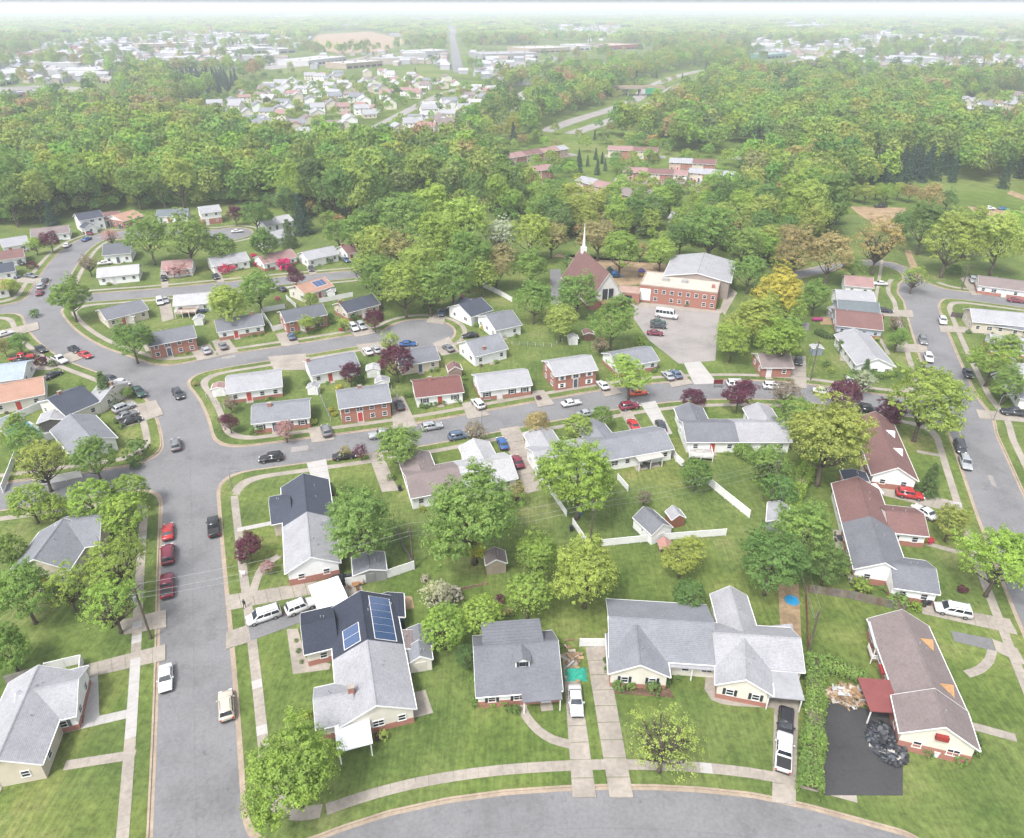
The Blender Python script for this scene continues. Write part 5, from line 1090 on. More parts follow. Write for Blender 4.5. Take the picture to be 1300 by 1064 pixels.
# ---------------------------------------------------------------- far buildings
def far_house(x, y, L, D, eave, rise, yaw, wall, roof, label, group, name='house', cat='house'):
    u = np.array([math.cos(yaw), math.sin(yaw)]); v = np.array([-u[1], u[0]]); q = lambda a, b, z: (float(u[0] * a + v[0] * b), float(u[1] * a + v[1] * b), z)
    root = thing(name, (x, y, 0), label, cat, group)
    w = MB().add([q(-L / 2, -D / 2, 0), q(L / 2, -D / 2, 0), q(L / 2, D / 2, 0), q(-L / 2, D / 2, 0), q(-L / 2, -D / 2, eave), q(L / 2, -D / 2, eave), q(L / 2, D / 2, eave), q(-L / 2, D / 2, eave), q(-L / 2, 0, eave + rise), q(L / 2, 0, eave + rise)],
                 [(0, 1, 5, 4), (2, 3, 7, 6), (1, 2, 6, 9, 5), (3, 0, 4, 8, 7)])
    mkobj('wall', w.mesh('wall'), 'siding', root, wall)
    e = .4; k = rise / (D / 2); r = MB()
    r.add([q(-L / 2 - e, -D / 2 - e, eave - e * k + .05), q(L / 2 + e, -D / 2 - e, eave - e * k + .05), q(L / 2 + e, 0, eave + rise + .05), q(-L / 2 - e, 0, eave + rise + .05), q(L / 2 + e, D / 2 + e, eave - e * k + .05), q(-L / 2 - e, D / 2 + e, eave - e * k + .05),
           q(-L / 2 - e, -D / 2 - e, eave - e * k + .25), q(L / 2 + e, -D / 2 - e, eave - e * k + .25), q(L / 2 + e, 0, eave + rise + .25), q(-L / 2 - e, 0, eave + rise + .25), q(L / 2 + e, D / 2 + e, eave - e * k + .25), q(-L / 2 - e, D / 2 + e, eave - e * k + .25)],
          [(6, 7, 8, 9), (9, 8, 10, 11), (0, 1, 7, 6), (4, 5, 11, 10), (1, 2, 8, 7), (2, 4, 10, 8), (3, 0, 6, 9), (5, 3, 9, 11), (1, 0, 3, 2), (2, 3, 5, 4)])
    mkobj('roof', r.mesh('roof'), 'shingle', root, roof)
    # windows of the two long fronts
    ws = MB()
    n = max(2, int(L / 3.2))
    for sgn in (-1, 1):
        for i in range(n):
            for z in ([1.5] if eave < 4 else [1.5, 4.1]):
                c = q(-L / 2 + (i + .5) * L / n, sgn * (D / 2 + .02), z); wo = mkobj('window', FARWIN, None, root, None, c, yaw)
    EXTRA_CLEAR.append((x, y, max(L, D) * .5 + 1.5, 2.))
FARWIN = MB().box((0, 0, 0), (.45, .05, .5)).mesh('window'); FARWIN.materials.append(M['glass'])
fr_ = random.Random(3); RNAME = dict(lg='pale grey', g='grey', tan='tan', w='white', pk='pinkish')
def scatter_houses(poly, n, spacing, label, group, yaws, two=.6, roofs=('lg', 'g', 'lg', 'tan', 'w', 'pk')):
    pts = [P(*p)[:2] for p in poly]; xs = [p[0] for p in pts]; ys = [p[1] for p in pts]; got = []
    for _ in range(n * 60):
        if len(got) >= n: break
        px, py = fr_.uniform(min(p[0] for p in poly), max(p[0] for p in poly)), fr_.uniform(min(p[1] for p in poly), max(p[1] for p in poly))
        if not inpoly(px, py, poly): continue
        x, y = P(px, py)[:2]
        if near_far_road(x, y, 12) or any((x - a) ** 2 + (y - b) ** 2 < spacing ** 2 for a, b, *_ in got): continue
        got.append((x, y, 0))
    for x, y, _ in got:
        t = fr_.random() < two
        wn_, wc_ = fr_.choice([('white', WHITE), ('white', WHITE), ('beige', BEIGE), ('cream', CREAM)]); rn_ = fr_.choice(roofs); L_ = fr_.uniform(10, 15)
        lb_ = f"{'two storey' if t else 'low'} {wn_} house with {RNAME[rn_]} roof {label}"
        far_house(x, y, L_, fr_.uniform(8.5, 11), 5.2 if t else 3, fr_.uniform(2., 3.4), fr_.choice(yaws) + fr_.uniform(-.08, .08), wc_, R[rn_], lb_, lb_)
scatter_houses([(270, 140), (330, 166), (400, 186), (480, 190), (545, 182), (590, 150), (630, 118), (560, 98), (440, 92), (360, 106), (300, 122)], 135, 17, 'in the dense suburb beyond the wood', 'pale houses of the dense far suburb', [.35, .35 + 1.57, -.2])
scatter_houses([(1205, 130), (1300, 124), (1300, 156), (1235, 156)], 12, 22, 'among trees of the eastern suburb', 'houses of the eastern suburb', [.2, 1.7], .3)
scatter_houses([(1095, 80), (1180, 78), (1195, 90), (1105, 90)], 16, 26, 'near the highway bend', 'white houses near the highway bend', [.1, 1.6])
scatter_houses([(1200, 84), (1296, 82), (1296, 94), (1205, 94)], 12, 28, 'in the far eastern tree belt', 'houses in the far eastern tree belt', [.1, 1.6])
scatter_houses([(690, 36), (776, 36), (776, 54), (690, 54)], 14, 50, 'on the far slope beyond the shops', 'white houses on the far slope', [.1, 1.6])
scatter_houses([(40, 146), (150, 134), (240, 140), (160, 148)], 8, 26, 'half hidden in the western wood', 'houses half hidden in the western wood', [.4, 1.9], .4)
scatter_houses([(1035, 104), (1105, 106), (1095, 118), (1035, 116)], 5, 26, 'glimpsed through trees beside the highway', 'houses east of the highway', [.4, 1.9], .4)
scatter_houses([(130, 40), (300, 36), (300, 44), (150, 48)], 12, 45, 'beyond the shopping strip', 'houses above the shopping strip', [.1, 1.7])
def far_box(a, b, d, h, wall, roof, label, name='store', group=None, units=True):
    A, B = P(*a), P(*b); c = (A + B)[:2] / 2; u = (B - A)[:2]; L = np.linalg.norm(u); u = u / L; v = np.array([-u[1], u[0]])
    root = thing(name, (c[0], c[1], 0), label, 'building', group); q = lambda s, t, z=0.: np.array([*(A[:2] + u * s + v * t), z])
    MB().prism([tuple(q(s, t)[:2]) for s, t in ((0, 0), (L, 0), (L, d), (0, d))], 0, h).build('wall', 'flat', root, wall)
    MB().prism([tuple(q(s, t)[:2]) for s, t in ((.8, .8), (L - .8, .8), (L - .8, d - .8), (.8, d - .8))], h - .3, h + .06).build('flat_roof', 'flat', root, roof)
    for s0, s1, t0, t1 in ((-.2, L + .2, -.2, .8), (-.2, L + .2, d - .8, d + .2), (-.2, .8, .8, d - .8), (L - .8, L + .2, .8, d - .8)):
        MB().prism([tuple(q(s, t)[:2]) for s, t in ((s0, t0), (s1, t0), (s1, t1), (s0, t1))], h - .2, h + .7).build('parapet', 'flat', root, tuple(min(.8, x * 1.1) for x in wall))
    if units:
        for k in range(max(2, int(L / 22))): MB().box(q((k + .5) * L / max(2, int(L / 22)), d * .45, h + .9), (1.8, 1.4, .9), tuple(u)).build('roof_unit', 'flat', root, ph(225, 225, 225))
    n = max(2, int(L / 12))
    for k in range(n): MB().box(q((k + .5) * L / n, -.06, 1.9), (L / n * .36, .08, 1.5), tuple(u)).build('shop_window', 'glass', root)
    EXTRA_CLEAR.append((c[0] + v[0] * d / 2, c[1] + v[1] * d / 2, max(L, d) * .6 + 6, 10 + .07 * c[1]))
WR, GR_, TN_, RD_ = ph(246, 246, 246), ph(205, 205, 208), ph(225, 205, 185), ph(200, 120, 110)
for a, b, d, h, w, r, lab in [
    ((178, 62), (240, 60), 60, 8, TN_, WR, 'long white roofed store with tan facade in the shopping strip'), ((60, 44), (84, 43), 70, 8, WR, WR, 'bright white roofed store beyond the western trees'),
    ((246, 60), (276, 59), 50, 7, GR_, WR, 'low white store beside the long tan one'), ((290, 70), (352, 66), 80, 8, WR, WR, 'wide white superstore with red sign panel'), ((355, 68), (376, 67), 60, 7, GR_, WR, 'white store behind a row of dark trees'),
    ((138, 60), (172, 59), 35, 7, GR_, GR_, 'grey flat roofed store beside the red roofed diner'), ((98, 63), (120, 62), 25, 5, RD_, RD_, 'small red roofed diner'), ((392, 84), (440, 78), 55, 7, WR, WR, 'white strip mall beside the dense suburb'),
    ((440, 88), (486, 84), 45, 7, TN_, WR, 'tan strip mall with white roof above the suburb'), ((536, 73), (570, 71), 55, 9, WR, WR, 'pale two storey office beside the avenue'), ((612, 76), (684, 74), 70, 8, GR_, GR_, 'wide grey warehouse beside the avenue'),
    ((672, 68), (724, 66), 80, 8, TN_, WR, 'wide tan store with red fascia beyond the avenue'), ((735, 64), (770, 63), 80, 8, WR, WR, 'white store near the far slope'), ((772, 64), (812, 62), 80, 8, RD_, TN_, 'reddish warehouse near the far slope'),
    ((25, 77), (77, 76), 30, 10, RD_, ph(200, 170, 165), 'long brick apartment block above the western wood'), ((0, 110), (24, 106), 40, 5, WR, WR, 'white depot building beside the western lot'), ((14, 126), (56, 122), 18, 5, GR_, GR_, 'low grey depot shed beside the western lot'),
    ((120, 104), (140, 108), 20, 5, TN_, GR_, 'small tan depot office among the trees'), ((1214, 148), (1244, 146), 25, 5, WR, WR, 'white garage block by the eastern suburb'),
    ((975, 62), (1000, 60), 60, 7, WR, WR, 'white works building left of the highway bend'), ((974, 75), (998, 73), 40, 6, ph(150, 200, 190), ph(190, 220, 215), 'pale teal roofed building left of the highway bend'), ((1000, 32), (1014, 31), 90, 9, WR, WR, 'bright white warehouse far beyond the highway'), ((1028, 36), (1052, 35), 120, 9, WR, WR, 'long white warehouse far beyond the highway'),
    ((1072, 109), (1086, 109), 20, 4, WR, WR, 'small white roofed building east of the highway'), ((765, 21), (776, 20), 120, 10, WR, WR, 'white warehouse on the far ridge'), ((880, 14), (905, 13), 300, 12, WR, WR, 'long pale works building near the horizon'), ((365, 23), (410, 22), 200, 10, WR, WR, 'long pale depot near the horizon'), ((560, 26), (600, 25), 160, 10, WR, GR_, 'grey works building near the horizon'), ((230, 14), (300, 13), 300, 12, WR, WR, 'very long pale works building at the horizon'),
    ((430, 35), (470, 34), 90, 9, GR_, WR, 'white sheds beside the brown field'), ((200, 24), (225, 24), 100, 9, WR, WR, 'white shed above the western tree belt'),
]: far_box(a, b, d, h, w, r, lab)
for nm, poly, mt in [('car_park', [(160, 70), (290, 66), (300, 78), (230, 80), (150, 76)], 'lot'), ('car_park', [(300, 76), (420, 72), (430, 82), (320, 88)], 'lot'), ('car_park', [(-20, 136), (-20, 112), (60, 108), (120, 112), (110, 122), (40, 128)], 'lot'), ('car_park', [(600, 82), (700, 76), (716, 80), (620, 90)], 'lot'),
                     ('bare_field', [(392, 60), (402, 44), (470, 40), (520, 52), (486, 66), (430, 68)], 'dirt'), ('car_park', [(90, 56), (130, 56), (130, 62), (90, 62)], 'lot'), ('yard', [(520, 164), (560, 152), (572, 158), (534, 172)], 'lot'), ('car_park', [(790, 226), (880, 230), (930, 230), (930, 236), (790, 234)], 'lot')]: sheet(nm, poly, mt)
# road bridge over the highway
A, B = P(766, 121, 0), P(842, 121, 0); bu = (B - A)[:2]; bL = np.linalg.norm(bu); bu /= bL; mid = (A + B) / 2
br = thing('road_bridge', (mid[0], mid[1], 0), 'concrete road bridge carrying a street over the highway', 'bridge')
MB().box((mid[0], mid[1], 7.2), (bL / 2, 6, .7), tuple(bu)).build('deck', 'concrete', br)
for s in (-1, 1): MB().box((mid[0] - bu[1] * 5.8 * s, mid[1] + bu[0] * 5.8 * s, 8.4), (bL / 2, .25, .5), tuple(bu)).build('parapet', 'kerb', br)
for s in (-.62, -.2, .2, .62): MB().box((mid[0] + bu[0] * s * bL / 2, mid[1] + bu[1] * s * bL / 2, 3.3), (.8, 4.5, 3.3), tuple(bu)).build('pier', 'concrete', br)
c = P(825, 124, 0)
sg = thing('highway_sign', (c[0], c[1], 0), 'green highway sign hung in front of the road bridge', 'sign')
MB().box((c[0], c[1] - 3, 6.4), (5.5, .15, 2.6)).build('panel', 'plastic', sg, ph(70, 190, 140)); MB().box((c[0] - 4, c[1] - 3, 2), (.2, .2, 2.2)).build('post', 'metal', sg); MB().box((c[0] + 4, c[1] - 3, 2), (.2, .2, 2.2)).build('post', 'metal', sg)
# low wooded ridges on the horizon
for y, x0, x1, h in ((7800, -7000, 6000, 30), (8600, -2500, 8500, 42), (8200, -8000, -1500, 46)):
    V, F = [], []; n = 90; rr = random.Random(y)
    for i in range(n + 1):
        x = x0 + (x1 - x0) * i / n; hh = h * (math.sin(math.pi * i / n) ** .5) * (.75 + .2 * math.sin(i * .31 + y) + .08 * rr.random())
        V += [(x, y - 900, -1), (x, y - 150, hh * .85), (x, y, hh), (x, y + 500, -1)]
    for i in range(n):
        for k in range(3): F.append((4 * i + k, 4 * i + 4 + k, 4 * i + 5 + k, 4 * i + 1 + k))
    m_ = MB(); m_.add(V, F); m_.build('hill', 'farground')['kind'] = 'structure'

# ---------------------------------------------------------------- distant town: uncountable small buildings under the haze
def town(x, y): return math.sin(x * .0041 + 1.1) * math.sin(y * .0023 + .7) + .45 * math.sin(x * .0093 + y * .0017) + .3 * math.sin(y * .0061 - x * .0022)
tn_ = random.Random(17); parts_ = {k: MB() for k in ('white', 'grey', 'tan', 'roof', 'brown')}; cnt_ = 0
for _ in range(60000):
    if cnt_ > 3000: break
    y = 900 + 5600 * tn_.random() ** 1.5; x = tn_.uniform(-.76, .76) * y; px, py, _d = pix((x, y, 0))
    if town(x, y) < -.05 or (735 < px < 880 and 80 < py < 140) or near_far_road(x, y, 10) or any(inpoly(px, py, CLEAR[k][0]) for k in ('field', 'suburb', 'highway_side')): continue
    if any((x - a) ** 2 + (y - b) ** 2 < (c_ + 6) ** 2 for a, b, c_, _e in EXTRA_CLEAR): continue
    cnt_ += 1; big = tn_.random() < .09; L, D, h = (tn_.uniform(25, 80), tn_.uniform(20, 45), tn_.uniform(6, 10)) if big else (tn_.uniform(9, 17), tn_.uniform(8, 11), tn_.uniform(4, 6.5)); a = tn_.choice([.2, 1.77, -.35]) + tn_.uniform(-.15, .15); u = np.array([math.cos(a), math.sin(a)]); v = np.array([-u[1], u[0]]); c = np.array([x, y])
    q = lambda s, t, z: (*(c + u * s + v * t), z)
    wall = parts_[tn_.choice(['white', 'white', 'tan', 'grey'])]
    if big:
        wall.box((x, y, h / 2), (L / 2, D / 2, h / 2), tuple(u)); parts_[tn_.choice(['white', 'grey'])].box((x, y, h + .2), (L / 2 - .5, D / 2 - .5, .22), tuple(u))
    else:
        r_h = tn_.uniform(2, 3.2); wall.add([q(-L / 2, -D / 2, 0), q(L / 2, -D / 2, 0), q(L / 2, D / 2, 0), q(-L / 2, D / 2, 0), q(-L / 2, -D / 2, h), q(L / 2, -D / 2, h), q(L / 2, D / 2, h), q(-L / 2, D / 2, h), q(-L / 2, 0, h + r_h), q(L / 2, 0, h + r_h)], [(0, 1, 5, 4), (2, 3, 7, 6), (1, 2, 6, 9, 5), (3, 0, 4, 8, 7)])
        parts_[tn_.choice(['roof', 'roof', 'grey', 'brown'])].add([q(-L / 2 - .4, -D / 2 - .4, h - .1), q(L / 2 + .4, -D / 2 - .4, h - .1), q(L / 2 + .4, 0, h + r_h + .2), q(-L / 2 - .4, 0, h + r_h + .2), q(L / 2 + .4, D / 2 + .4, h - .1), q(-L / 2 - .4, D / 2 + .4, h - .1)], [(0, 1, 2, 3), (3, 2, 4, 5)])
twn = thing('distant_town', (0, 0, 0), 'scatter of tiny pale buildings fading into haze towards the horizon', 'town'); twn['kind'] = 'stuff'
for k, colr in (('white', (.31, .31, .32)), ('grey', (.28, .29, .31)), ('tan', (.34, .3, .26)), ('roof', (.27, .27, .29)), ('brown', (.2, .15, .13))): o_ = parts_[k].build('buildings', 'flat', twn, colr); o_['kind'] = 'stuff'
# ---------------------------------------------------------------- scatter the woodland
wr = random.Random(11)
cand = []
def edge_ok(px, py): return py < np.interp(px, EX, EY)
EC = np.array(EXTRA_CLEAR)
def keep(x, y, px, py):
    if not edge_ok(px, py): return False
    for poly, share in CLEAR.values():
        if inpoly(px, py, poly) and wr.random() > share: return False
    if near_far_road(x, y, 4): return False
    if y > 900 and town(x, y) > -.05 and wr.random() > .34: return False
    if len(EC) and np.any((np.abs(EC[:, 0] - x) < EC[:, 2]) & (y - EC[:, 1] < EC[:, 2]) & (EC[:, 1] - y < EC[:, 2] + EC[:, 3])): return False
    if y < 320:
        if sdf_at(x, y) < 5: return False
        if any(inpoly(x, y, f) for f in FOOT): return False
        if any((x - a) ** 2 + (y - b) ** 2 < (w * .42 + 3) ** 2 for a, b, w in TREES): return False
    return True
y = 190.
while y < 345:      # understorey at the wood's edge
    x = -.78 * y - 40
    while x < .78 * y + 40:
        xx, yy = x + wr.uniform(-2, 2), y + wr.uniform(-2, 2); px, py, dep = pix((xx, yy, 0))
        if np.interp(px, EX, EY) - 16 < py and wr.random() < .75 and keep(xx, yy, px, py): cand.append((xx, yy, -1, dep + 500))
        x += 5
    y += 5
y = 215.
while y < 9000:
    s = 8.6 if y < 520 else 9.6 if y < 1000 else 13. if y < 2000 else 30.
    half = .78 * y + 40; x = -half
    while x < half:
        xx, yy = x + wr.uniform(-.42, .42) * s, y + wr.uniform(-.42, .42) * s
        px, py, dep = pix((xx, yy, 0))
        if keep(xx, yy, px, py): cand.append((xx, yy, s, dep))
        x += s
    y += s
WT = [('G', .27), ('L', .20), ('Y', .25), ('H', .13), ('O', .085), ('D', .035), ('B', .01)]
def wcol(x, y):
    # drifts of kind across the wood
    t = (math.sin(x * .013 + 1.3) + math.sin(y * .011 - x * .006)) * .12
    r = wr.random() + t; acc = 0
    for k, p in WT:
        acc += p
        if r < acc: return k
    return 'H' if r < 1.16 else 'O'
cand.sort(key=lambda c: c[3])
inview = lambda c: -30 < pix((c[0], c[1], 0))[0] < 1330
nind = 0; rest = []
DARKC = [(1095, 215, 1215, 238), (725, 195, 770, 225), (215, 100, 300, 120)]
for c in cand:
    px, py, _ = pix((c[0], c[1], 0)); con = any(a < px < b and t < py < u for a, t, b, u in DARKC) or wr.random() < .03
    k = wcol(c[0], c[1]); w = wr.uniform(9.5, 15.5) * (.85 if con else 1)
    if nind < 135 and inview(c):
        nind += 1; kind = 'cone' if con else ('sparse' if k in 'OB' and wr.random() < .5 else 'broad'); k = 'C' if con else k
        ph_, di = near_phrase(c); lab = (f"tall {TN[k]} woodland {'conifer' if con else 'tree'}", ph_, di)
        low = 640 < px < 1000 and py > 225
        put_tree(c, w * (.62 if con else .82 if low else 1), kind, k, lab, None, 'woodland_tree', wr.uniform(1.0, 1.15) if low else wr.uniform(1.2, 1.45) if not con else 1.3)
    else: rest.append((c, 'C' if con else k, w * (.58 if inpoly(px, py, CLEAR['suburb'][0]) or inpoly(px, py, CLEAR['terraces'][0]) or inpoly(px, py, CLEAR['highway_side'][0]) else .82 if 640 < px < 1000 and py > 200 else 1), con))
# the rest of the wood as one mass: instanced crowns on points
pc = bpy.data.collections.new('woodland_crowns')
def far_proto(i, kind, n, size):
    me = crown_mesh(f'wood_{i}', kind, n, size, 300 + i, .25); me.materials.append(M['leaf_far']); o = bpy.data.objects.new(f'wood_{i:02d}', me); pc.objects.link(o)
for i in range(5): far_proto(i, 'broad', 3600, .025)
far_proto(5, 'sparse', 900, .042); far_proto(6, 'cone', 900, .05); far_proto(7, 'cone', 900, .05)
# clumps of several crowns for the far distance
for i in (8, 9, 10):
    V, F = [], []
    for k in range(9):
        a = wr.uniform(0, 6.28); d = wr.uniform(0, .42); c = np.array([math.cos(a) * d, math.sin(a) * d, .12 + wr.uniform(-.02, .05)])
        n = 60; dd = unit(RNG.normal(size=(n, 3))); dd[:, 2] = np.abs(dd[:, 2]); leafs(V, F, c + dd * np.array([.17, .17, .14]), unit(dd + RNG.normal(size=dd.shape) * .3), .035)
    me = bpy.data.meshes.new(f'wood_{i}'); me.from_pydata([tuple(map(float, v)) for v in V], [], F); me.materials.append(M['leaf_far']); o = bpy.data.objects.new(f'wood_{i:02d}', me); pc.objects.link(o)
n = len(rest); pts = []; idx = []; scl = []; rot = []; tint = []
for (x, y, s, dep), k, w, con in rest:
    if s < 0: i = wr.randrange(5); w = wr.uniform(4.5, 7); sc = (w, w, w * .9)
    elif s > 20: i = wr.choice((8, 9, 10)); sc = (wr.uniform(40, 58),) * 2 + (wr.uniform(48, 66),)
    elif con: i = wr.choice((6, 7)); sc = (w * .6, w * .6, w * .85)
    else: i = wr.randrange(5) if wr.random() > .1 else 5; h = wr.uniform(1.1, 1.45) * (.72 if w < 9.5 else 1); sc = (w, w, w * h)
    cc = [max(.004, v * wr.uniform(.86, 1.14)) for v in TC[k]]
    pts.append((x, y, 0.)); idx.append(i); scl += sc; rot += (0., 0., wr.uniform(0, 6.28)); tint += (*cc, 1.)
wm_ = bpy.data.meshes.new('woodland'); wm_.from_pydata(pts, [], [])
for nm, ty, data in (('idx', 'INT', idx), ('scl', 'FLOAT_VECTOR', scl), ('rot', 'FLOAT_VECTOR', rot), ('tint', 'FLOAT_COLOR', tint)):
    at = wm_.attributes.new(nm, ty, 'POINT'); at.data.foreach_set({'INT': 'value', 'FLOAT_VECTOR': 'vector', 'FLOAT_COLOR': 'color'}[ty], data)
wo = bpy.data.objects.new('woodland', wm_); COL.objects.link(wo)
tag(wo, 'wide mass of spring woodland stretching to the hazy horizon', 'woodland', kind='stuff')
ng = bpy.data.node_groups.new('woodland', 'GeometryNodeTree')
ng.interface.new_socket('Geometry', in_out='INPUT', socket_type='NodeSocketGeometry'); ng.interface.new_socket('Geometry', in_out='OUTPUT', socket_type='NodeSocketGeometry')
gi, go = ng.nodes.new('NodeGroupInput'), ng.nodes.new('NodeGroupOutput'); ci = ng.nodes.new('GeometryNodeCollectionInfo'); ip = ng.nodes.new('GeometryNodeInstanceOnPoints')
ci.inputs['Collection'].default_value = pc; ci.inputs['Separate Children'].default_value = True; ci.inputs['Reset Children'].default_value = True
def named(nm, ty):
    a = ng.nodes.new('GeometryNodeInputNamedAttribute'); a.data_type = ty; a.inputs['Name'].default_value = nm
    return next(o for o in a.outputs if o.enabled and o.name == 'Attribute')
lk_ = ng.links.new
e2r = ng.nodes.new('FunctionNodeEulerToRotation'); lk_(named('rot', 'FLOAT_VECTOR'), e2r.inputs[0])
lk_(gi.outputs[0], ip.inputs['Points']); lk_(ci.outputs[0], ip.inputs['Instance']); ip.inputs['Pick Instance'].default_value = True
lk_(named('idx', 'INT'), ip.inputs['Instance Index']); lk_(e2r.outputs[0], ip.inputs['Rotation']); lk_(named('scl', 'FLOAT_VECTOR'), ip.inputs['Scale']); lk_(ip.outputs[0], go.inputs[0])
md = wo.modifiers.new('woodland', 'NODES'); md.node_group = ng
label_trees()
print('woodland individuals', nind, 'mass', n)

# ================================================================ vehicles
# local frame: x forward, y left, z up, wheels on z = 0
def ring(x, hw, zb, zt, r=.1):
    return [(x, -hw + r, zb), (x, hw - r, zb), (x, hw, zb + r), (x, hw, zt - r), (x, hw - r * 1.3, zt), (x, -hw + r * 1.3, zt), (x, -hw, zt - r), (x, -hw, zb + r)]
def loft(mb, rings):
    n = len(rings[0]); o = len(mb.v)
    for r in rings: mb.v += [tuple(map(float, p)) for p in r]
    for i in range(len(rings) - 1):
        for j in range(n): a = o + i * n + j; b = o + i * n + (j + 1) % n; mb.f.append((a, b, b + n, a + n))
    mb.f.append(tuple(o + j for j in range(n - 1, -1, -1))); mb.f.append(tuple(o + (len(rings) - 1) * n + j for j in range(n)))
SPEC = {  # length, width, height, hood z, belt z, windscreen base x, roof front x, roof rear x, rear window base x, wheel radius, front/rear axle
    'sedan': (4.7, 1.82, 1.45, .92, .95, .95, .25, -1.0, -1.65, .33, 1.4, -1.38, .98), 'suv': (4.75, 1.92, 1.78, 1.06, 1.08, 1.0, .45, -1.85, -2.2, .38, 1.42, -1.42, 1.1),
    'van': (5.1, 1.98, 1.8, 1.02, 1.05, 1.65, .8, -2.15, -2.45, .35, 1.6, -1.5, 1.08), 'pickup': (5.6, 1.98, 1.85, 1.12, 1.14, 1.15, .6, -.75, -.95, .4, 1.75, -1.75, 1.08), 'bus': (6.6, 2.2, 2.75, 1.25, 1.4, 2.45, 2.0, -3.15, -3.25, .42, 2.2, -2.1, 1.4),
}
CARM = {}
def car_parts(ty):
    if ty in CARM: return CARM[ty]
    L, Wd, H, hz, bz, wx, rx, rr, bx, wr_, ax, bxl, tz = SPEC[ty]; w = Wd / 2; h = L / 2; parts = []
    b = MB()
    if ty == 'pickup':
        loft(b, [ring(-h, w * .95, .5, 1.0), ring(-h + .08, w, .42, tz + .04), ring(bx - .06, w, .38, tz + .04), ring(bx + .02, w, .36, bz), ring(wx, w, .36, bz), ring(h - .5, w * .98, .38, hz), ring(h - .1, w * .93, .42, hz - .12), ring(h, w * .88, .48, hz - .35)])
    else:
        loft(b, [ring(-h, w * .9, .45, tz - .2), ring(-h + .1, w * .96, .36, tz), ring(bx, w, .3, bz), ring(0, w, .28, bz), ring(wx, w, .3, bz - .01), ring(h - .55, w * .97, .32, hz - .06), ring(h - .12, w * .9, .36, hz - .2), ring(h, w * .82, .42, hz - .38)])
    rw = w * .80 if ty not in ('van', 'bus') else w * .88; ww = w * .96
    def cab(x, half, z): return [(x, -half, z), (x, half, z)]
    V = [(bx, -ww, bz - .05), (bx, ww, bz - .05), (wx, ww, bz - .05), (wx, -ww, bz - .05), (rr, -rw, H - .03), (rr, rw, H - .03), (rx, rw, H - .03), (rx, -rw, H - .03), (rr + .2, -rw * .86, H), (rr + .2, rw * .86, H), (rx - .2, rw * .86, H), (rx - .2, -rw * .86, H)]
    b.add(V, [(0, 1, 5, 4), (1, 2, 6, 5), (2, 3, 7, 6), (3, 0, 4, 7), (4, 5, 9, 8), (5, 6, 10, 9), (6, 7, 11, 10), (7, 4, 8, 11), (8, 9, 10, 11)])
    parts.append(('body', b, 'paint', 1))
    Vn = [np.array(v) for v in V]
    def panel(i, j, k, l, s0=.06, s1=.94, t0=.12, t1=.88, out=(0, 0, 0), lift=.012):
        """glass set on the face (i,j bottom, k,l top): i-l and j-k are the upright edges"""
        f = lambda s, t: (Vn[i] * (1 - s) + Vn[j] * s) * (1 - t) + (Vn[l] * (1 - s) + Vn[k] * s) * t
        n = np.cross(Vn[j] - Vn[i], Vn[l] - Vn[i]); n = n / np.linalg.norm(n) * lift; mid_ = (Vn[i] + Vn[j] + Vn[k] + Vn[l]) / 4; n = n if n @ (mid_ - np.array([(wx + bx) / 2, 0, bz])) > 0 else -n
        p = [f(s0, t0) + n, f(s1, t0) + n, f(s1, t1) + n, f(s0, t1) + n]; q = [x - 2 * n for x in p]
        return MB().add(p + q, [(0, 1, 2, 3), (7, 6, 5, 4), (0, 4, 5, 1), (1, 5, 6, 2), (2, 6, 7, 3), (3, 7, 4, 0)])
    parts.append(('windscreen', panel(2, 3, 7, 6), 'glass', 0)); 
    parts.append(('rear_window', panel(0, 1, 5, 4, t0=.2), 'glass', 0))
    segs = {'sedan': ((.1, .52), (.56, .93)), 'suv': ((.04, .3), (.33, .63), (.66, .94)), 'van': ((.04, .34), (.37, .66), (.69, .94)), 'pickup': ((.08, .48), (.52, .92)), 'bus': ((.03, .2), (.22, .39), (.41, .58), (.6, .77), (.8, .95))}[ty]
    for s0, s1 in segs:
        parts.append(('side_window', panel(1, 2, 6, 5, s0, s1, .2, .86), 'glass', 0)); parts.append(('side_window', panel(3, 0, 4, 7, 1 - s1, 1 - s0, .2, .86), 'glass', 0))
    for x in (ax, bxl):
        for sg in (-1, 1):
            t = MB().tube([(x, sg * (w - .2), wr_), (x, sg * (w + .015), wr_)], wr_, 14); parts.append(('wheel', t, 'tyre', 0))
            parts.append(('>rim', MB().tube([(x, sg * (w + .012), wr_), (x, sg * (w + .03), wr_)], wr_ * .6, 10), 'rim', 0))
    for sg in (-1, 1):
        parts.append(('headlight', MB().box((h - .1, sg * w * .66, hz - .3), (.09, .2, .08)), 'lamp', 0)); parts.append(('tail_light', MB().box((-h + .05, sg * w * .8, tz - .28), (.07, .12, .13)), 'tail', 0))
        parts.append(('wing_mirror', MB().box((wx - .35, sg * (w + .09), bz + .06), (.08, .1, .07)), 'paint', 1))
    parts.append(('bumper', MB().box((h - .02, 0, .48), (.06, w * .8, .09)), 'tyre', 0)); parts.append(('bumper', MB().box((-h + .02, 0, .5), (.06, w * .82, .09)), 'tyre', 0))
    if ty == 'pickup': parts.append(('load_bed', MB().box(((-h + bx) / 2 - .02, 0, tz + .03), ((bx + h) / 2 - .16, w * .84, .022)), 'tyre', 0))
    if ty in ('suv', 'van'):
        for sg in (-1, 1): parts.append(('roof_rail', MB().box(((rx + rr) / 2 - .1, sg * rw * .8, H + .02), ((rx - rr) / 2 - .35, .025, .03)), 'tyre', 0))
    out = []
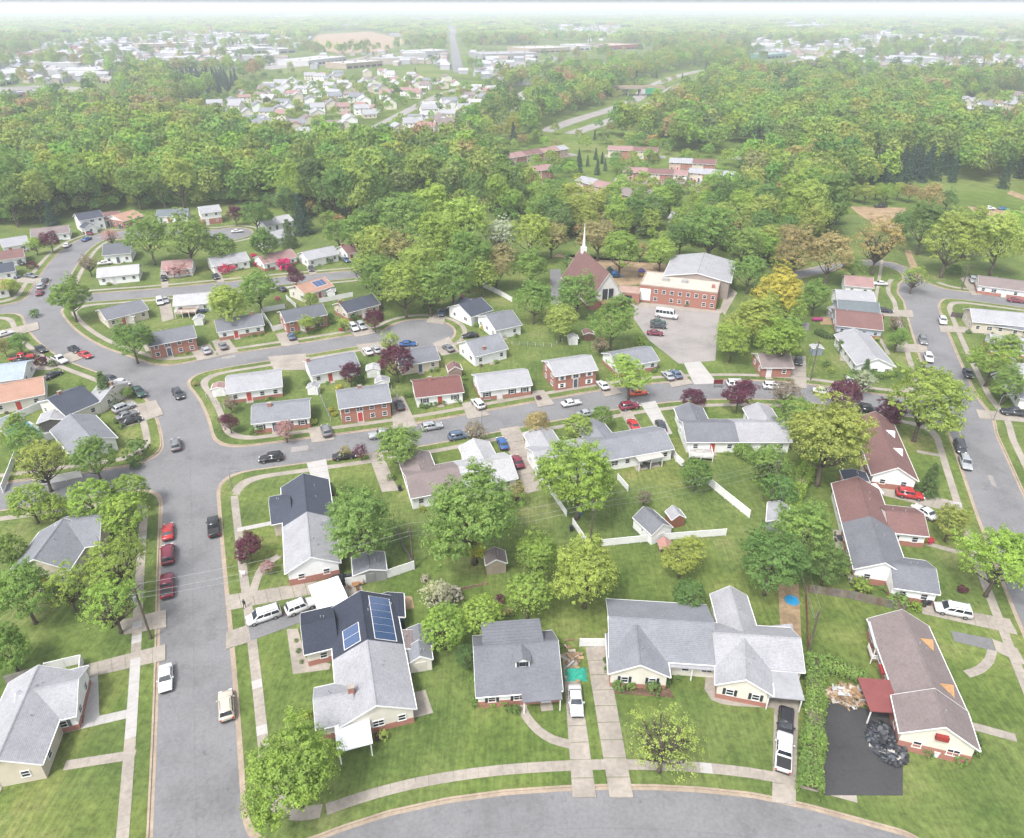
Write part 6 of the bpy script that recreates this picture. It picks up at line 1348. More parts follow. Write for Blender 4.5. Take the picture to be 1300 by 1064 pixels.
    for nm, mb, mt, pc_ in parts:
        me = mb.mesh(nm.strip('>')); me.materials.append(M[mt])
        if nm == 'body':
            bm = bmesh.new(); bm.from_mesh(me); bmesh.ops.recalc_face_normals(bm, faces=bm.faces); bmesh.ops.bevel(bm, geom=[e for e in bm.edges if e.calc_face_angle(0) > .5], offset=.035, segments=2, affect='EDGES'); bm.to_mesh(me); bm.free()
            me.polygons.foreach_set('use_smooth', [True] * len(me.polygons))
        out.append((nm, me, pc_))
    CARM[ty] = out; return out
CC = dict(black=(.012, .012, .014), dark=(.03, .032, .038), grey=(.12, .125, .13), silver=(.24, .25, .26), white=(.44, .44, .44), red=(.30, .02, .02), maroon=(.13, .015, .03), blue=(.02, .07, .20), green=(.02, .05, .04), beige=(.38, .34, .28), steel=(.06, .09, .14), orange=(.42, .06, .02), teal=(.02, .12, .2))
CNAME = dict(dark='charcoal', steel='slate blue', orange='orange red')
TNAME = dict(sedan='sedan', suv='estate car', van='minivan', pickup='pickup truck', bus='minibus')
def road_dir(p):
    best = (1e9, None)
    for k, (pts, hw) in ROADS.items():
        for a, b in zip(pts[:-1], pts[1:]):
            m = (a + b) / 2; d = (m[0] - p[0]) ** 2 + (m[1] - p[1]) ** 2
            if d < best[0]: best = (d, b - a)
    return best[1]
def car(x, y, head, ty, col, where):
    g = P(x, y, .6); on = sdf_at(g[0], g[1]) < -.3
    z = -.12 if on else .06
    if head in ('r', '-r'):
        d = road_dir(g); d = d if head == 'r' else -d
    else: d = (P(*head) - P(x, y))[:2]
    name = TNAME[ty].replace(' ', '_'); lab = f"{CNAME.get(col, col)} {TNAME[ty]} {where}"
    root = thing(name, (g[0], g[1], z), lab, 'car' if ty in ('sedan', 'suv') else TNAME[ty].split()[0], 'parked vehicles')
    root.rotation_euler[2] = math.atan2(d[1], d[0]); last = None
    for nm, me, pc_ in car_parts(ty):
        o = mkobj(nm.strip('>'), me, None, last if nm[0] == '>' else root, CC[col] if pc_ else None)
        if nm == 'wheel': last = o
CARS = [
    (226, 500, '-r', 'suv', 'dark', 'rounding the bend below the white corner house'), (223, 564, 'r', 'suv', 'grey', 'parked by the kerb above the road junction'), (271, 668, 'r', 'pickup', 'black', 'parked at the kerb opposite the red cars'),
    (213, 674, 'r', 'sedan', 'red', 'first in the row along the main street kerb'), (213, 703, 'r', 'van', 'maroon', 'behind the red sedan on the main street'), (212, 743, 'r', 'pickup', 'maroon', 'last in the row behind the maroon minivan'),
    (67, 476, (80, 470), 'sedan', 'black', 'on the drive above the orange roofed house'), (141, 481, '-r', 'sedan', 'dark', 'parked behind the white sedan on the bend'), (155, 486, '-r', 'sedan', 'white', 'parked at the kerb beside the conifer'), (176, 498, '-r', 'pickup', 'green', 'parked at the kerb on the bend'),
    (157, 518, (170, 513), 'suv', 'silver', 'on the wide drive of the slate and grey house'), (166, 534, (180, 530), 'sedan', 'black', 'on the drive beside the grey gable house'), (161, 527, (175, 522), 'sedan', 'grey', 'squeezed between two cars on the wide drive'),
    (210, 860, '-r', 'sedan', 'white', 'parked alone on the main street near the brick house'), (287, 895, 'r', 'suv', 'beige', 'driving up the main street near the frame foot'), (335, 782, (305, 792), 'van', 'white', 'on the grey asphalt drive near the street'), (382, 770, (400, 763), 'suv', 'white', 'on the asphalt drive by the solar panel house'),
    (433, 737, (445, 734), 'sedan', 'black', 'behind the long slate and grey roofed house'), (344, 581, '-r', 'suv', 'black', 'driving along the middle street near the junction'), (437, 579, 'r', 'sedan', 'black', 'parked by the kerb under the reddish sapling'), (414, 547, (410, 535), 'suv', 'grey', 'on the drive beside the pink blossom house'),
    (507, 514, (502, 503), 'sedan', 'dark', 'on the drive of the brick bi-level with yellow bushes'), (485, 551, '-r', 'pickup', 'silver', 'on the middle street above the green tree'), (548, 541, 'r', 'suv', 'silver', 'on the middle street below the maroon roofed house'), (583, 553, 'r', 'suv', 'steel', 'beside the bare pollarded tree'),
    (607, 513, (600, 505), 'suv', 'white', 'on the drive of the maroon roofed house'), (638, 563, (632, 550), 'sedan', 'blue', 'on the drive between the twin houses'), (657, 586, (648, 570), 'sedan', 'maroon', 'behind the tan and white roofed twin house'), (415, 621, (411, 607), 'suv', 'black', 'on the drive of the long slate house'),
    (725, 511, 'r', 'sedan', 'white', 'on the middle street below the brick bi-level'), (745, 525, 'r', 'sedan', 'silver', 'parked behind the yellow green ball tree'), (765, 489, (757, 481), 'sedan', 'white', 'on the drive beside the brick bi-level'), (810, 498, 'r', 'sedan', 'orange', 'at the kerb near the yellow green tree'),
    (799, 516, 'r', 'suv', 'maroon', 'at the kerb opposite the orange red sedan'), (804, 539, (797, 528), 'sedan', 'red', 'on the drive of the pale grey twin house'), (839, 540, (832, 525), 'sedan', 'dark', 'on the drive between two twin houses'), (848, 477, (840, 469), 'sedan', 'silver', 'on the drive below the car park'), (858, 475, (850, 467), 'sedan', 'steel', 'next to the silver sedan below the car park'),
    (936, 487, 'r', 'van', 'white', 'parked behind the brownish purple tree'), (981, 490, 'r', 'suv', 'white', 'on the middle street near the budding tree'), (1045, 496, 'r', 'sedan', 'white', 'on the middle street before the purple tree'), (1102, 520, 'r', 'suv', 'black', 'between the two purple trees'), (1079, 482, (1079, 470), 'sedan', 'white', 'beside the pale blossoming tree'),
    (1219, 567, 'r', 'suv', 'dark', 'parked on the east street before the silver one'), (1226, 587, 'r', 'suv', 'silver', 'parked on the east street by the brown roofed house'), (1155, 628, (1190, 634), 'suv', 'red', 'on the drive of the brown roofed house'), (1174, 650, (1168, 646), 'sedan', 'white', 'tucked beside the half brown roofed house'),
    (1288, 524, (1260, 521), 'pickup', 'dark', 'on the drive across the east street'), (1229, 474, 'r', 'sedan', 'dark', 'on the east street by the leafy tree'), (1210, 775, (1180, 769), 'van', 'white', 'on the drive by the half brown roofed house'), (997, 920, (995, 950), 'suv', 'black', 'on the drive of the U shaped house'), (995, 955, (997, 920), 'pickup', 'white', 'behind the black estate car on the hedge drive'),
    (731, 890, (735, 930), 'sedan', 'white', 'on the drive beside the cape house'), (1117, 360, (1100, 359), 'sedan', 'white', 'near the top of the east street'), (1123, 394, (1135, 395), 'sedan', 'dark', 'on the drive of the two tone roofed house'), (1197, 407, 'r', 'suv', 'white', 'parked on the upper east street'), (1172, 432, 'r', 'suv', 'grey', 'parked on the east street by the budding bush'), (1179, 454, 'r', 'suv', 'white', 'parked on the east street by the white roofed house'),
    (1235, 356, (1240, 366), 'suv', 'silver', 'on the drive of the skylight house'), (1290, 381, 'r', 'sedan', 'maroon', 'on the spur street'), (1014, 458, (1014, 470), 'sedan', 'dark', 'on the long drive beside the small brick house'), (1118, 262, (1130, 262), 'pickup', 'black', 'beside the dug earth in the meadow'), (1255, 265, (1268, 265), 'pickup', 'white', 'parked in the far meadow'), (1274, 265, (1285, 265), 'sedan', 'teal', 'parked in the far meadow'),
    (846, 401, (860, 403), 'bus', 'white', 'first in the row on the school car park'), (836, 409, (850, 410), 'sedan', 'green', 'next to the minibus on the school car park'), (836, 414, (850, 415), 'sedan', 'dark', 'second from the minibus on the school car park'), (832, 423, (846, 424), 'sedan', 'maroon', 'last in the row on the school car park'),
    (562, 397, (557, 404), 'sedan', 'steel', 'on the drive at the cul-de-sac head'), (518, 436, 'r', 'sedan', 'blue', 'parked on the cul-de-sac'), (449, 416, (456, 423), 'suv', 'white', 'on the drive of the dark roofed beige house'), (459, 414, (466, 421), 'suv', 'silver', 'next to the white one by the purple bush'), (370, 427, (366, 419), 'sedan', 'steel', 'on the drive of the fenced grey roofed house'),
    (357, 367, (350, 364), 'sedan', 'dark', 'beside the orange roofed house'), (439, 330, (445, 334), 'sedan', 'steel', 'beside the brown roofed house at the wood edge'), (395, 341, (397, 347), 'sedan', 'dark', 'on the drive above the purple tree'), (467, 446, (462, 440), 'sedan', 'white', 'on the drive behind the house with end chimney'), (478, 444, (473, 438), 'sedan', 'silver', 'next to a white sedan below the cul-de-sac'),
    (597, 426, (585, 427), 'sedan', 'black', 'beside the pale gabled house'), (569, 442, (562, 437), 'sedan', 'grey', 'on the drive below the cul-de-sac bulb'), (85, 311, 'r', 'sedan', 'white', 'on the upper bend near the purple tree'), (110, 303, 'r', 'sedan', 'blue', 'on the upper bend below the two storey house'), (133, 334, (142, 333), 'sedan', 'white', 'beside the grey gabled upper corner house'),
    (57, 356, 'r', 'sedan', 'dark', 'first of three at the upper street kerb'), (52, 363, 'r', 'suv', 'silver', 'second of three at the upper street kerb'), (50, 371, 'r', 'sedan', 'maroon', 'third of three at the upper street kerb'), (39, 350, (50, 352), 'sedan', 'grey', 'on the drive by the upper bend'), (25, 334, (35, 336), 'suv', 'dark', 'between houses on the upper bend'), (16, 351, (28, 352), 'sedan', 'steel', 'beside the dark roofed white house'),
    (52, 443, '-r', 'sedan', 'dark', 'on the curve near the red flowering bush'), (76, 457, '-r', 'pickup', 'white', 'at the kerb on the curve'), (94, 443, '-r', 'sedan', 'black', 'at the kerb beside the curved lawn'), (108, 450, '-r', 'sedan', 'red', 'behind the black sedan by the curved lawn'), (28, 454, (44, 452), 'pickup', 'red', 'on the drive above the blue grey roof'), (31, 460, (47, 458), 'suv', 'black', 'next to the red pickup'),
    (6, 424, (20, 420), 'sedan', 'white', 'on the drive by the curve'), (203, 383, (205, 390), 'van', 'white', 'beside the pale roofed house with deck'), (262, 445, (258, 438), 'sedan', 'silver', 'on the drive of the brick bi-level below the trampoline'), (283, 439, (278, 431), 'sedan', 'grey', 'on the drive of the white house with two shrubs'), (274, 351, (277, 356), 'sedan', 'dark', 'on the drive beside the red azaleas'), (208, 353, (208, 360), 'sedan', 'black', 'on the drive beside the pink azaleas'),
    (154, 287, (150, 292), 'sedan', 'black', 'between the brown and orange roofed houses'), (112, 296, (118, 297), 'sedan', 'maroon', 'before the white two storey house'), (301, 293, (312, 292), 'sedan', 'white', 'in the upper turning circle'), (210, 381, (212, 388), 'sedan', 'silver', 'next to the white minivan by the deck'),
]
for c in CARS: car(*c)
# cars before the terraced rows
tr = random.Random(5)
for i in range(14):
    x = 795 + i * 9.6 + tr.uniform(-1, 1); y = 229 + i * .3; col = tr.choice(['white', 'silver', 'dark', 'black', 'red', 'blue', 'grey'])
    g = P(x, y); root = thing('sedan', (g[0], g[1], .07), f"{CNAME.get(col, col)} sedan parked nose in before the long terraced row", 'car', f'{col} cars before the terraced row'); root.rotation_euler[2] = 1.5 + tr.uniform(-.1, .1)
    last = None
    for nm, me, pc_ in car_parts('sedan'):
        if nm in ('body', 'windscreen', 'rear_window', 'side_window', 'wheel'): mkobj(nm, me, None, root, CC[col] if pc_ else None)

# ================================================================ fences, poles, wires, yard things
def fence(pts, h, label, col=ph(248, 248, 248), style='panel', gap=2.3):
    g = [P(*p) for p in pts]; root = thing('fence', (*g[0][:2], 0), label, 'fence'); wm = 'trim' if col[0] > .6 else 'wood'; o = np.array(root['_o'])
    for a, b in zip(g[:-1], g[1:]):
        d = (b - a)[:2]; L = np.linalg.norm(d); u = d / L; n = max(1, int(round(L / gap)))
        for i in range(n + 1):
            c = a[:2] + u * L * i / n; MB().box((c[0], c[1], h / 2), (.07 if style != 'wire' else .03,) * 2 + (h / 2 + .06,), u).build('post', wm, root, col)
        for i in range(n):
            c = a[:2] + u * L * (i + .5) / n; w = L / n / 2 - .07
            if style == 'panel':
                p = MB().box((c[0], c[1], h / 2 + .02), (w, .03, h / 2 - .08), u).build('panel', wm, root, col)
                sub_of(p, root, MB().box((c[0], c[1], h - .02), (w - .003, .05, .045), u), 'rail', wm, col)
            elif style == 'boards':
                for k in range(5):
                    cc = a[:2] + u * (L * i / n + .07 + (k + .5) * 2 * w / 5); MB().box((cc[0], cc[1], h / 2), (w / 5 - .012, .025, h / 2 - .03 + .04 * random.random()), u).build('board', 'wood', root, tuple(x * random.uniform(.8, 1.1) for x in col))
            else:
                for z in (h, h * .55, .12): MB().box((c[0], c[1], z), (w + .06, .018, .018), u).build('rail', 'metal', root)
                for k in range(9):
                    cc = a[:2] + u * (L * i / n + .07 + (k + .5) * 2 * w / 9)
    return root
FENCES = [
    ([(440, 745), (488, 736), (526, 723)], 1.8, 'white vinyl fence beside the grey roofed shed', None, 'panel'), ([(690, 606), (700, 628), (719, 656)], 1.4, 'white picket fence leading down from the pale grey twin house', None, 'panel'), ([(727, 666), (745, 693)], 1.4, 'short white fence section below the telegraph pole', None, 'panel'),
    ([(763, 694), (830, 687), (921, 680)], 1.5, 'long white fence behind the white barn shed', None, 'panel'), ([(896, 613), (920, 633), (951, 658)], 1.8, 'white vinyl fence beside the round clipped tree', None, 'panel'), ([(850, 573), (858, 586), (867, 594)], 1.8, 'white fence between the pale grey and grey twin houses', None, 'panel'), ([(784, 609), (797, 624)], 1.4, 'short white fence near the planting bed', None, 'panel'),
    ([(1026, 752), (1080, 760), (1147, 776)], 1.6, 'weathered wood fence behind the big grey roofed house', ph(170, 155, 140), 'boards'), ([(1022, 745), (1024, 800), (1026, 838)], 1.4, 'old wood fence beside the leaning telegraph pole', ph(185, 140, 110), 'boards'), ([(736, 821), (776, 821)], 1.6, 'white gate fence at the U shaped house', None, 'panel'),
    ([(-8, 545), (28, 530), (66, 514)], 1.8, 'white vinyl fence below the orange roofed house', None, 'panel'), ([(52, 563), (92, 549)], 1.8, 'white vinyl fence beside the pool', None, 'panel'), ([(45, 618), (104, 606)], 1.6, 'white vinyl fence along the corner lot', None, 'panel'), ([(4, 625), (14, 600), (22, 578)], 1.6, 'white vinyl fence running up from the corner lot', None, 'panel'),
    ([(405, 378), (440, 372), (460, 376)][:0] or [(406, 385), (448, 377)], 1.6, 'white fence behind the dark roofed beige house', None, 'panel'), ([(333, 399), (347, 421), (362, 417)], 1.6, 'white fence round the yard of the brick fronted house', None, 'panel'), ([(333, 397), (362, 392)], 1.6, 'white fence across the back of the brick fronted yard', None, 'panel'), ([(364, 380), (376, 391)], 1.4, 'white fence below the magenta bush', None, 'panel'),
    ([(612, 364), (640, 378), (650, 384)], 1.7, 'white fence behind the dark roofed cul-de-sac house', None, 'panel'), ([(10, 870), (60, 855)], 1.7, 'pale wood fence behind the brick house', ph(215, 205, 200), 'panel'), ([(60, 853), (106, 842), (104, 862)], 1.7, 'white fence beside the parked junk', None, 'panel'), ([(405, 500), (420, 535)], 1.1, 'thin wire fence beside the pink blossom house', None, 'wire'),
    ([(236, 494), (250, 520), (262, 528)][:0] or [(262, 505), (285, 520)], 1.1, 'thin wire fence on the corner lawn', None, 'wire'), ([(640, 437), (700, 441), (720, 432)], 1.1, 'thin wire fence behind the brick bi-level', None, 'wire'), ([(497, 494), (516, 522)], 1.1, 'thin wire fence beside the brick bi-level drive', None, 'wire'), ([(500, 664), (510, 690), (524, 720)], 1.2, 'grey post and rail fence below the green tree', ph(165, 155, 145), 'boards'),
    ([(573, 752), (618, 742)], .5, 'low timber edging in the back garden', ph(200, 165, 140), 'boards'), ([(1280, 408), (1236, 405)][:0] or [(1207, 402), (1236, 406)], 1.5, 'dark wood fence beside the beige house', ph(130, 120, 115), 'boards'),
]
for pts, h, lab, col, sty in FENCES: fence(pts, h, lab, col or (.72, .72, .72), sty)
POLES = {}
def pole(key, px, py, h, label, yaw=0., arm=True):
    g = P(px, py); root = thing('utility_pole', (g[0], g[1], 0), label, 'pole'); u = (math.cos(yaw), math.sin(yaw))
    MB().tube([(g[0], g[1], -.3), (g[0], g[1], h)], [.19, .12], 8).build('shaft', 'bark', root)
    MB().box((g[0] - .16 * u[1], g[1] + .16 * u[0], h - .6), (1.2, .06, .07), u).build('crossarm', 'bark', root)
    for s in (-1.1, -.5, .5, 1.1): MB().tube([(g[0] + u[0] * s - .16 * u[1], g[1] + u[1] * s + .16 * u[0], h - .55), (g[0] + u[0] * s - .16 * u[1], g[1] + u[1] * s + .16 * u[0], h - .32)], .05, 6).build('insulator', 'metal', root)
    if arm: MB().tube([(g[0] - .35 * u[0], g[1] - .35 * u[1] - .2, h - 2.2), (g[0] - .35 * u[0], g[1] - .35 * u[1] - .2, h - 1.2)], .24, 10).build('transformer', 'metal', root)
    POLES[key] = (g, h, u)
pole('a', 192, 811, 10, 'wooden telegraph pole beside the main street verge', 1.4); pole('b', 525, 722, 9, 'wooden telegraph pole at the corner of the white vinyl fence', 1.4, False); pole('c', 750, 688, 9.5, 'wooden telegraph pole with transformer near the white barn shed', 1.4); pole('d', 1023, 838, 9.5, 'wooden telegraph pole beside the U shaped house', .9, False)
pole('e', 1029, 482, 10.5, 'tall wooden telegraph pole beside the long concrete drive', .2); pole('f', 1221, 367, 8.5, 'wooden telegraph pole at the spur street corner', .3, False); pole('g', 44, 278, 12, 'tall wooden telegraph pole at the western wood', .3, False); pole('h', 978, 640, 9.5, 'wooden telegraph pole among the hedge trees', .8, False)
def wire(a, b, ds, z, label, sag=.8):
    (ga, ha, ua), (gb, hb, ub) = POLES[a], POLES[b]; A = np.array([ga[0] + ua[0] * ds - .16 * ua[1], ga[1] + ua[1] * ds + .16 * ua[0], ha + z]); B = np.array([gb[0] + ub[0] * ds - .16 * ub[1], gb[1] + ub[1] * ds + .16 * ub[0], hb + z])
    pts = [A + (B - A) * t - np.array([0, 0, sag * 4 * t * (1 - t)]) for t in np.linspace(0, 1, 15)]
    o = MB().tube(pts, .015, 4).build('power_line', 'metal'); tag(o, label, 'cable', 'overhead cables')
for a, b, w in (('a', 'b', 'between the main street pole and the fence corner pole'), ('b', 'c', 'between the fence corner pole and the barn shed pole'), ('c', 'h', 'between the barn shed pole and the hedge pole'), ('h', 'e', 'between the hedge pole and the long drive pole'), ('h', 'd', 'between the hedge pole and the pole by the U shaped house')):
    for ds in (-1.1, 1.1): wire(a, b, ds, -.32, 'thin overhead cable strung ' + w)
    wire(a, b, 0., -2., 'lower overhead cable strung ' + w, 1.1)
# street lamps and small signs
def lamp_post(px, py, label, h=6.5):
    g = P(px, py); root = thing('street_lamp', (g[0], g[1], 0), label, 'lamp'); MB().tube([(g[0], g[1], 0), (g[0], g[1], h - .6), (g[0] + .5, g[1], h), (g[0] + 1.4, g[1], h + .1)], [.09, .07, .05, .045], 6).build('post', 'metal', root); MB().box((g[0] + 1.7, g[1], h + .08), (.35, .14, .07)).build('lamp_head', 'metal', root)
lamp_post(1261, 534, 'slim street lamp on the verge of the east street'); lamp_post(612, 540, 'slim street lamp beside the bare pollarded tree'); lamp_post(295, 620, 'slim street lamp near the road junction', 4)
g = P(911, 492); sg = thing('school_sign', (g[0], g[1], 0), 'small dark red sign board on posts beside the school drive', 'sign')
MB().box((g[0], g[1], 1.6), (1.1, .08, .6)).build('board', 'plastic', sg, ph(140, 50, 55))
for s in (-.9, .9): MB().box((g[0] + s, g[1], .8), (.06, .06, .85)).build('post', 'metal', sg)
g = P(307, 733); sg = thing('yard_sign', (g[0], g[1], 0), 'white yard sign post beside the curved walk', 'sign'); MB().box((g[0], g[1], .7), (.05, .05, .7)).build('post', 'trim', sg); MB().box((g[0] + .3, g[1], 1.3), (.5, .04, .06)).build('arm', 'trim', sg); MB().box((g[0] + .35, g[1], .95), (.3, .03, .25)).build('panel', 'trim', sg)
# pool, trampoline, paddling pool
pw = ccw([tuple(P(*c)[:2]) for c in ((6, 548), (10, 537), (34, 534), (58, 552), (30, 561), (14, 558))]); cpt = np.mean(np.array(pw), axis=0)
pr = thing('swimming_pool', (cpt[0], cpt[1], 0), 'blue swimming pool with pale rim below the orange roofed house', 'pool'); MB().prism(pw, .0, .09).build('water', 'water', pr)
for a, b in zip(pw, pw[1:] + pw[:1]):
    a, b = np.array(a), np.array(b); d = b - a; L = np.linalg.norm(d); m = (a + b) / 2; MB().box((m[0], m[1], .09), (L / 2, .22, .06), tuple(d / L)).build('rim', 'new_concrete', pr)
def tramp(px, py, r, label, col):
    g = P(px, py); root = thing('trampoline', (g[0], g[1], 0), label, 'trampoline'); cp = [(g[0] + r * math.cos(t), g[1] + r * math.sin(t), .9) for t in np.linspace(0, 2 * math.pi, 25)]
    MB().tube(cp, .16, 6, False).build('pad', 'plastic', root, col); MB().prism([(p[0] * .92 + g[0] * .08, p[1] * .92 + g[1] * .08) for p in cp[:-1]], .88, .92).build('mat', 'tyre', root)
    for t in np.linspace(0, 2 * math.pi, 7)[:-1]: MB().tube([(g[0] + r * math.cos(t), g[1] + r * math.sin(t), 0), (g[0] + r * math.cos(t), g[1] + r * math.sin(t), 2.4)], .03, 5).build('leg', 'metal', root)
tramp(256, 395, 2.3, 'blue trampoline beside the raised deck', ph(40, 90, 190))
g = P(1005, 763); pp = thing('paddling_pool', (g[0], g[1], 0), 'round blue paddling pool on the bare ground', 'pool'); cp = [(g[0] + 1.0 * math.cos(t), g[1] + 1.0 * math.sin(t), .15) for t in np.linspace(0, 2 * math.pi, 21)]
MB().tube(cp, .13, 6, False).build('rim', 'plastic', pp, ph(90, 180, 230)); MB().prism([p[:2] for p in cp[:-1]], .02, .16).build('water', 'water', pp)
deck(HROOT['pale roofed house with raised deck'], (222, 398), (248, 397), 4, 1.6, ph(200, 165, 135))
# wheelie bins, grills, garden furniture
def bin_(px, py, col, label):
    g = P(px, py); root = thing('wheelie_bin', (g[0], g[1], 0), label, 'bin', 'bins')
    MB().add([(g[0] + a * k, g[1] + b * k, z) for z, k in ((.06, .24), (1.0, .32)) for a, b in ((-1, -1), (1, -1), (1, 1), (-1, 1))], [(3, 2, 1, 0), (4, 5, 6, 7), (0, 1, 5, 4), (1, 2, 6, 5), (2, 3, 7, 6), (3, 0, 4, 7)]).build('body', 'plastic', root, col)
    MB().box((g[0], g[1], 1.04), (.35, .35, .04)).build('lid', 'plastic', root, tuple(c * .7 for c in col))
    for s in (-.2, .2): MB().tube([(g[0] + s - .03, g[1] + .26, .1), (g[0] + s + .03, g[1] + .26, .1)], .1, 8).build('wheel', 'tyre', root)
for x, y, c, l in [(772, 822, (.03, .04, .06), 'dark wheelie bin beside the white gate fence'), (664, 795, (.03, .25, .45), 'blue bin behind the cape house'), (671, 797, (.6, .6, .6), 'white bin behind the cape house'), (984, 882, (.03, .04, .05), 'dark bin under the carport'), (1009, 885, (.02, .12, .4), 'blue bin beside the carport post'), (725, 674, (.02, .02, .03), 'black bin by the short white fence'), (508, 623, (.02, .02, .03), 'black bin beside the tan roofed gable'), (866, 553, (.5, .45, .4), 'pale bin beside the grey twin house'), (1178, 768, (.03, .03, .04), 'dark bin beside the white minivan'), (1172, 770, (.03, .03, .03), 'black bin against the brick wall'), (1186, 960, (.6, .6, .6), 'pale round tub below the white end gable'), (40, 858, (.02, .05, .04), 'dark bin beside the pale wood fence'), (47, 856, (.5, .5, .48), 'pale bin beside the pale wood fence'), (735, 655, (.03, .2, .5), 'blue bin beside the barn shed pole')]: bin_(x, y, c, l)
# heap of scrap wood and heap of black roofing bags
def heap(cx, cy, rx, ry, h, n, label, name, part, mk):
    g = P(cx, cy); root = thing(name, (g[0], g[1], 0), label, 'heap'); r = random.Random(n)
    for i in range(n):
        a, d = r.uniform(0, 6.28), r.random() ** .5; p = (g[0] + rx * d * math.cos(a), g[1] + ry * d * math.sin(a), h * (1 - d * d) * r.uniform(.3, 1) + .12); mk(r, p, part, root)
def mkplank(r, p, part, root):
    a = r.uniform(0, 3.14); col = r.choice([ph(226, 190, 150), ph(205, 165, 125), ph(238, 225, 205), ph(245, 245, 245), ph(180, 150, 120)]); L, w = r.uniform(.25, .9), r.uniform(.05, .3); t = r.uniform(-.25, .25); u = np.array([math.cos(a), math.sin(a), t]); v = np.array([-math.sin(a), math.cos(a), r.uniform(-.3, .3)]); c = np.array(p)
    MB().extrude([c - u * L - v * w, c + u * L - v * w, c + u * L + v * w, c - u * L + v * w], (0, 0, .06)).build(part, 'wood', root, col)
def mkbag(r, p, part, root):
    s = r.uniform(.2, .48); V = []; F = []
    for i in range(5):
        ph_ = -1.2 + 2.4 * i / 4
        for j in range(7):
            t = 2 * math.pi * j / 7 + r.uniform(-.1, .1); k = s * r.uniform(.6, 1.25); V.append((p[0] + k * math.cos(ph_) * math.cos(t), p[1] + k * math.cos(ph_) * math.sin(t), p[2] + .1 + .62 * s * math.sin(ph_)))
    for i in range(4):
        for j in range(7): F.append((7 * i + j, 7 * i + (j + 1) % 7, 7 * i + 7 + (j + 1) % 7, 7 * i + 7 + j))
    F.append(tuple(range(28, 35))); MB().add(V, F).build(part, 'plastic', root, r.choice([(.012, .013, .018), (.02, .024, .03), (.03, .035, .045)]))
heap(1077, 885, 2.9, 1.5, 1.0, 170, 'heap of broken planks and plasterboard beside the burgundy porch', 'scrap_heap', 'plank', mkplank)
def mkscrap(r, p, part, root):
    if r.random() < .3: return mkbag(r, p, 'bag', root)
    a = r.uniform(0, 3.14); L, w = r.uniform(.2, .6), r.uniform(.15, .45); u = np.array([math.cos(a), math.sin(a), r.uniform(-.5, .5)]); v = np.array([-math.sin(a), math.cos(a), r.uniform(-.5, .5)]); c = np.array(p); k = r.uniform(.012, .06); tip = (.35, .33, .3) if r.random() < .06 else (k, k * 1.05, k * 1.2)
    MB().extrude([c - u * L - v * w, c + u * L - v * w * .7, c + u * L * 1.1 + v * w * .2, c + u * L * .6 + v * w, c - u * L * .9 + v * w * .8], (0, 0, .04)).build(part, 'plastic', root, tip)
heap(1125, 945, 2.0, 3.0, 1.0, 260, 'heap of torn black roofing scraps and bags on the black drive', 'scrap_heap', 'roofing_scrap', mkscrap)
heap(726, 838, 1.0, 3.6, .6, 26, 'clutter of toys and boards stacked beside the cape house', 'clutter_heap', 'plank', mkplank)
g = P(731, 857); tp = thing('tarpaulin', (g[0], g[1], 0), 'turquoise tarpaulin bundle at the back of the white sedan', 'tarpaulin')
r = random.Random(9); V = []; F = []
for i in range(9):
    for j in range(9): a, b = (i - 4) / 4, (j - 4) / 4; V.append((g[0] + a * 1.5 + r.uniform(-.1, .1), g[1] + b * 1.1 + r.uniform(-.1, .1), max(.04, .75 * (1 - max(abs(a), abs(b)) ** 3) + r.uniform(-.16, .16))))
for i in range(8):
    for j in range(8): F.append((9 * i + j, 9 * i + 9 + j, 9 * i + 10 + j, 9 * i + 1 + j))
MB().add(V, F).build('sheet', 'cloth', tp, ph(60, 205, 175))
# play things of the school yard, patio sets
def playset(px, py, label, c1, c2, h=2.2):
    g = P(px, py); root = thing('climbing_frame', (g[0], g[1], 0), label, 'playset')
    for a, b in ((-1, -1), (1, -1), (1, 1), (-1, 1)): MB().tube([(g[0] + a, g[1] + b, 0), (g[0] + a, g[1] + b, h)], .08, 6).build('post', 'plastic', root, c1)
    MB().box((g[0], g[1], h * .55), (1.05, 1.05, .06)).build('platform', 'plastic', root, c2)
    MB().extrude([(g[0] - 1.2, g[1] - 1.2, h), (g[0] + 1.2, g[1] - 1.2, h), (g[0], g[1] - 1.2, h + .9)], (0, 2.4, 0)).build('canopy', 'plastic', root, c1)
    MB().extrude([(g[0] + 1, g[1] - .4, h * .58), (g[0] + 1, g[1] + .4, h * .58), (g[0] + 3.2, g[1] + .4, .2), (g[0] + 3.2, g[1] - .4, .2)], (0, 0, .08)).build('slide', 'plastic', root, c2)
playset(814, 352, 'purple and yellow climbing frame in the school yard', ph(90, 70, 160), ph(250, 190, 60)); playset(781, 352, 'blue climbing frame in the school yard', ph(60, 130, 200), ph(90, 160, 220), 1.5); playset(774, 348, 'dark green play hut in the school yard', ph(60, 90, 80), ph(120, 110, 100), 1.6)
playset(844, 697, 'small pink and green sand play hut by the long white fence', ph(225, 170, 160), ph(60, 130, 110), .9)
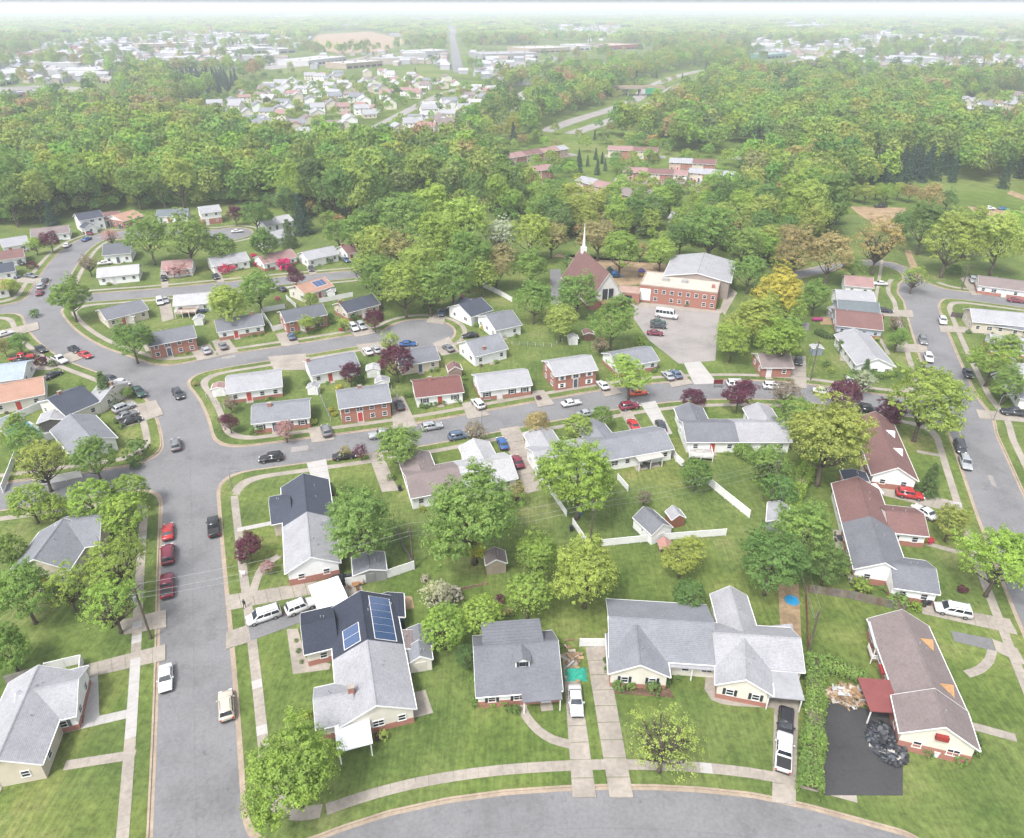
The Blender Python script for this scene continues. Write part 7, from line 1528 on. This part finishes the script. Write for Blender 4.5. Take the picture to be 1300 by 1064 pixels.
def patio_set(px, py, label, col):
    g = P(px, py); root = thing('patio_table', (g[0], g[1], 0), label, 'table'); MB().tube([(g[0], g[1], .68), (g[0], g[1], .73)], .6, 12).build('table_top', 'plastic', root, col); MB().tube([(g[0], g[1], .05), (g[0], g[1], .69)], .05, 6).build('leg', 'metal', root)
    for t in (0.4, 2., 3.6, 5.2):
        x, y = g[0] + 1.05 * math.cos(t), g[1] + 1.05 * math.sin(t); ch_ = thing('patio_chair', (x, y, 0), label.replace('table', 'chair'), 'chair', label.replace('table', 'chair')); u = (math.cos(t), math.sin(t))
        MB().box((x, y, .42), (.22, .24, .03), u).build('seat', 'plastic', ch_, col); MB().box((x + u[0] * .2, y + u[1] * .2, .7), (.03, .24, .28), u).build('backrest', 'plastic', ch_, col)
        for a, b in ((-1, -1), (1, -1), (1, 1), (-1, 1)): MB().box((x + (u[0] * a - u[1] * b) * .18, y + (u[1] * a + u[0] * b) * .18, .2), (.02, .02, .2), u).build('leg', 'metal', ch_)
patio_set(1066, 686, 'dark patio table on the pad beside the half brown roofed house', (.03, .03, .035)); patio_set(819, 592, 'dark patio table under the twin house awning', (.06, .06, .06)); patio_set(1076, 436, 'blue patio table behind the white roofed house', ph(70, 130, 210)); patio_set(452, 745, 'tan patio table beside the white vinyl fence', ph(190, 140, 90)); patio_set(80, 569, 'white patio table beside the grey gable house', ph(240, 240, 240)); patio_set(1116, 404, 'red patio table by the two tone roofed house', ph(220, 50, 70))
g = P(1037, 408); tk = thing('fuel_tank', (g[0], g[1], 0), 'magenta cylinder tank lying behind the white lean shed', 'tank'); MB().tube([(g[0] - 1.6, g[1], .7), (g[0] - 1.4, g[1], .7), (g[0] + 1.4, g[1], .7), (g[0] + 1.6, g[1], .7)], [.3, .55, .55, .3], 12).build('drum', 'plastic', tk, ph(190, 60, 130))
for s in (-.9, .9): MB().box((g[0] + s, g[1], .12), (.15, .45, .12)).build('foot', 'concrete', tk)
# a person on the verge walk
g = P(311, 772); pe = thing('person', (g[0], g[1], .03), 'person in dark clothes walking on the sidewalk by the asphalt drive', 'person')
J = [(0, 0, .95), (0, 0, 1.2), (0, 0, 1.42), (0, .02, 1.52), (0, .03, 1.66), (.19, 0, 1.38), (.24, -.08, 1.1), (.22, .04, .86), (-.19, 0, 1.38), (-.24, .1, 1.1), (-.22, .2, .88), (.09, 0, .9), (.1, .16, .5), (.1, .05, .08), (.1, .2, .04), (-.09, 0, .9), (-.1, -.06, .5), (-.1, -.3, .12), (-.1, -.16, .04)]
E = [(0, 1), (1, 2), (2, 3), (3, 4), (2, 5), (5, 6), (6, 7), (2, 8), (8, 9), (9, 10), (0, 11), (11, 12), (12, 13), (13, 14), (0, 15), (15, 16), (16, 17), (17, 18)]
RR = [.15, .15, .16, .06, .11, .08, .05, .045, .08, .05, .045, .1, .07, .05, .04, .1, .07, .05, .04]
me = bpy.data.meshes.new('body'); me.from_pydata(J, E, []); ob = mkobj('body', me, 'cloth', pe, (.02, .02, .025)); sk = ob.modifiers.new('skin', 'SKIN')
for v, rad in zip(me.skin_vertices[0].data, RR): v.radius = (rad, rad * .85)
me.skin_vertices[0].data[0].use_root = True; ob.modifiers.new('sub', 'SUBSURF').levels = 1; ob.modifiers['sub'].render_levels = 2
MB().tube([(g[0], g[1] + .03, 1.6), (g[0], g[1] + .04, 1.7), (g[0], g[1] + .03, 1.78)], [.095, .12, .06], 8).build('hair', 'tyre', pe)
# ================================================================ air
hz = MB().prism([(-30500, -700), (30500, -700), (30500, 42500), (-30500, 42500)], -1.5, 96.).build('haze', None); hz['kind'] = 'stuff'
m, n, l, b = newmat('haze_air'); n.remove(b); v = n.new('ShaderNodeVolumePrincipled'); v.inputs['Density'].default_value = HAZE; v.inputs['Color'].default_value = (.9, .95, 1, 1); v.inputs['Anisotropy'].default_value = .1
l.new(v.outputs[0], n['Material Output'].inputs['Volume']); m.cycles.homogeneous_volume = True; hz.data.materials.append(m)
for o in list(bpy.data.objects):
    if '_o' in o: del o['_o']
